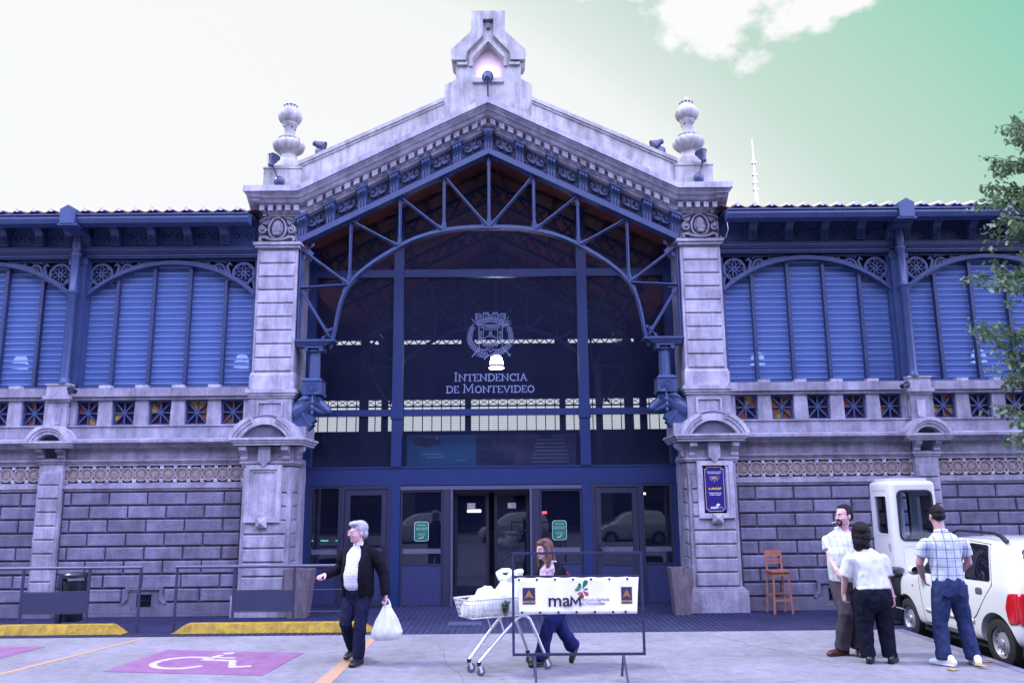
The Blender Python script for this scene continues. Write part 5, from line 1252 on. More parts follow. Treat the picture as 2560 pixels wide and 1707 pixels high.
# ---------------- banner on its frame
mat('frame_blue', (.035, .045, .12), .4, .15, 8); mat('banner_cloth', (.88, .86, .87), .75, .07, 5); mat('ink_black', (.02,.018,.035), .6); mat('ink_grey', (.22,.20,.27), .6)
mat('petal_green', (.02,.36,.17), .6); mat('petal_lime', (.13,.42,.22), .6); mat('petal_red', (.62,.05,.10), .6); mat('petal_pink', (.62,.20,.26), .6); mat('ancap_navy', (.03,.025,.09), .6, .15, 9); mat('ancap_gold', (.62,.36,.09), .6)
def banner():
    X0, Y0 = .37, -5.3
    r = empty('banner_stand', 'blue tubular frame holding a white sponsor banner beside the shopping trolley', 'banner stand', (X0,Y0,0), R(-1))
    Wd = 1.37
    def bar(n, x0,x1,z0,z1): MB().box(x0,x1,-.013,.013,z0,z1).build(n, 'frame_blue', r)
    bar('post',-.013,.013,.245,1.30); bar('post',Wd-.013,Wd+.013,.245,1.30)
    bar('rail',.0135,Wd-.0135,1.275,1.30); bar('rail',.0135,Wd-.0135,1.03,1.056); bar('rail',.0135,Wd-.0135,.245,.27)
    for lx in (.22, 1.15):
        MB().tube([(lx,0,.25),(lx+.01,-.28,.0)], .013, 4).build('leg', 'frame_blue', r); MB().tube([(lx,0,.25),(lx,.20,.0)], .013, 4).build('leg', 'frame_blue', r)
    x0, x1, z0, z1 = .045, 1.335, .665, 1.035
    nx, nz = 60, 10; f = lambda x, z: -.024+.006*math.sin(x*9+z*3)+.004*math.sin(x*23+1)-.004*math.cos(z*11)
    vs = []; fs = []
    for j in range(nz+1):
        for i in range(nx+1):
            u = i/nx; x = x0+(x1-x0)*u; v = j/nz
            x += (.02*(1-v) if u < .5 else -.03*(1-v)*(u-.5)*2)*(1 if u < .5 else 1)*(abs(u-.5)*2)
            z = z0+(z1-z0)*v-(.010*math.sin(math.pi*u) if v > .5 else 0)*0+.006*math.sin(u*7*math.pi*2)*(1 if v > .9 else .3)*.6
            vs.append((x, f(x,z), z))
    m = nx+1
    for j in range(nz):
        for i in range(nx): fs.append((j*m+i, j*m+i+1, (j+1)*m+i+1, (j+1)*m+i))
    bm_ = MB().add(vs, fs).mesh('banner_cloth', 'banner_cloth', 80); bo = obj('banner_cloth', bm_, r); so = bo.modifiers.new('t','SOLIDIFY'); so.thickness = .002
    def onf(o):     # lay flat print onto the cloth's waves
        for v in o.data.vertices:
            w = o.matrix_basis @ v.co; w.y = f(w.x, w.z)-.0025-max(0,-w.y); v.co = o.matrix_basis.inverted() @ w
    def pr(n, poly, mm, k=0):
        b = MB(); cx = sum(p[0] for p in poly)/len(poly)
        o = MB().prism(poly, -.0004*k, .001).build(n, mm, r)
        me = o.data; bm = bmesh.new(); bm.from_mesh(me); bmesh.ops.triangulate(bm, faces=bm.faces[:]); bmesh.ops.subdivide_edges(bm, edges=bm.edges[:], cuts=2, use_grid_fill=True); bm.to_mesh(me); bm.free()
        for v in me.vertices: v.co.y = f(v.co.x, v.co.z)-.0024-.0004*k
    for xa in (.10, 1.145):
        w_ = .135 if xa < 1 else .115
        pr('sponsor_square', [(xa,.765),(xa+w_,.765),(xa+w_,.935),(xa,.935)], 'ancap_navy', 1)
        pr('sponsor_triangle', [(xa+w_*.12,.825),(xa+w_*.5,.845),(xa+w_*.88,.825),(xa+w_*.5,.915)], 'ancap_gold', 2)
        t = text('lettering', 'ANCAP', .036*w_/.135, 'ancap_gold', r, (xa+w_*.5, -.035, .79), sx=1.15, bold=.0006)
        for v in t.data.vertices: pass
    text('lettering', 'ma', .185, 'ink_black', r, (.485,-.034,.80), bold=.0025, sx=1.08); MB().ribbon([(.612,.746),(.616,.836),(.660,.775),(.704,.836),(.708,.746)], .021, -.036, -.033).build('lettering', 'ink_black', r)
    text('lettering', 'Mercado Agrícola', .042, 'ink_grey', r, (.715,-.034,.812), 'LEFT'); text('lettering', 'de Montevideo', .042, 'ink_grey', r, (.715,-.034,.772), 'LEFT')
    cx, cz = .728, .905
    for k, (a, l, w_, mm) in enumerate(((62,.105,.05,'petal_green'),(112,.065,.034,'petal_green'),(148,.05,.028,'petal_lime'),(178,.062,.03,'petal_lime'),(232,.05,.03,'petal_pink'),(272,.072,.042,'petal_red'),(322,.075,.042,'petal_pink'),(12,.055,.026,'petal_lime'))):
        P = [(0,0),(.35,.28),(.7,.5),(.9,.42),(1,.12),(1,-.12),(.9,-.42),(.7,-.5),(.35,-.28)]
        ca, sa = math.cos(R(a)), math.sin(R(a)); pr('logo_petal', [(cx+.012*ca+u*l*ca-v*w_*sa, cz+.012*sa+u*l*sa+v*w_*ca) for u, v in P], mm, 1)
    for k in range(7):
        for z, q in ((1.018,0),(.683,.03)):
            xx = .062+.192*k+q*(1 if k < 6 else -1); g = MB().lathe([(.012,0),(.013,.004),(.006,.006),(.005,0)], 10).xf(lambda a,b,c: (a,-c,b)); g.build('eyelet', 'ink_black', r, None, (xx, f(xx,z)-.002, z))
            if z > 1: MB().tube([(xx,f(xx,z),z),(xx,-.018,1.05)], .003, 4).build('tie', 'ink_black', r)
banner()

# ---------------- building across the street (seen only as the dim reflection in the glass)
mat('render_grey', (.28, .27, .30), .9, .2, .4)
ob = empty('opposite_building', 'long grey building across the street mirrored dimly in the entrance glass', 'building', (0,-38,0))
MB().box(-45,45,-10,0,0,24).build('wall', 'render_grey', ob); MB().box(-45.3,45.3,-10.3,.35,24,24.6).build('roof', 'stone_plinth', ob)
wme = MB().box(-.9,.9,-.02,.06,-1.0,1.0).mesh('window', 'dark_glass'); shp = MB().box(-2.2,2.2,-.02,.08,-1.4,1.4).mesh('shop_front', 'dark_glass')
for k in range(14):
    for z in (5.4, 9.0, 12.6, 16.2, 19.8): obj('window', wme, ob, (-42+6.4*k, 0, z))
    obj('shop_front', shp, ob, (-42+6.4*k, 0, 1.6))
# ================================================================== PEOPLE
def limb(mb, pts, rads, ref=(1,0,0), n=14, caps=(True, True)):
    P = [Vector(p) for p in pts]; k = len(P); ref = Vector(ref); rings = []
    RR = [(r, r) if not isinstance(r, (tuple, list)) else r for r in rads]
    ex = []
    for i in range(k):
        t = (P[min(i+1,k-1)]-P[max(i-1,0)]).normalized()
        s = ref-t*ref.dot(t)
        if s.length < .15: s = Vector((0,1,0))-t*t.y
        s.normalize(); f = t.cross(s); ex.append((P[i], s, f, t, RR[i]))
    def ring(p, s, f, a, b): return [p+s*a*math.cos(q*2*math.pi/n)+f*b*math.sin(q*2*math.pi/n) for q in range(n)]
    if caps[0]:
        p, s, f, t, (a, b) = ex[0]; h = min(a, b)
        for q in (.25, .62, .88): rings.append(ring(p-t*h*math.cos(math.asin(q)), s, f, a*q, b*q))
    for (p, s, f, t, (a, b)) in ex: rings.append(ring(p, s, f, a, b))
    if caps[1]:
        p, s, f, t, (a, b) = ex[-1]; h = min(a, b)
        for q in (.88, .62, .25): rings.append(ring(p+t*h*math.cos(math.asin(q)), s, f, a*q, b*q))
    vs = [v for r in rings for v in r]; fs = []; m = len(rings)
    for i in range(m-1):
        for q in range(n): fs.append((i*n+q, i*n+(q+1)%n, (i+1)*n+(q+1)%n, (i+1)*n+q))
    fs += [tuple(range(n-1,-1,-1)), tuple((m-1)*n+q for q in range(n))]
    mb.add(vs, fs)
def ellip(mb, c, B, r, n=16, m=10):
    c = Vector(c); s, f, u = B; vs = []; fs = []
    for i in range(1, m):
        a = math.pi*i/m
        for q in range(n): b = 2*math.pi*q/n; vs.append(c+s*r[0]*math.sin(a)*math.cos(b)+f*r[1]*math.sin(a)*math.sin(b)+u*r[2]*math.cos(a))
    o = len(vs); vs += [c+u*r[2], c-u*r[2]]
    for i in range(m-2):
        for q in range(n): fs.append((i*n+q, (i+1)*n+q, (i+1)*n+(q+1)%n, i*n+(q+1)%n))
    for q in range(n): fs.append((o, q, (q+1)%n)); fs.append((o+1, (m-2)*n+(q+1)%n, (m-2)*n+q))
    mb.add(vs, fs)
def shell(mb, rings, a0, a1, th, n=26):     # open garment: rings of (centre, a, b, s, f), angle from the front
    R_ = []
    for (c, a, b, s, f) in rings:
        c = Vector(c); o = []; i_ = []
        for k in range(n+1):
            g = a0+(a1-a0)*k/n; e = s*math.sin(g); o.append(c+s*a*math.sin(g)+f*b*math.cos(g)); i_.append(c+s*(a-th)*math.sin(g)+f*(b-th)*math.cos(g))
        R_.append(o+i_[::-1])
    m = len(R_[0]); vs = [v for r in R_ for v in r]; fs = []
    for i in range(len(R_)-1):
        for q in range(m): fs.append((i*m+q, i*m+(q+1)%m, (i+1)*m+(q+1)%m, (i+1)*m+q))
    fs += [tuple(range(m-1,-1,-1)), tuple((len(R_)-1)*m+q for q in range(m))]
    mb.add(vs, fs)
def fuse(mb, name, m, parent, voxel=.008, it=6, wr=0.0, wscale=9.0, fold=None, loc=None):
    me = mb.mesh('tmp'); o = bpy.data.objects.new('tmp', me); COL.objects.link(o)
    bm = bmesh.new(); bm.from_mesh(me); bmesh.ops.recalc_face_normals(bm, faces=bm.faces[:]); bm.to_mesh(me); bm.free()
    r = o.modifiers.new('r', 'REMESH'); r.mode = 'VOXEL'; r.voxel_size = voxel; r.adaptivity = 0
    s = o.modifiers.new('s', 'SMOOTH'); s.factor = .5; s.iterations = it
    nm = eval_mesh(o); bpy.data.objects.remove(o)
    if wr:
        cos = [v.co.copy() for v in nm.vertices]; nrs = [v.vector.copy() for v in nm.vertex_normals]; flat = []
        for p, nr in zip(cos, nrs):
            q = Vector((p.x*wscale, p.y*wscale, p.z*wscale*.55))
            d = noise.noise(q+Vector((3,1,7)))*.6+noise.noise(q*2.3)*.4
            p = p+nr*(1-abs(d)*2.2)*wr             # ridged: cloth folds
            flat += (p.x, p.y, p.z)
        nm.vertices.foreach_set('co', flat)
    nm.materials.clear(); nm.materials.append(M[m]); nm.polygons.foreach_set('use_smooth', [True]*len(nm.polygons)); nm.name = name
    return obj(name, nm, parent, loc)
UP = Vector((0,0,1))
def basis(f, nod=0.0):
    f = Vector((f[0], f[1], 0)).normalized(); s = f.cross(UP); f2 = f*math.cos(nod)-UP*math.sin(nod); u = s.cross(f2); return s, f2, u
def head(skin, c, B, k=1.0, jaw=1.0):
    s, f, u = B; c = Vector(c)
    P = lambda x, y, z: c+(s*x+f*y+u*z)*k
    E = lambda x, y, z, r: ellip(skin, P(x,y,z), B, [q*k for q in r])
    E(0,-.012,.026,(.073,.092,.087)); E(0,.020,-.028,(.060*jaw,.072,.082)); E(0,.036,-.075,(.046*jaw,.046,.036)); E(0,.066,-.094,(.021,.018,.017))
    E(0,.080,.022,(.046,.013,.011))
    for q in (-1, 1): E(q*.034,.066,-.030,(.022,.020,.022)); E(q*.076,-.006,-.012,(.010,.020,.032)); E(q*.012,.092,-.030,(.009,.010,.008))
    limb(skin, [P(0,.086,.012),P(0,.100,-.010),P(0,.112,-.028)], [.008*k,.010*k,.013*k], s, 10)
    E(0,.086,-.057,(.021,.010,.006)); E(0,.084,-.067,(.018,.010,.007))
    return P
mat('eye_white', (.75,.73,.78), .3); mat('eye_dark', (.02,.015,.02), .25); mat('lip', (.38,.16,.19), .5)
def face_bits(root, P, B, k, brow, parts=None):
    for q in (-1, 1):
        m = MB(); ellip(m, P(q*.030,.0795,.004), B, [.0125*k,.009*k,.0075*k], 10, 6); m.build('eye', 'eye_white', root, 60)
        m = MB(); ellip(m, P(q*.030,.0865,.004), B, [.0055*k,.004*k,.0055*k], 8, 6); m.build('iris', 'eye_dark', root, 60)
        m = MB(); limb(m, [P(q*.012,.092,.022),P(q*.030,.092,.028),P(q*.048,.082,.022)], [.003*k,.0045*k,.003*k], B[2], 6); m.build('eyebrow', brow, root, 60)
    m = MB(); limb(m, [P(-.020,.090,-.061),P(0,.0965,-.060),P(.020,.090,-.061)], [.003*k,.0055*k,.003*k], B[2], 8); m.build('lips', 'lip', root, 60)
def hand(skin, w, d, nrm, side, curl=(25,30,30), k=1.0, spread=.3):
    d = Vector(d).normalized(); nrm = Vector(nrm); nrm = (nrm-d*nrm.dot(d)).normalized(); wv = d.cross(nrm)*side; w = Vector(w)
    limb(skin, [w-d*.02, w+d*.03*k, w+d*.085*k], [(.024*k,.019*k),(.037*k,.018*k),(.041*k,.014*k)], wv)
    for i, (o, L_) in enumerate(((.031,.068),(.0105,.076),(-.0105,.071),(-.031,.056))):
        p = w+d*.083*k+wv*o*k; a = 0; pts = [p]; dd = d
        for j, fr in enumerate((.46,.30,.24)):
            a += R(curl[j]); dv = d*math.cos(a)+nrm*math.sin(a)+wv*(o*spread*6*(.04)); dv.normalize(); pts.append(pts[-1]+dv*L_*fr*k)
        limb(skin, pts, [.0098*k,.0095*k,.0088*k,.0075*k], wv, 8)
    t0 = w+d*.022*k+wv*.034*k; dv = (d*.62+wv*.62+nrm*.42).normalized(); t1 = t0+dv*.038*k; t2 = t1+(d*.8+wv*.1+nrm*.55).normalized()*.030*k
    limb(skin, [t0-dv*.01,t1,t2], [.0135*k,.011*k,.009*k], nrm, 8)
def shoe(lst, heel, toe, w=.048, h=.075, lift=0.0):
    mb = MB(); lst.append(mb)
    heel = Vector(heel); toe = Vector(toe); d = (toe-heel); L_ = d.length; d.normalize(); s = d.cross(UP).normalized()
    limb(mb, [heel+UP*.045, heel+d*L_*.22+UP*.05, heel+d*L_*.5+UP*.042, heel+d*L_*.78+UP*.036, heel+d*L_*.93+UP*.030], [(.034,.042),(.038,.046),(.041,.040),(w,.034),(.038,.026)], s, 14)
    limb(mb, [heel+d*L_*.10+UP*.05, heel+d*L_*.12+UP*(h+.03)], [.040,.044], s, 12)
    limb(mb, [heel+UP*.012-d*.005, heel+d*L_*.5+UP*.012, heel+d*L_*.95+UP*.012], [(.040,.011),(.043,.011),(.038,.011)], s, 12)
mat('skin_fair', (.56,.34,.35), .5, .08, 30, spec=.35); mat('skin_tan', (.42,.245,.255), .5, .08, 30, spec=.35)
mat('hair_grey', (.34,.35,.43), .6, .45, 60, .5, 140); mat('hair_dark', (.010,.007,.012), .6, .4, 50, .5, 140, spec=.2); mat('hair_red', (.185,.065,.05), .45, .4, 50, .5, 140)
mat('cloth_black', (.008,.008,.017), .85, .25, 12, .3, 220, spec=.12); mat('cloth_navy', (.016,.019,.058), .85, .2, 12, .3, 220, spec=.12); mat('denim', (.04,.062,.17), .85, .35, 10, .4, 260, spec=.12); mat('denim_dark', (.010,.012,.030), .85, .35, 10, .4, 260, spec=.12)
mat('trouser_grey', (.085,.072,.095), .85, .2, 12, .3, 220, spec=.12); mat('trouser_blue', (.018,.026,.14), .8, .2, 12, .3, 220, spec=.12); mat('shirt_white', (.56,.59,.585), .8, .04, 12, .2, 220)
mat('shoe_black', (.012,.012,.016), .4); mat('shoe_brown', (.13,.035,.035), .4, .2, 14); mat('shoe_white', (.75,.75,.78), .5, .2, 14)
def mat_checks(name, base, bands, rough=.85):
    m = bpy.data.materials.new(name); m.use_nodes = True; nt = m.node_tree; N = nt.nodes; L = nt.links; b = N['Principled BSDF']; b.inputs['Roughness'].default_value = rough
    tc = N.new('ShaderNodeTexCoord'); sx = N.new('ShaderNodeSeparateXYZ'); L.new(tc.outputs['Object'], sx.inputs[0]); cur = None
    for (ax, per, off, wid, col, st) in bands:
        if ax == 'D':
            ad = N.new('ShaderNodeMath'); ad.operation = 'ADD'; L.new(sx.outputs['X'], ad.inputs[0]); L.new(sx.outputs['Z'], ad.inputs[1]); src = ad.outputs[0]
        else: src = sx.outputs[ax]
        a = N.new('ShaderNodeMath'); a.operation = 'MULTIPLY_ADD'; a.inputs[1].default_value = 1/per; a.inputs[2].default_value = off; L.new(src, a.inputs[0])
        fr = N.new('ShaderNodeMath'); fr.operation = 'FRACT'; L.new(a.outputs[0], fr.inputs[0])
        lt = N.new('ShaderNodeMath'); lt.operation = 'LESS_THAN'; lt.inputs[1].default_value = wid; L.new(fr.outputs[0], lt.inputs[0])
        ml = N.new('ShaderNodeMath'); ml.operation = 'MULTIPLY'; ml.inputs[1].default_value = st; L.new(lt.outputs[0], ml.inputs[0])
        mx = N.new('ShaderNodeMix'); mx.data_type = 'RGBA'; L.new(ml.outputs[0], mx.inputs[0])
        if cur is None: mx.inputs[6].default_value = (*base, 1)
        else: L.new(cur, mx.inputs[6])
        mx.inputs[7].default_value = (*col, 1); cur = mx.outputs[2]
    L.new(cur, b.inputs['Base Color']); M[name] = m
mat_checks('shirt_gingham', (.60,.61,.66), [('X',.034,0,.35,(.45,.44,.62),.8),('Z',.034,0,.35,(.45,.44,.62),.8)])
mat_checks('shirt_plaid', (.44,.48,.52), [('X',.094,.1,.34,(.42,.56,.66),.6),('Z',.094,.3,.34,(.42,.56,.66),.6),('X',.094,.62,.11,(.15,.10,.24),.85),('Z',.094,.72,.11,(.15,.10,.24),.85),('X',.094,.95,.05,(.3,.25,.4),.6),('Z',.094,.02,.05,(.3,.25,.4),.6)])
mat_checks('shirt_pale_check', (.47,.51,.52), [('X',.055,0,.16,(.30,.31,.40),.75),('Z',.055,0,.16,(.36,.37,.46),.75)])
mat('blouse_print', (.62,.58,.66), .8, .9, 16, col2=(.16,.05,.16))
def V3(x, y, z): return Vector((x, y, z))

# ---------------- man with grey hair, black jacket, white bag
def man_jacket():
    loc = V3(-1.47,-4.25,0); r = empty('person', 'person with grey hair in an open black jacket carrying a white plastic bag', 'person', loc)
    B = basis((-.35,-.94)); s, f, u = B; o = lambda x, y, z: V3(x,y,z)-loc
    T = lambda x, y, z: s*x+f*y+UP*z
    skin, shirt, jac, trs, sh, hair = MB(), MB(), MB(), MB(), [], MB()
    HB = basis((-.80,-.60), .02); hc = V3(-.015,-.02,1.487); P = head(skin, hc, HB, 1.06, 1.12)
    limb(skin, [T(0,-.01,1.30), hc-UP*.06], [.060,.058], s); limb(skin, [T(0,0,.80),T(0,.02,1.0),T(0,0,1.25)], [(.14,.10),(.14,.10),(.15,.08)], s)
    rs, ls = T(.195,-.01,1.265), T(-.195,-.01,1.265)
    re, rw = o(-1.715,-4.16,1.055), o(-1.835,-4.40,1.01); le, lw = o(-1.165,-4.29,1.01), o(-1.118,-4.36,.775)
    limb(skin, [rs-UP*.06, re, rw], [.035,.034,.027], s); limb(skin, [ls-UP*.06, le, lw], [.035,.034,.027], s)
    hand(skin, rw, (rw-re).normalized()*.8+V3(-.3,-.2,-.05), (.2,.2,-1), 1, (60,75,50), 1.0); hand(skin, lw, (.02,-.1,-1), (-1,-.2,0), 1, (45,80,60), 1.0)
    limb(shirt, [T(0,.004,.858),T(0,.028,.90),T(0,.038,1.0),T(0,.022,1.12),T(0,.0,1.22),T(0,-.01,1.295),T(0,-.008,1.345)], [(.160,.128),(.168,.142),(.168,.144),(.165,.125),(.165,.105),(.11,.08),(.064,.064)], s, 22, (False, False))
    limb(shirt, [T(0,-.008,1.33),T(0,-.008,1.372)], [(.068,.070),(.070,.072)], s, 18, (False,False))
    rg = [(T(0,-.005,.745),.180,.140,s,f),(T(0,.0,.80),.190,.150,s,f),(T(0,.018,.92),.196,.162,s,f),(T(0,.025,1.02),.195,.162,s,f),(T(0,.012,1.14),.192,.146,s,f),(T(0,-.005,1.225),.205,.122,s,f),(T(0,-.012,1.268),.185,.108,s,f),(T(0,-.015,1.30),.14,.095,s,f),(T(0,-.018,1.335),.090,.090,s,f)]
    shell(jac, rg, R(38), R(332), .024)
    shell(jac, [(T(0,-.018,1.325),.088,.09,s,f),(T(0,-.028,1.385),.092,.096,s,f)], R(62), R(300), .018)
    for (a, e, w) in ((rs, re, rw), (ls, le, lw)):
        limb(jac, [a-UP*.015-(a*V3(1,1,0)).normalized()*.05, a-UP*.03, a*.5+e*.5, e, e*.5+w*.5, w], [.055,.066,.063,.058,.054,.050], s, 16, (True, False))
    limb(trs, [T(0,.01,.87),T(0,.005,.80),T(0,0,.72)], [(.158,.126),(.164,.130),(.157,.12)], s, 20)
    rk, ra = o(-1.592,-4.33,.455), o(-1.555,-4.02,.135); lk, la = o(-1.415,-4.36,.45), o(-1.425,-4.36,.075)
    for hip, k_, a_ in ((T(.078,0,.76), rk, ra), (T(-.078,0,.76), lk, la)):
        limb(trs, [hip, hip*.5+k_*.5, k_, k_*.5+a_*.5, a_], [.098,.084,.068,.066,.062], s, 16, (True, False)); limb(skin, [hip, k_, a_], [.06,.05,.035], s)
    shoe(sh, ra+V3(.03,.09,-.055), ra+V3(-.055,-.16,-.125)); shoe(sh, la+V3(.02,.07,-.075), la+V3(-.05,-.20,-.075))
    for b_, y_, z_, r_ in ((0,-.028,.048,(.083,.096,.084)),(0,.020,.088,(.066,.074,.040)),(0,-.062,-.015,(.074,.056,.066)),(.03,.060,.092,(.04,.03,.026)),(-.03,.055,.094,(.035,.03,.026))): ellip(hair, P(b_,y_,z_), HB, [q*1.06 for q in r_])
    for q in (-1, 1): ellip(hair, P(q*.072,-.01,.035), HB, (.012,.03,.045))
    fuse(skin, 'body', 'skin_fair', r, .006, 3); fuse(shirt, 'shirt', 'shirt_gingham', r, .009, 4, .006, 10); fuse(jac, 'jacket', 'cloth_black', r, .009, 4, .011, 8); fuse(trs, 'trousers', 'cloth_navy', r, .009, 4, .011, 9); [fuse(q_, 'shoe', 'shoe_black', r, .007, 3) for q_ in sh]; fuse(hair, 'hair', 'hair_grey', r, .006, 2, .004, 60)
    m = MB(); limb(m, [T(0,.008,.842),T(0,.008,.872)], [(.172,.140),(.172,.140)], s, 24, (False,False)); m.build('belt', 'shoe_black', r, 40)
    pl = MB(); limb(pl, [T(0,.165,.88),T(0,.181,1.0),T(0,.150,1.12),T(0,.107,1.22),T(0,.075,1.31)], [(.014,.004)]*5, s, 8); pl.build('placket', 'shirt_white', r, 50)
    face_bits(r, P, HB, 1.06, 'hair_grey')
    g = MB()
    for q in (-1, 1): g.tube([P(q*.032+.024*math.cos(a), .100, .002+.016*math.sin(a)) for a in [k*.628 for k in range(10)]], .0022, 6, closed=True); g.tube([P(q*.056,.098,.006),P(q*.078,.0,.012)], .0022, 6)
    g.tube([P(-.009,.102,.006),P(.009,.102,.006)], .002, 6); g.build('glasses', 'galv', r)
    return r
man_jacket()
# ---------------- translucent plastic bags
def bag_mat():
    m = bpy.data.materials.new('plastic_bag'); m.use_nodes = True; nt = m.node_tree; N = nt.nodes; L = nt.links
    b = N['Principled BSDF']; b.inputs['Base Color'].default_value = (.82,.84,.84,1); b.inputs['Roughness'].default_value = .35
    t = N.new('ShaderNodeBsdfTranslucent'); t.inputs[0].default_value = (.85,.9,.86,1); mx = N.new('ShaderNodeMixShader'); mx.inputs[0].default_value = .35
    L.new(b.outputs[0], mx.inputs[1]); L.new(t.outputs[0], mx.inputs[2]); L.new(mx.outputs[0], N['Material Output'].inputs[0]); M['plastic_bag'] = m
bag_mat()
def lumpy(prof, n, seed, amp, folds=9, fold=.1, sy=1.0):
    vs = []; fs = []; k = len(prof)
    for i, (r, z) in enumerate(prof):
        for q in range(n):
            a = 2*math.pi*q/n; rr = r*(1+fold*math.sin(a*folds+seed+z*6)*(.5+.5*noise.noise(Vector((a*2,z*5,seed)))))
            p = Vector((rr*math.cos(a), rr*math.sin(a)*sy, z)); p += Vector((noise.noise(p*9+Vector((seed,0,0))), noise.noise(p*9+Vector((0,seed,5))), noise.noise(p*9+Vector((7,2,seed)))))*amp; cr_ = (1-2*abs(noise.noise(p*22+Vector((seed,3,1)))))*amp*.55; p += Vector((math.cos(a), math.sin(a), 0))*cr_
            vs.append(p)
    for i in range(k-1):
        for q in range(n): fs.append((i*n+q, i*n+(q+1)%n, (i+1)*n+(q+1)%n, (i+1)*n+q))
    fs += [tuple(range(n-1,-1,-1)), tuple((k-1)*n+q for q in range(n))]
    return MB().add(vs, fs)
cb = empty('plastic_bag', 'full white plastic carrier bag hanging from the hand of the black jacketed man', 'bag', (-1.10,-4.37,.265))
lumpy([(.05,.0),(.13,.02),(.165,.07),(.165,.11),(.14,.18),(.11,.24),(.075,.31),(.045,.37),(.03,.40)], 72, 1.3, .022, 9, .16, .5).build('pouch', 'plastic_bag', cb, 50)
for q in (-1, 1): MB().tube([(q*.03,0,.385),(q*.024,.01*q,.42),(q*.010,.0,.455),(0,0,.462)], [.016,.011,.009,.010], 8).build('handle', 'plastic_bag', cb, 60)

# ---------------- woman pushing the trolley
def woman_cart():
    loc = V3(.84,-4.50,0); r = empty('person', 'person with long red hair, print blouse and blue trousers pushing a trolley', 'person', loc)
    B = basis((-.82,-.57)); s, f, u = B; o = lambda x, y, z: V3(x,y,z)-loc
    T = lambda x, y, z: s*x+f*y+UP*z
    skin, top, jac, trs, sh, hair = MB(), MB(), MB(), MB(), [], MB()
    HB = basis((-.80,-.62), .10); hc = o(.735,-4.56,1.285); P = head(skin, hc, HB, .98)
    limb(skin, [T(0,.03,1.10), hc-UP*.06], [.050,.048], s)
    limb(skin, [T(0,0,.72),T(0,.02,.9),T(0,.02,1.08)], [(.12,.08),(.11,.08),(.12,.07)], s)
    limb(top, [T(0,.0,.68),T(0,.01,.76),T(0,.02,.86),T(0,.035,.96),T(0,.035,1.05),T(0,.025,1.11),T(0,.022,1.155)], [(.158,.125),(.15,.118),(.148,.118),(.152,.128),(.15,.105),(.10,.075),(.052,.052)], s, 20, (True,False))
    rg = [(T(0,-.01,.62),.178,.148,s,f),(T(0,-.005,.76),.172,.142,s,f),(T(0,.005,.90),.172,.142,s,f),(T(0,.015,1.0),.180,.140,s,f),(T(0,.01,1.055),.180,.115,s,f),(T(0,.008,1.095),.145,.10,s,f),(T(0,.005,1.14),.08,.078,s,f)]
    shell(jac, rg, R(52), R(308), .022)
    rs, ls = T(.165,.015,1.07), T(-.165,.015,1.07); re, rw = rs+V3(-.10,-.03,-.20), rs+V3(-.30,-.10,-.21); le, lw = ls+V3(-.05,-.05,-.21), ls+V3(-.26,-.14,-.22)
    for (a, e, w, sd) in ((rs,re,rw,1),(ls,le,lw,-1)):
        limb(skin, [a-UP*.06,e,w], [.028,.028,.024], s); hand(skin, w, (-.8,-.45,-.1), (.1,.05,-1), sd, (50,60,40), .9)
        limb(jac, [a-UP*.025, a*.5+e*.5, e, e*.4+w*.6], [.060,.056,.051,.046], s, 16, (True,False))
    limb(trs, [T(0,.0,.74),T(0,-.01,.66),T(0,-.01,.60)], [(.14,.11),(.16,.135),(.155,.125)], s, 20)
    fk, fa = o(.745,-4.60,.38), o(.685,-4.56,.085); bk, ba = o(.95,-4.50,.36), o(1.055,-4.42,.19)
    for hip, k_, a_ in ((T(-.07,-.01,.62), fk, fa), (T(.07,-.01,.62), bk, ba)):
        limb(trs, [hip, hip*.5+k_*.5, k_, k_*.5+a_*.5, a_], [.098,.083,.068,.073,.082], s, 16, (True,False)); limb(skin, [hip,k_,a_], [.06,.045,.032], s)
    shoe(sh, fa+V3(.07,.05,-.085), fa+V3(-.14,-.09,-.085), .040, .05); shoe(sh, ba+V3(.045,.02,-.02), ba+V3(-.03,-.045,-.19), .038, .03)
    for x, y, z, q in ((0,-.028,.040,(.084,.094,.082)),(0,.02,.082,(.062,.070,.036)),(0,-.075,-.05,(.078,.045,.09)),(0,-.09,-.13,(.07,.04,.07))): ellip(hair, P(x,y,z), HB, q)
    for q in (-1, 1): limb(hair, [P(q*.066,.02,.06),P(q*.082,.005,-.02),P(q*.085,.005,-.10),P(q*.075,.03,-.19)], [(.018,.03),(.02,.036),(.022,.036),(.016,.02)], s, 10)
    fuse(skin, 'body', 'skin_fair', r, .006, 3); fuse(top, 'blouse', 'blouse_print', r, .009, 5, .004); fuse(jac, 'jacket', 'cloth_black', r, .009, 5, .005); fuse(trs, 'trousers', 'trouser_blue', r, .009, 4, .012, 8); [fuse(q_, 'shoe', 'shoe_black', r, .007, 3) for q_ in sh]; fuse(hair, 'hair', 'hair_red', r, .006, 2, .005, 45)
    face_bits(r, P, HB, .98, 'hair_red')
    sg = MB(); sg.tube([P(-.075,.0,.075),P(-.05,.05,.105),P(0,.07,.112),P(.05,.05,.105),P(.075,.0,.075)], .010, 8); sg.build('sunglasses', 'eye_dark', r)
    return r
woman_cart()
mat('bag_red', (.32,.012,.03), .35, .2, 10)
hb = empty('handbag', 'red handbag hanging at the side of the red haired woman', 'handbag', (1.02,-4.50,.72))
lumpy([(.07,0),(.10,.03),(.105,.12),(.09,.20),(.05,.23)], 24, 4, .008, 5, .05, .5).build('pouch', 'bag_red', hb, 50)
MB().tube([(-.07,0,.20),(-.08,.0,.33),(-.10,0,.40),(-.06,.0,.33),(.06,0,.21)], .010, 8).build('strap', 'bag_red', hb, 60)

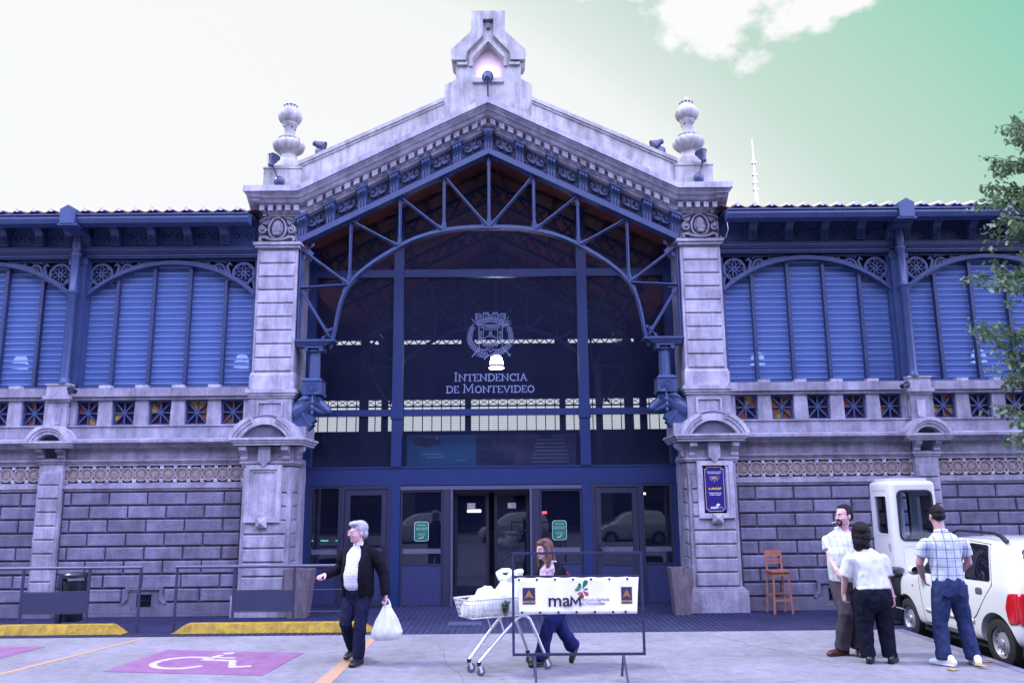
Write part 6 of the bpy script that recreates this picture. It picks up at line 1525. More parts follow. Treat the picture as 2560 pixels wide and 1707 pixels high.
# ---------------- smoker in pale checked shirt
def smoker():
    loc = V3(4.41,-4.05,0); r = empty('person', 'person with dark goatee and pale checked shirt, cigarette in mouth, by the guard booth', 'person', loc)
    B = basis((-.55,-.83)); s, f, u = B; o = lambda x, y, z: V3(x,y,z)-loc
    T = lambda x, y, z: s*x+f*y+UP*z
    skin, top, trs, sh, hair, beard = MB(), MB(), MB(), [], MB(), MB()
    HB = basis((-.90,-.42), .05); hc = o(4.435,-4.09,1.625); P = head(skin, hc, HB, 1.08, 1.15)
    limb(skin, [T(0,-.01,1.42), hc-UP*.06], [.066,.064], s); limb(skin, [T(0,0,.9),T(0,.01,1.1),T(0,0,1.38)], [(.14,.10),(.14,.10),(.15,.08)], s)
    limb(top, [T(0,.0,.865),T(0,.012,.95),T(0,.035,1.06),T(0,.035,1.17),T(0,.015,1.28),T(0,-.005,1.375),T(0,-.01,1.41),T(0,-.01,1.445)], [(.182,.145),(.182,.15),(.182,.158),(.182,.15),(.190,.125),(.182,.108),(.135,.092),(.076,.076)], s, 22, (False,False))
    limb(top, [T(0,-.014,1.435),T(0,-.018,1.480)], [(.076,.078),(.080,.084)], s, 18, (False,False))
    rs, ls = T(.185,-.01,1.375), T(-.19,-.01,1.375); re, rw = o(4.245,-4.06,1.12), o(4.245,-4.24,.985); le, lw = ls+V3(.06,.03,-.26), ls+V3(.05,-.08,-.48)
    for (a, e, w, sd) in ((rs,re,rw,1),(ls,le,lw,-1)):
        limb(skin, [a-UP*.04, a*.5+e*.5, e, e*.5+w*.5, w], [.046,.044,.040,.035,.028], s)
        limb(top, [a-UP*.055, a*.7+e*.3, a*.36+e*.64], [.058,.064,.068], s, 16, (True,False))
    hand(skin, rw, (.28,-.5,-.35), (.7,.5,-.4), -1, (40,50,40)); hand(skin, lw, (.02,-.1,-1), (-1,0,0), 1, (30,35,30))
    limb(trs, [T(0,0,.97),T(0,0,.88),T(0,0,.80)], [(.155,.125),(.165,.135),(.16,.125)], s, 20)
    k1, a1 = o(4.315,-4.20,.48), o(4.285,-4.10,.085); k2, a2 = o(4.50,-4.05,.48), o(4.485,-4.08,.08)
    for hip, k_, a_ in ((T(.08,0,.82), k1, a1), (T(-.08,0,.82), k2, a2)):
        limb(trs, [hip, hip*.5+k_*.5, k_, k_*.5+a_*.5, a_], [.103,.092,.080,.080,.080], s, 16, (True,False)); limb(skin, [hip,k_,a_], [.06,.05,.035], s)
    shoe(sh, a1+V3(.07,.05,-.085), a1+V3(-.20,-.06,-.085)); shoe(sh, a2+V3(.03,.08,-.08), a2+V3(-.04,-.20,-.08))
    for x, y, z, q in ((0,-.034,.046,(.083,.088,.082)),(0,.0,.092,(.056,.062,.028)),(0,-.066,-.01,(.074,.05,.062))): ellip(hair, P(x,y,z), HB, [k*1.06 for k in q])
    for q in (-1, 1): ellip(hair, P(q*.070,.0,.02), HB, (.011,.02,.05))
    limb(beard, [P(-.032,.083,-.050),P(0,.100,-.046),P(.032,.083,-.050)], [.006,.007,.006], HB[2], 8); limb(beard, [P(-.030,.078,-.055),P(-.026,.072,-.088),P(0,.078,-.106),P(.026,.072,-.088),P(.030,.078,-.055)], [.008,.014,.018,.014,.008], HB[1], 8)
    fuse(skin, 'body', 'skin_fair', r, .006, 3); fuse(top, 'shirt', 'shirt_pale_check', r, .009, 4, .010, 8); fuse(trs, 'trousers', 'trouser_grey', r, .009, 4, .013, 8); [fuse(q_, 'shoe', 'shoe_brown', r, .007, 3) for q_ in sh]; fuse(hair, 'hair', 'hair_dark', r, .006, 2, .002, 60); fuse(beard, 'beard', 'hair_dark', r, .005, 1)
    face_bits(r, P, HB, 1.08, 'hair_dark')
    cg = MB().tube([P(.012,.095,-.062), P(.03,.165,-.072)], .0048, 8).build('cigarette', 'shirt_white'); cg.location = loc
    tag(cg, 'white cigarette between the lips of the person with the goatee', 'cigarette')
smoker()
# ---------------- woman in white seen from behind
def woman_white():
    loc = V3(4.50,-4.57,0); r = empty('person', 'person seen from behind with dark wavy hair, white blouse and black jeans', 'person', loc)
    B = basis((-.12,.99)); s, f, u = B; o = lambda x, y, z: V3(x,y,z)-loc
    T = lambda x, y, z: s*x+f*y+UP*z
    skin, top, trs, sh, hair = MB(), MB(), MB(), [], MB()
    HB = basis((.30,.95), .05); hc = o(4.44,-4.55,1.43); P = head(skin, hc, HB, 1.0)
    limb(skin, [T(-.03,-.01,1.22), hc-UP*.06], [.052,.050], s); limb(skin, [T(0,0,.75),T(0,.0,.95),T(0,0,1.16)], [(.15,.1),(.13,.10),(.13,.08)], s)
    limb(top, [T(.0,-.01,.80),T(.0,.0,.86),T(-.02,.005,.96),T(-.03,.0,1.06),T(-.035,.0,1.135),T(-.04,-.005,1.20),T(-.04,-.005,1.258)], [(.205,.165),(.198,.158),(.188,.148),(.188,.135),(.195,.118),(.145,.092),(.064,.064)], s, 22, (False,False))
    rs, ls = T(.165,-.005,1.165), T(-.235,-.005,1.165); re, rw = o(4.685,-4.55,.925), o(4.715,-4.62,.715); le, lw = o(4.215,-4.53,.93), o(4.205,-4.48,.75)
    for (a, e, w, sd) in ((rs,re,rw,1),(ls,le,lw,-1)):
        limb(skin, [a-UP*.07, a*.5+e*.5, e, e*.5+w*.5, w], [.036,.040,.040,.034,.026], s)
        limb(top, [a-UP*.03, a*.6+e*.4, a*.12+e*.88], [.066,.070,.074], s, 16, (True,False)); hand(skin, w, (.02,-.1,-1), (-sd,.2,0), sd, (35,40,35), .9)
    limb(trs, [T(0,0,.865),T(0,-.005,.78),T(0,-.005,.70)], [(.175,.14),(.205,.165),(.205,.165)], s, 22)
    k1, a1 = o(4.385,-4.56,.40), o(4.395,-4.57,.075); k2, a2 = o(4.615,-4.57,.40), o(4.635,-4.58,.07)
    for hip, k_, a_ in ((T(-.095,0,.72), k1, a1), (T(.10,0,.72), k2, a2)):
        limb(trs, [hip, hip*.5+k_*.5, k_, k_*.5+a_*.5, a_], [.122,.108,.085,.076,.074], s, 16, (True,False)); limb(skin, [hip,k_,a_], [.06,.05,.035], s)
    shoe(sh, a1+V3(-.02,-.06,-.075), a1+V3(.09,.13,-.075), .044, .05); shoe(sh, a2+V3(-.02,-.06,-.07), a2+V3(.12,.12,-.07), .044, .05)
    for x, y, z, q in ((0,-.024,.038,(.094,.102,.090)),(0,-.06,-.04,(.092,.06,.07)),(-.02,-.065,-.10,(.082,.055,.065)),(-.045,-.06,-.15,(.05,.045,.045)),(.035,-.055,-.14,(.045,.045,.04))): ellip(hair, P(x,y,z), HB, q)
    for q in (-1, 1): ellip(hair, P(q*.078,-.02,-.02), HB, (.022,.05,.08))
    fuse(skin, 'body', 'skin_tan', r, .006, 3); fuse(top, 'blouse', 'shirt_white', r, .009, 4, .011, 8); fuse(trs, 'jeans', 'denim_dark', r, .009, 4, .012, 10); [fuse(q_, 'shoe', 'shoe_black', r, .007, 3) for q_ in sh]; fuse(hair, 'hair', 'hair_dark', r, .006, 1, .010, 26)
    MB().tube([rw+V3(.031*math.cos(a),.031*math.sin(a),.015) for a in [k*.628 for k in range(10)]], .006, 6, closed=True).build('wrist_watch', 'galv', r)
    face_bits(r, P, HB, 1.0, 'hair_dark')
    kk = MB().tube([rw+V3(.01,-.03,-.10),rw+V3(.07,-.05,-.115),rw+V3(.10,-.05,-.13)], [.005,.006,.004], 6); ko = kk.build('key_bunch', 'galv'); ko.location = loc
    tag(ko, 'small key bunch in the hand of the person in the white blouse', 'keys')
woman_white()
# ---------------- man in plaid shirt seen from behind
def man_plaid():
    loc = V3(5.31,-4.72,0); r = empty('person', 'person seen from behind in a plaid short sleeved shirt and blue jeans by the car', 'person', loc)
    B = basis((-.06,1)); s, f, u = B; o = lambda x, y, z: V3(x,y,z)-loc
    T = lambda x, y, z: s*x+f*y+UP*z
    skin, top, trs, sh, hair = MB(), MB(), MB(), [], MB()
    HB = basis((-.05,1), .12); hc = o(5.268,-4.70,1.628); P = head(skin, hc, HB, 1.0)
    limb(skin, [T(-.03,-.02,1.40), hc-UP*.05], [.060,.058], s); limb(skin, [T(0,0,.9),T(0,.0,1.1),T(0,0,1.34)], [(.13,.09),(.14,.10),(.15,.08)], s)
    limb(top, [T(.0,.0,.905),T(.0,.0,1.0),T(-.01,.0,1.12),T(-.012,-.005,1.24),T(-.015,-.008,1.33),T(-.02,-.012,1.392),T(-.025,-.012,1.45)], [(.175,.128),(.170,.126),(.178,.128),(.200,.125),(.205,.112),(.15,.092),(.070,.070)], s, 22, (False,False))
    limb(top, [T(-.025,-.014,1.43),T(-.027,-.012,1.475)], [(.070,.070),(.072,.074)], s, 18, (False,False))
    rs, ls = T(.20,-.01,1.345), T(-.225,-.01,1.345); re, rw = o(5.60,-4.66,1.095), o(5.50,-4.50,.93); le, lw = o(5.035,-4.66,1.095), o(5.135,-4.50,.93)
    for (a, e, w, sd) in ((rs,re,rw,1),(ls,le,lw,-1)):
        limb(skin, [a-UP*.03, a*.5+e*.5, e, e*.5+w*.5, w], [.046,.048,.043,.038,.028], s)
        limb(top, [a-UP*.035, a*.7+e*.3, a*.36+e*.64], [.066,.070,.070], s, 16, (True,False)); hand(skin, w, (-sd*.35,.25,-.9), (-sd*.9,.1,-.3), sd, (25,30,25), .95)
    limb(trs, [T(0,0,.95),T(0,-.005,.86),T(0,-.01,.79)], [(.158,.118),(.172,.135),(.168,.13)], s, 22)
    k1, a1 = o(5.185,-4.70,.46), o(5.165,-4.74,.07); k2, a2 = o(5.455,-4.70,.46), o(5.50,-4.73,.07)
    for hip, k_, a_ in ((T(-.085,-.01,.80), k1, a1), (T(.085,-.01,.80), k2, a2)):
        limb(trs, [hip, hip*.5+k_*.5, k_, k_*.5+a_*.5, a_], [.105,.092,.074,.072,.076], s, 16, (True,False)); limb(skin, [hip,k_,a_], [.06,.05,.035], s)
    shoe(sh, a1+V3(.06,-.09,-.07), a1+V3(-.10,.12,-.07), .046, .05); shoe(sh, a2+V3(.0,-.10,-.07), a2+V3(.05,.16,-.07), .046, .05)
    for x, y, z, q in ((0,-.016,.038,(.080,.096,.086)),(0,-.05,-.01,(.076,.058,.055))): ellip(hair, P(x,y,z), HB, q)
    fuse(skin, 'body', 'skin_tan', r, .006, 3); fuse(top, 'shirt', 'shirt_plaid', r, .009, 4, .009, 8); fuse(trs, 'jeans', 'denim', r, .009, 4, .013, 9); [fuse(q_, 'shoe', 'shoe_white', r, .007, 3) for q_ in sh]; fuse(hair, 'hair', 'hair_dark', r, .006, 2, .002, 70)
    for q in (-1, 1):
        pk = MB(); pk.prism([(q*.085-.055,.765),(q*.085,.735),(q*.085+.055,.765),(q*.085+.055,.875),(q*.085-.055,.875)], -.148, -.10); pk.build('back_pocket', 'denim', r)
    face_bits(r, P, HB, 1.0, 'hair_dark')
man_plaid()
# ================================================================== TROLLEY WITH SHOPPING
mat('trolley_metal', (.66,.68,.70), .3, .08, 8, metal=.55); mat('wheel_grey', (.16,.15,.19), .7, .1, 20)
def trolley():
    C = Vector((.285,-4.77,0)); ang = math.atan2(-.50,-.865)
    r = empty('shopping_trolley', 'chrome wire shopping trolley with inverted V legs full of white bags', 'trolley', C, ang)
    # basket
    def sec(u): t = (u+.36)/.92; return .235-.055*t, .60+.035*t*0, .80-.01*t
    bk = MB()
    u0, u1 = -.36, .56
    def ringz(k):
        pts = []
        for u, sg in ((u0,-1),(u1,-1),(u1,1),(u0,1)):
            w, zb, zt = sec(u); ww = w*(.86+.14*k); uu = u*(1 if u < 0 else .90+.10*k); pts.append((uu, sg*ww, zb+(zt-zb)*k))
        return pts
    for k, rad in ((0,.007),(.25,.0032),(.5,.0032),(.75,.0032),(1,.010)): bk.tube(ringz(k), rad, 6, closed=True)
    b, t = ringz(0), ringz(1)
    for e in range(4):
        p0, p1, q0, q1 = Vector(b[e]), Vector(b[(e+1)%4]), Vector(t[e]), Vector(t[(e+1)%4]); n = 26 if e%2 == 0 else 12
        for i in range(n): a = i/n; bk.tube([p0.lerp(p1,a), q0.lerp(q1,a)], .0028, 5)
    for i in range(1, 18):
        a = i/18; bk.tube([Vector(b[0]).lerp(Vector(b[1]),a), Vector(b[3]).lerp(Vector(b[2]),a)], .0028, 5)
    bk.build('wire_basket', 'trolley_metal', r)
    for sg in (-1, 1):
        y = sg*.165
        MB().tube([(.40,sg*.115,.135),(.10,sg*.15,.43),(-.04,sg*.165,.555),(-.10,sg*.168,.588),(-.16,sg*.17,.585),(-.21,sg*.172,.55),(-.27,sg*.18,.43),(-.40,sg*.195,.135)], .017, 10).build('leg_tube', 'trolley_metal', r, 60)
        MB().tube([(.10,sg*.15,.42),(.17,sg*.15,.60)], .009, 8).build('stay', 'trolley_metal', r)
        MB().tube([(-.34,sg*.235,.80),(-.47,sg*.24,.90),(-.52,sg*.24,.93)], .012, 8).build('handle_arm', 'trolley_metal', r, 60)
    MB().tube([(.25,-.13,.285),(.25,.13,.285)], .012, 8).build('cross_bar', 'trolley_metal', r); MB().tube([(-.52,-.25,.93),(-.52,.25,.93)], .017, 10).build('push_handle', 'ink_black', r, 60)
    for (u, y) in ((.40,-.115),(.40,.115),(-.40,-.195),(-.40,.195)):
        m = MB().tube([(u,y,.14),(u,y,.112)], .024, 10); 
        w = empty('caster'); w.parent = r; w.location = (u,y,0)
        MB().tube([(0,0,.145),(0,0,.105)], [.026,.022], 12).build('cap', 'shoe_black', w, 60)
        for sg in (-1, 1): MB().beam((0,.115),(-.025,.05),.03,sg*.017-.002,sg*.017+.002).build('fork', 'trolley_metal', w)
        wh = MB().lathe([(.018,-.012),(.045,-.0125),(.05,-.009),(.05,.009),(.045,.0125),(.018,.012)], 20).xf(lambda a,b,c: (a,c,b)).xf(lambda a,b,c: (a-.025,b,c+.05)); wh.build('wheel', 'wheel_grey', w, 40)
        MB().lathe([(.012,-.016),(.02,-.014),(.02,.014),(.012,.016)], 12).xf(lambda a,b,c: (a-.025,c,b+.05)).build('hub', 'trolley_metal', w, 40)
    return r, C, ang
tro, TC_, TA_ = trolley()
def inbasket(u, y, z): v = Matrix.Rotation(TA_,3,'Z')@Vector((u,y,0)); return (TC_.x+v.x, TC_.y+v.y, z)
def full_bag(u, y, z, w, h, seed, label, ears=True):
    r = empty('shopping_bag', label, 'bag', inbasket(u,y,z), TA_+seed, 'white bags in the trolley')
    lumpy([(w*.7,0),(w*.95,h*.1),(w,h*.3),(w*.92,h*.5),(w*.6,h*.72),(w*.3,h*.82),(w*.2,h*.88)], 64, seed, .03, 8, .18, .8).build('pouch', 'plastic_bag', r, 55)
    if ears:
        for q in (-1, 1): MB().tube([(-.06,q*.02,h*.78),(-.11,q*.05,h*.88),(-.09,q*.09,h*.96),(.0,q*.11,h*.97),(.09,q*.10,h*.92),(.10,q*.06,h*.84),(.05,q*.02,h*.76)], [.05,.040,.030,.026,.030,.040,.05], 10).build('handle', 'plastic_bag', r, 60)
full_bag(-.05, .02, .605, .21, .47, .4, 'largest white shopping bag with upright handles in the middle of the trolley'); full_bag(.21,-.02,.605,.175,.35,2.0,'white shopping bag slumped between two others in the trolley', False); full_bag(.42,.0,.605,.125,.23,3.3,'small white shopping bag at the nose of the trolley', False)
gr = empty('herb_bunch', 'bunch of green leaves with red stems sticking out of the trolley bags', 'vegetables', inbasket(.10,.165,.66))
mat('herb_green', (.02,.10,.05), .6, .4, 30); mat('herb_red', (.45,.05,.07), .6)
hm = MB()
for k in range(60):
    a = random.uniform(0,6.28); d = random.uniform(0,.06); p = Vector((d*math.cos(a)*.7, -.03+d*math.sin(a)*.5, random.uniform(-.02,.10))); nrm = Vector((random.uniform(-1,1),random.uniform(-1,1),random.uniform(-.4,1))).normalized(); t = nrm.orthogonal().normalized(); b_ = nrm.cross(t)
    hm.add([p-t*.022, p+b_*.014, p+t*.022, p-b_*.014], [(0,1,2,3)])
tag(hm.build('leaves', 'herb_green', gr), kind='stuff')
for k in range(5): MB().tube([(random.uniform(-.02,.02),-.02,-.06),(random.uniform(-.04,.04),-.03,.04)], .004, 5).build('stem', 'herb_red', gr)
# ================================================================== WHITE CAR
mat('car_white', (.60,.615,.60), .22, coat=.8); mat('lamp_red', (.42,.006,.012), .12, coat=.8); mat('lamp_amber', (.75,.22,.02), .2); mat('car_seam', (.12,.12,.14), .6); mat('hub_silver', (.50,.50,.55), .35, .1, 20, metal=.7); mat('car_inner', (.02,.02,.025), .8)
glass('car_glass', (.10,.11,.14), 1.0, (.012,.014,.02), .45, 1.55)
def car():
    GZ = -.14
    r = empty('hatchback_car', 'small white hatchback with roof rails and red tail lamps parked beside the kerb', 'car', (6.10,-4.17,GZ), R(2))
    # local: x to the car's right, y forward; near (left) side at x = 0, rear axle y = 0, front axle y = 2.12
    HW = .745
    ST = [ # y, half width, sill z, belt z, roof z, roof half width
     (-.575,.60,.34,.66,.76,.54),(-.56,.685,.29,.78,.92,.61),(-.52,.722,.26,.87,1.05,.61),(-.46,.736,.245,.91,1.19,.60),(-.34,.742,.23,.93,1.36,.585),(-.17,.744,.22,.94,1.445,.58),(.15,.745,.21,.94,1.475,.585),(.6,.745,.20,.935,1.485,.59),(1.05,.745,.20,.93,1.47,.585),(1.40,.745,.20,.92,1.42,.57),(1.62,.743,.20,.915,1.30,.565),(1.85,.742,.21,.905,1.10,.57),(2.02,.738,.22,.89,.97,.60),(2.25,.73,.24,.83,.91,.60),(2.5,.70,.27,.72,.83,.55),(2.64,.62,.31,.62,.72,.48),(2.70,.48,.36,.56,.62,.38)]
    ST = [((y*.74 if y < 0 else y), *q) for y, *q in ST]
    vs = []; fs = []; m = 15
    for (y, w, zs, zb, zr, rw) in ST:
        half = [(w*.80, zs),(w*.965, zs+.05),(w*.99, zs+.2),(w, (zs+zb)/2+.08),(w*.985, zb-.04),(w*.955+.0*rw, zb+.02),(rw+(w*.955-rw)*.45, zb+(zr-zb)*.55),(rw, zr-.055 if zr-zb > .15 else zr-.02)]
        top = [(rw*.80, zr-.008)]
        left = [(-a, b) for a, b in half]+[(-a, b) for a, b in top]
        pts = left[:]+[(0, zr+.008)]+[(a, b) for a, b in top]+[(a, b) for a, b in half[::-1]]
        m = len(pts); vs += [(HW+a, y, b) for a, b in pts]
    k = len(ST)
    for i in range(k-1):
        for q in range(m): fs.append((i*m+q, i*m+(q+1)%m, (i+1)*m+(q+1)%m, (i+1)*m+q))
    fs += [tuple(range(m-1,-1,-1)), tuple((k-1)*m+q for q in range(m))]
    me = MB().add(vs, fs).mesh('body_shell', 'car_white'); bm = bmesh.new(); bm.from_mesh(me); bmesh.ops.recalc_face_normals(bm, faces=bm.faces[:]); bm.to_mesh(me); bm.free()
    body = obj('body_shell', me, r); ss = body.modifiers.new('s','SUBSURF'); ss.levels = 2; ss.render_levels = 2; ss.subdivision_type = 'CATMULL_CLARK'
    sm_ = eval_mesh(body); body.modifiers.clear(); body.data = sm_
    bvh = BVHTree.FromPolygons([v.co.copy() for v in sm_.vertices], [tuple(p.vertices) for p in sm_.polygons])
    for (yy, rad) in ((0,.335),(2.12,.325)):
        cyl = MB().lathe([(rad,-.1),(rad,.26)], 40).xf(lambda a,b,c: (c, a, b)); 
        cyl.v = [(x, y+yy, z+.285) for x, y, z in cyl.v]
        c2 = MB(); c2.v = [(2*HW-x, y, z) for x, y, z in cyl.v]; c2.f = [f[::-1] for f in cyl.f]
        for cc in (cyl, c2):
            cme = cc.mesh('cut'); b2 = bmesh.new(); b2.from_mesh(cme); bmesh.ops.recalc_face_normals(b2, faces=b2.faces[:]); b2.to_mesh(cme); b2.free()
            co = obj('cut', cme, r); mo = body.modifiers.new('b','BOOLEAN'); mo.object = co; mo.operation = 'DIFFERENCE'; mo.solver = 'EXACT'
            nm = eval_mesh(body); body.modifiers.clear(); body.data = nm; bpy.data.objects.remove(co)
    shade(body.data, 38)
    def patch(name, mm, poly, side, off=.005, res=.03, par=None):      # polygon (a, z) laid on the left flank or the tail
        bm = bmesh.new(); vv = [bm.verts.new((p[0], p[1], 0)) for p in poly]; bm.faces.new(vv)
        a0, a1 = min(p[0] for p in poly), max(p[0] for p in poly); z0, z1 = min(p[1] for p in poly), max(p[1] for p in poly)
        x = a0+res
        while x < a1-1e-4: bmesh.ops.bisect_plane(bm, geom=bm.verts[:]+bm.edges[:]+bm.faces[:], plane_co=(x,0,0), plane_no=(1,0,0)); x += res
        x = z0+res
        while x < z1-1e-4: bmesh.ops.bisect_plane(bm, geom=bm.verts[:]+bm.edges[:]+bm.faces[:], plane_co=(0,x,0), plane_no=(0,1,0)); x += res
        ok = True
        for v in bm.verts:
            a, z = v.co.x, v.co.y
            if side == 'L': o_, d_ = Vector((-1,a,z)), Vector((1,0,0))
            elif side == 'T': o_, d_ = Vector((a,-2,z)), Vector((0,1,0))
            elif side == 'B': o_, d_ = Vector((z*0+a,0,0)), Vector((0,0,1))
            h = bvh.ray_cast(o_, d_)
            if h[0] is None: v.co = o_+d_*1.3; continue
            n_ = h[1] if h[1].dot(d_) < 0 else -h[1]; v.co = h[0]+n_*off
        me = bpy.data.meshes.new(name); bmesh.ops.triangulate(bm, faces=bm.faces[:]); bmesh.ops.recalc_face_normals(bm, faces=bm.faces[:]); bm.to_mesh(me); bm.free(); me.materials.append(M[mm]); shade(me, 60)
        o = obj(name, me, par or r); t = o.modifiers.new('t','SOLIDIFY'); t.thickness = .004; t.offset = -1 if True else 1
        return o
    def rline(pts, w): a, b = outline(pts, w); return a+b[::-1]
    def rnd(P, rad, n=4):
        out = []; k = len(P)
        for i in range(k):
            p0, p, p1 = Vector(P[i-1]), Vector(P[i]), Vector(P[(i+1)%k]); a = p+(p0-p).normalized()*rad; b = p+(p1-p).normalized()*rad
            for q in range(n+1): t = q/n; out.append(tuple(a*(1-t)**2+p*2*t*(1-t)+b*t*t))
        return out
    patch('rear_side_window', 'car_glass', rnd([(.06,.965),(.60,.955),(.62,1.40),(.20,1.385)], .05), 'L')
    patch('front_side_window', 'car_glass', rnd([(.68,.955),(1.70,.945),(1.34,1.33),(1.12,1.385),(.70,1.40)], .05), 'L')
    patch('quarter_window', 'car_glass', rnd([(-.22,.99),(-.02,.975),(.10,1.36),(-.10,1.33)], .04), 'L') if False else None
    for P, w in (([(.64,.42),(.645,.90),(.655,1.42)], .010), ([(1.62,.32),(1.66,.60),(1.72,.92)], .010), ([(.64,.30),(1.62,.30)], .010), ([(.30,.62),(.16,.78),(.02,.93),(.18,1.40),(.66,1.425)], .009), ([(.64,.42),(.50,.46),(.36,.55),(.30,.62)], .009)): patch('door_seam', 'car_seam', rline(P, w), 'L', .002, .05)
    patch('side_moulding', 'car_white', rline([(.42,.47),(1.55,.47)], .05), 'L', .014, .05)
    for (a, z) in ((.28,.84),(.80,.83)): 
        patch('door_handle', 'car_seam', rnd([(a-.07,z-.04),(a+.07,z-.04),(a+.07,z+.04),(a-.07,z+.04)], .035), 'L', .004, .02)
    patch('side_repeater', 'lamp_amber', rnd([(1.86,.74),(1.90,.74),(1.90,.77),(1.86,.77)], .012), 'L', .006, .02)
    patch('rear_window', 'car_glass', rnd([(.20,.95),(1.29,.95),(1.22,1.36),(.27,1.36)], .07), 'T', .006)
    patch('rear_plate', 'white_paint', [(.56,.62),(.94,.62),(.94,.72),(.56,.72)], 'T', .006, .05)
    for sg in (0, 1):
        P = [(.05,.52),(.25,.50),(.29,.68),(.26,.84),(.16,.90),(.06,.86),(.035,.70)]
        if sg: P = [(2*HW-a, z) for a, z in P][::-1]
        tl_ = patch('tail_lamp', 'lamp_red', rnd(P, .05), 'T', .014)
        c_ = .165 if not sg else 2*HW-.165
        patch('indicator', 'lamp_amber', [(c_+.035*math.cos(a), .70+.04*math.sin(a)) for a in [q*.628 for q in range(10)]], 'T', .02, .02)
        patch('reverse_lamp', 'white_paint', [(c_+.05+.025*math.cos(a), .59+.03*math.sin(a)) for a in [q*.785 for q in range(8)]], 'T', .02, .02)
        patch('fog_reflector', 'lamp_red', [(c_+.10+.03*math.cos(a), .42+.035*math.sin(a)) for a in [q*.785 for q in range(8)]], 'T', .008, .02)
    patch('tail_lamp', 'lamp_red', rnd([(-.40,.54),(-.28,.52),(-.24,.70),(-.29,.86),(-.40,.88)], .03), 'L', .012, .02)
    patch('bumper_seam', 'car_seam', rline([(.12,.505),(1.37,.505)], .008), 'T', .003, .05)
    # roof rails
    for x in (.20, 2*HW-.20):
        MB().tube([(x,-.10,1.44),(x,.0,1.50),(x,.12,1.53),(x,.9,1.54),(x,1.02,1.51),(x,1.10,1.45)], [.030,.026,.020,.020,.024,.028], 8).build('roof_rail', 'black_metal', r, 60)
    # mirror
    mm = MB(); ellip(mm, (-.10,1.60,.98), (Vector((1,0,0)),Vector((0,1,0)),UP), (.085,.055,.065), 14, 10); mm.build('door_mirror', 'car_white', r, 60)
    MB().box(-.02,.06,1.585,1.625,.93,.96).build('mirror_arm', 'car_white', r); MB().prism(arc(-.10,.98,.055,0,6.283,14)[:-1], 1.540, 1.546).build('mirror_glass', 'car_glass', r)
    # wheels
    for (y) in (0, 2.12):
        for x, sg in ((.0,-1),(2*HW,1)):
            w = empty('wheel'); w.parent = r; w.location = (x+(.115 if sg < 0 else -.115), y, .275)
            f_ = lambda a,b,c: (c*sg, a, b)
            MB().lathe([(.175,-.08),(.24,-.085),(.268,-.07),(.275,-.03),(.275,.03),(.268,.07),(.24,.085),(.178,.08),(.17,.05),(.17,-.06),(.175,-.08)], 36, caps=False).xf(f_).build('tyre', 'rubber', w, 40)
            MB().lathe([(.178,.078),(.182,.066),(.165,.055),(.158,.03),(.12,.034),(.085,.052),(.055,.056),(.048,.072),(.03,.080),(.005,.082)], 36, caps=False).xf(f_).build('rim', 'hub_silver', w, 40)
            hl = MB()
            for q in range(12):
                a = q*math.pi/6; cx_, cz_ = .132*math.cos(a), .132*math.sin(a); hl.add([f_(cx_+.014*math.cos(t), cz_+.014*math.sin(t), .0385) for t in [j*.785 for j in range(8)]], [tuple(range(8))])
            tag(hl.build('rim_holes', 'car_inner', w), kind='stuff')
    MB().box(.12,2*HW-.12,-.42,2.5,.16,.30).build('underbody', 'car_inner', r)
    for yy in (0, 2.12): MB().box(.26,2*HW-.26,yy-.34,yy+.34,.22,.60).build('wheel_well', 'car_inner', r)
    return r
the_car = car()
for (x, y, rz, lab) in ((-2.6,-22.5,90,'white hatchback parked across the street mirrored in the glass beside the first opening hours notice'), (1.6,-22.0,90,'white hatchback parked across the street mirrored in the sliding doors'), (6.9,-22.5,90,'white hatchback parked across the street mirrored in the swing door with the lever handle')):
    c_ = copy_tree(the_car); c_.location = (x, y, -.14); c_.rotation_euler = (0,0,R(rz)); tag(c_, lab, 'car', 'cars mirrored in the glass')
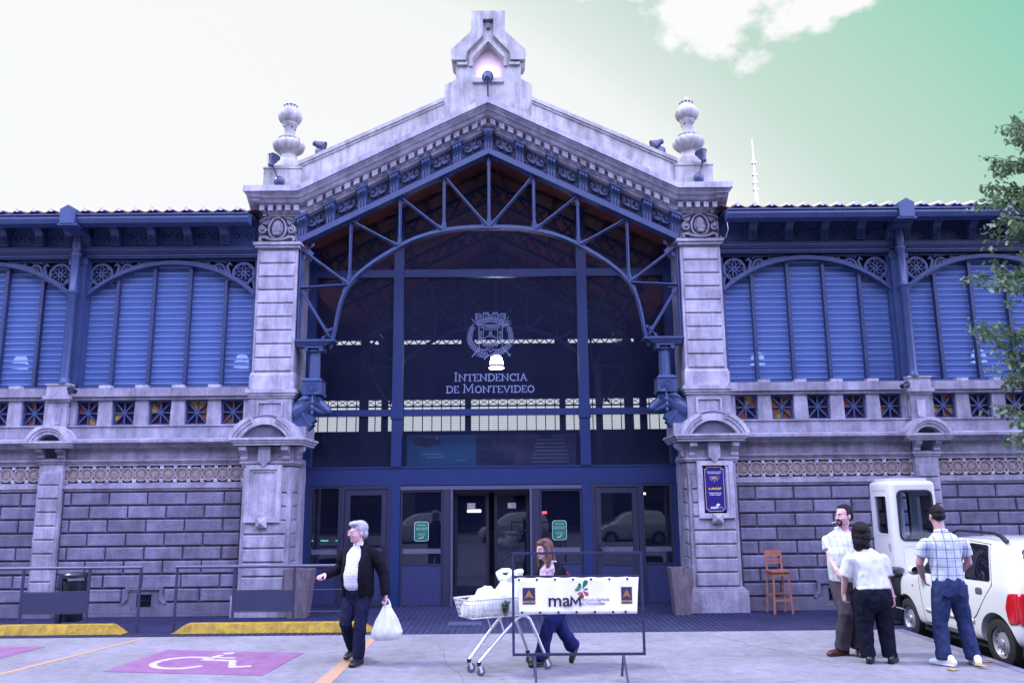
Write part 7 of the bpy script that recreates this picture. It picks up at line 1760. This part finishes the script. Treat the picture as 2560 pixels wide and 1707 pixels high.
# ================================================================== STREET TREE
mat('bark', (.13,.11,.11), .9, .35, 8, .6, 30)
def leaf_mat():
    mat('leaf', (.16,.215,.135), .45, .55, 3.2, col2=(.045,.09,.06)); m = M['leaf']; nt = m.node_tree; N = nt.nodes; L = nt.links
    t = N.new('ShaderNodeBsdfTranslucent'); t.inputs[0].default_value = (.16,.30,.10,1); mx = N.new('ShaderNodeMixShader'); mx.inputs[0].default_value = .28
    L.new(N['Principled BSDF'].outputs[0], mx.inputs[1]); L.new(t.outputs[0], mx.inputs[2]); L.new(mx.outputs[0], N['Material Output'].inputs[0])
leaf_mat()
def tree():
    base = Vector((8.78,-2.75,0)); r = empty('street_tree', 'young broadleaf street tree reaching over beside the white car', 'tree', base)
    rnd_ = random.Random(11)
    MB().tube([(0,0,-.1),(.03,.02,1.2),(-.02,.05,2.4),(.04,.0,3.8),(.0,.05,5.4),(.02,0,7.4)], [.13,.11,.095,.075,.05,.015], 10).build('trunk', 'bark', r, 60)
    ends = []; bm_ = MB()
    for k in range(44):
        z = 2.0+5.4*k/44+rnd_.uniform(-.1,.1); a = rnd_.uniform(0,6.28)
        if k % 2 == 0: a = math.pi+rnd_.uniform(-.7,.7)
        L_ = (1.40 if z < 5.2 else 1.40-(z-5.2)*.38)*rnd_.uniform(.75,1.12)
        p0 = Vector((0,0,z)); d = Vector((math.cos(a), math.sin(a), .55)); pts = [p0]
        for j in range(5): d.z += rnd_.uniform(-.22,.10); pts.append(pts[-1]+d.normalized()*L_/5+Vector((rnd_.uniform(-.05,.05),rnd_.uniform(-.05,.05),0)))
        bm_.tube(pts, [.03,.024,.019,.014,.009,.004], 6)
        for j in range(1, 6):
            for q in range(3):
                dd = (d.normalized()+Vector((rnd_.uniform(-1,1),rnd_.uniform(-1,1),rnd_.uniform(-.7,.6)))*.9).normalized(); e = pts[j]+dd*rnd_.uniform(.15,.42); bm_.tube([pts[j], (pts[j]+e)/2+Vector((0,0,.02)), e], [.007,.005,.002], 4); ends.append((pts[j], e))
    bm_.build('branches', 'bark', r, 60)
    lm = MB()
    LF = [(0,0),(.18,.10),(.46,.30),(.38,.12),(.72,.22),(1,0),(.72,-.22),(.38,-.12),(.46,-.30),(.18,-.10)]
    for (p, e) in ends:
        for q in range(15):
            c = p.lerp(e, rnd_.uniform(.2,1.1))+Vector((rnd_.uniform(-.09,.09),rnd_.uniform(-.09,.09),rnd_.uniform(-.10,.06)))
            L_ = rnd_.uniform(.065,.12); d = Vector((rnd_.uniform(-1,1),rnd_.uniform(-1,1),rnd_.uniform(-1.0,.2))).normalized(); n_ = Vector((rnd_.uniform(-.7,.7),rnd_.uniform(-.7,.7),1)).normalized(); s = d.cross(n_)
            if s.length < .1: continue
            s.normalize(); nn = s.cross(d); vs = []
            for (a, b) in LF: vs.append(c+d*a*L_+s*b*L_*1.25+nn*(-.25*b*b-.12*a*a)*L_)
            lm.add(vs, [(0,1,2,3),(0,3,4,5),(0,5,6,7),(0,7,8,9)])
    lm.build('crown', 'leaf', r)
tree()
mat('dry_leaf', (.33,.25,.06), .7, .3, 20)
for i, (x, y, lab) in enumerate(((5.09,-4.95,'dry yellow leaf fallen by the left shoe of the person in plaid'), (5.44,-4.90,'dry yellow leaf fallen by the right shoe of the person in plaid'), (5.66,-4.60,'dry leaf fallen at the kerb beside the rear wheel'))):
    m = MB(); rr = random.Random(i)
    for k in range(2):
        a = rr.uniform(0,6.28); P = leafpoly(0,0,.13,.07,a); m.add([(p[0], p[1], .006+.03*abs(math.sin(5*p[0]+i))+.004*k) for p in P]+[(p[0], p[1], .003+.03*abs(math.sin(5*p[0]+i))+.004*k) for p in P], [tuple(range(6)), tuple(range(11,5,-1))]+[(j,6+j,6+(j+1)%6,(j+1)%6) for j in range(6)])
    tag(m.build('fallen_leaf', 'dry_leaf', None, None, (x,y,0)), lab, 'leaf', 'fallen leaves')

bull(-1); bull(1)
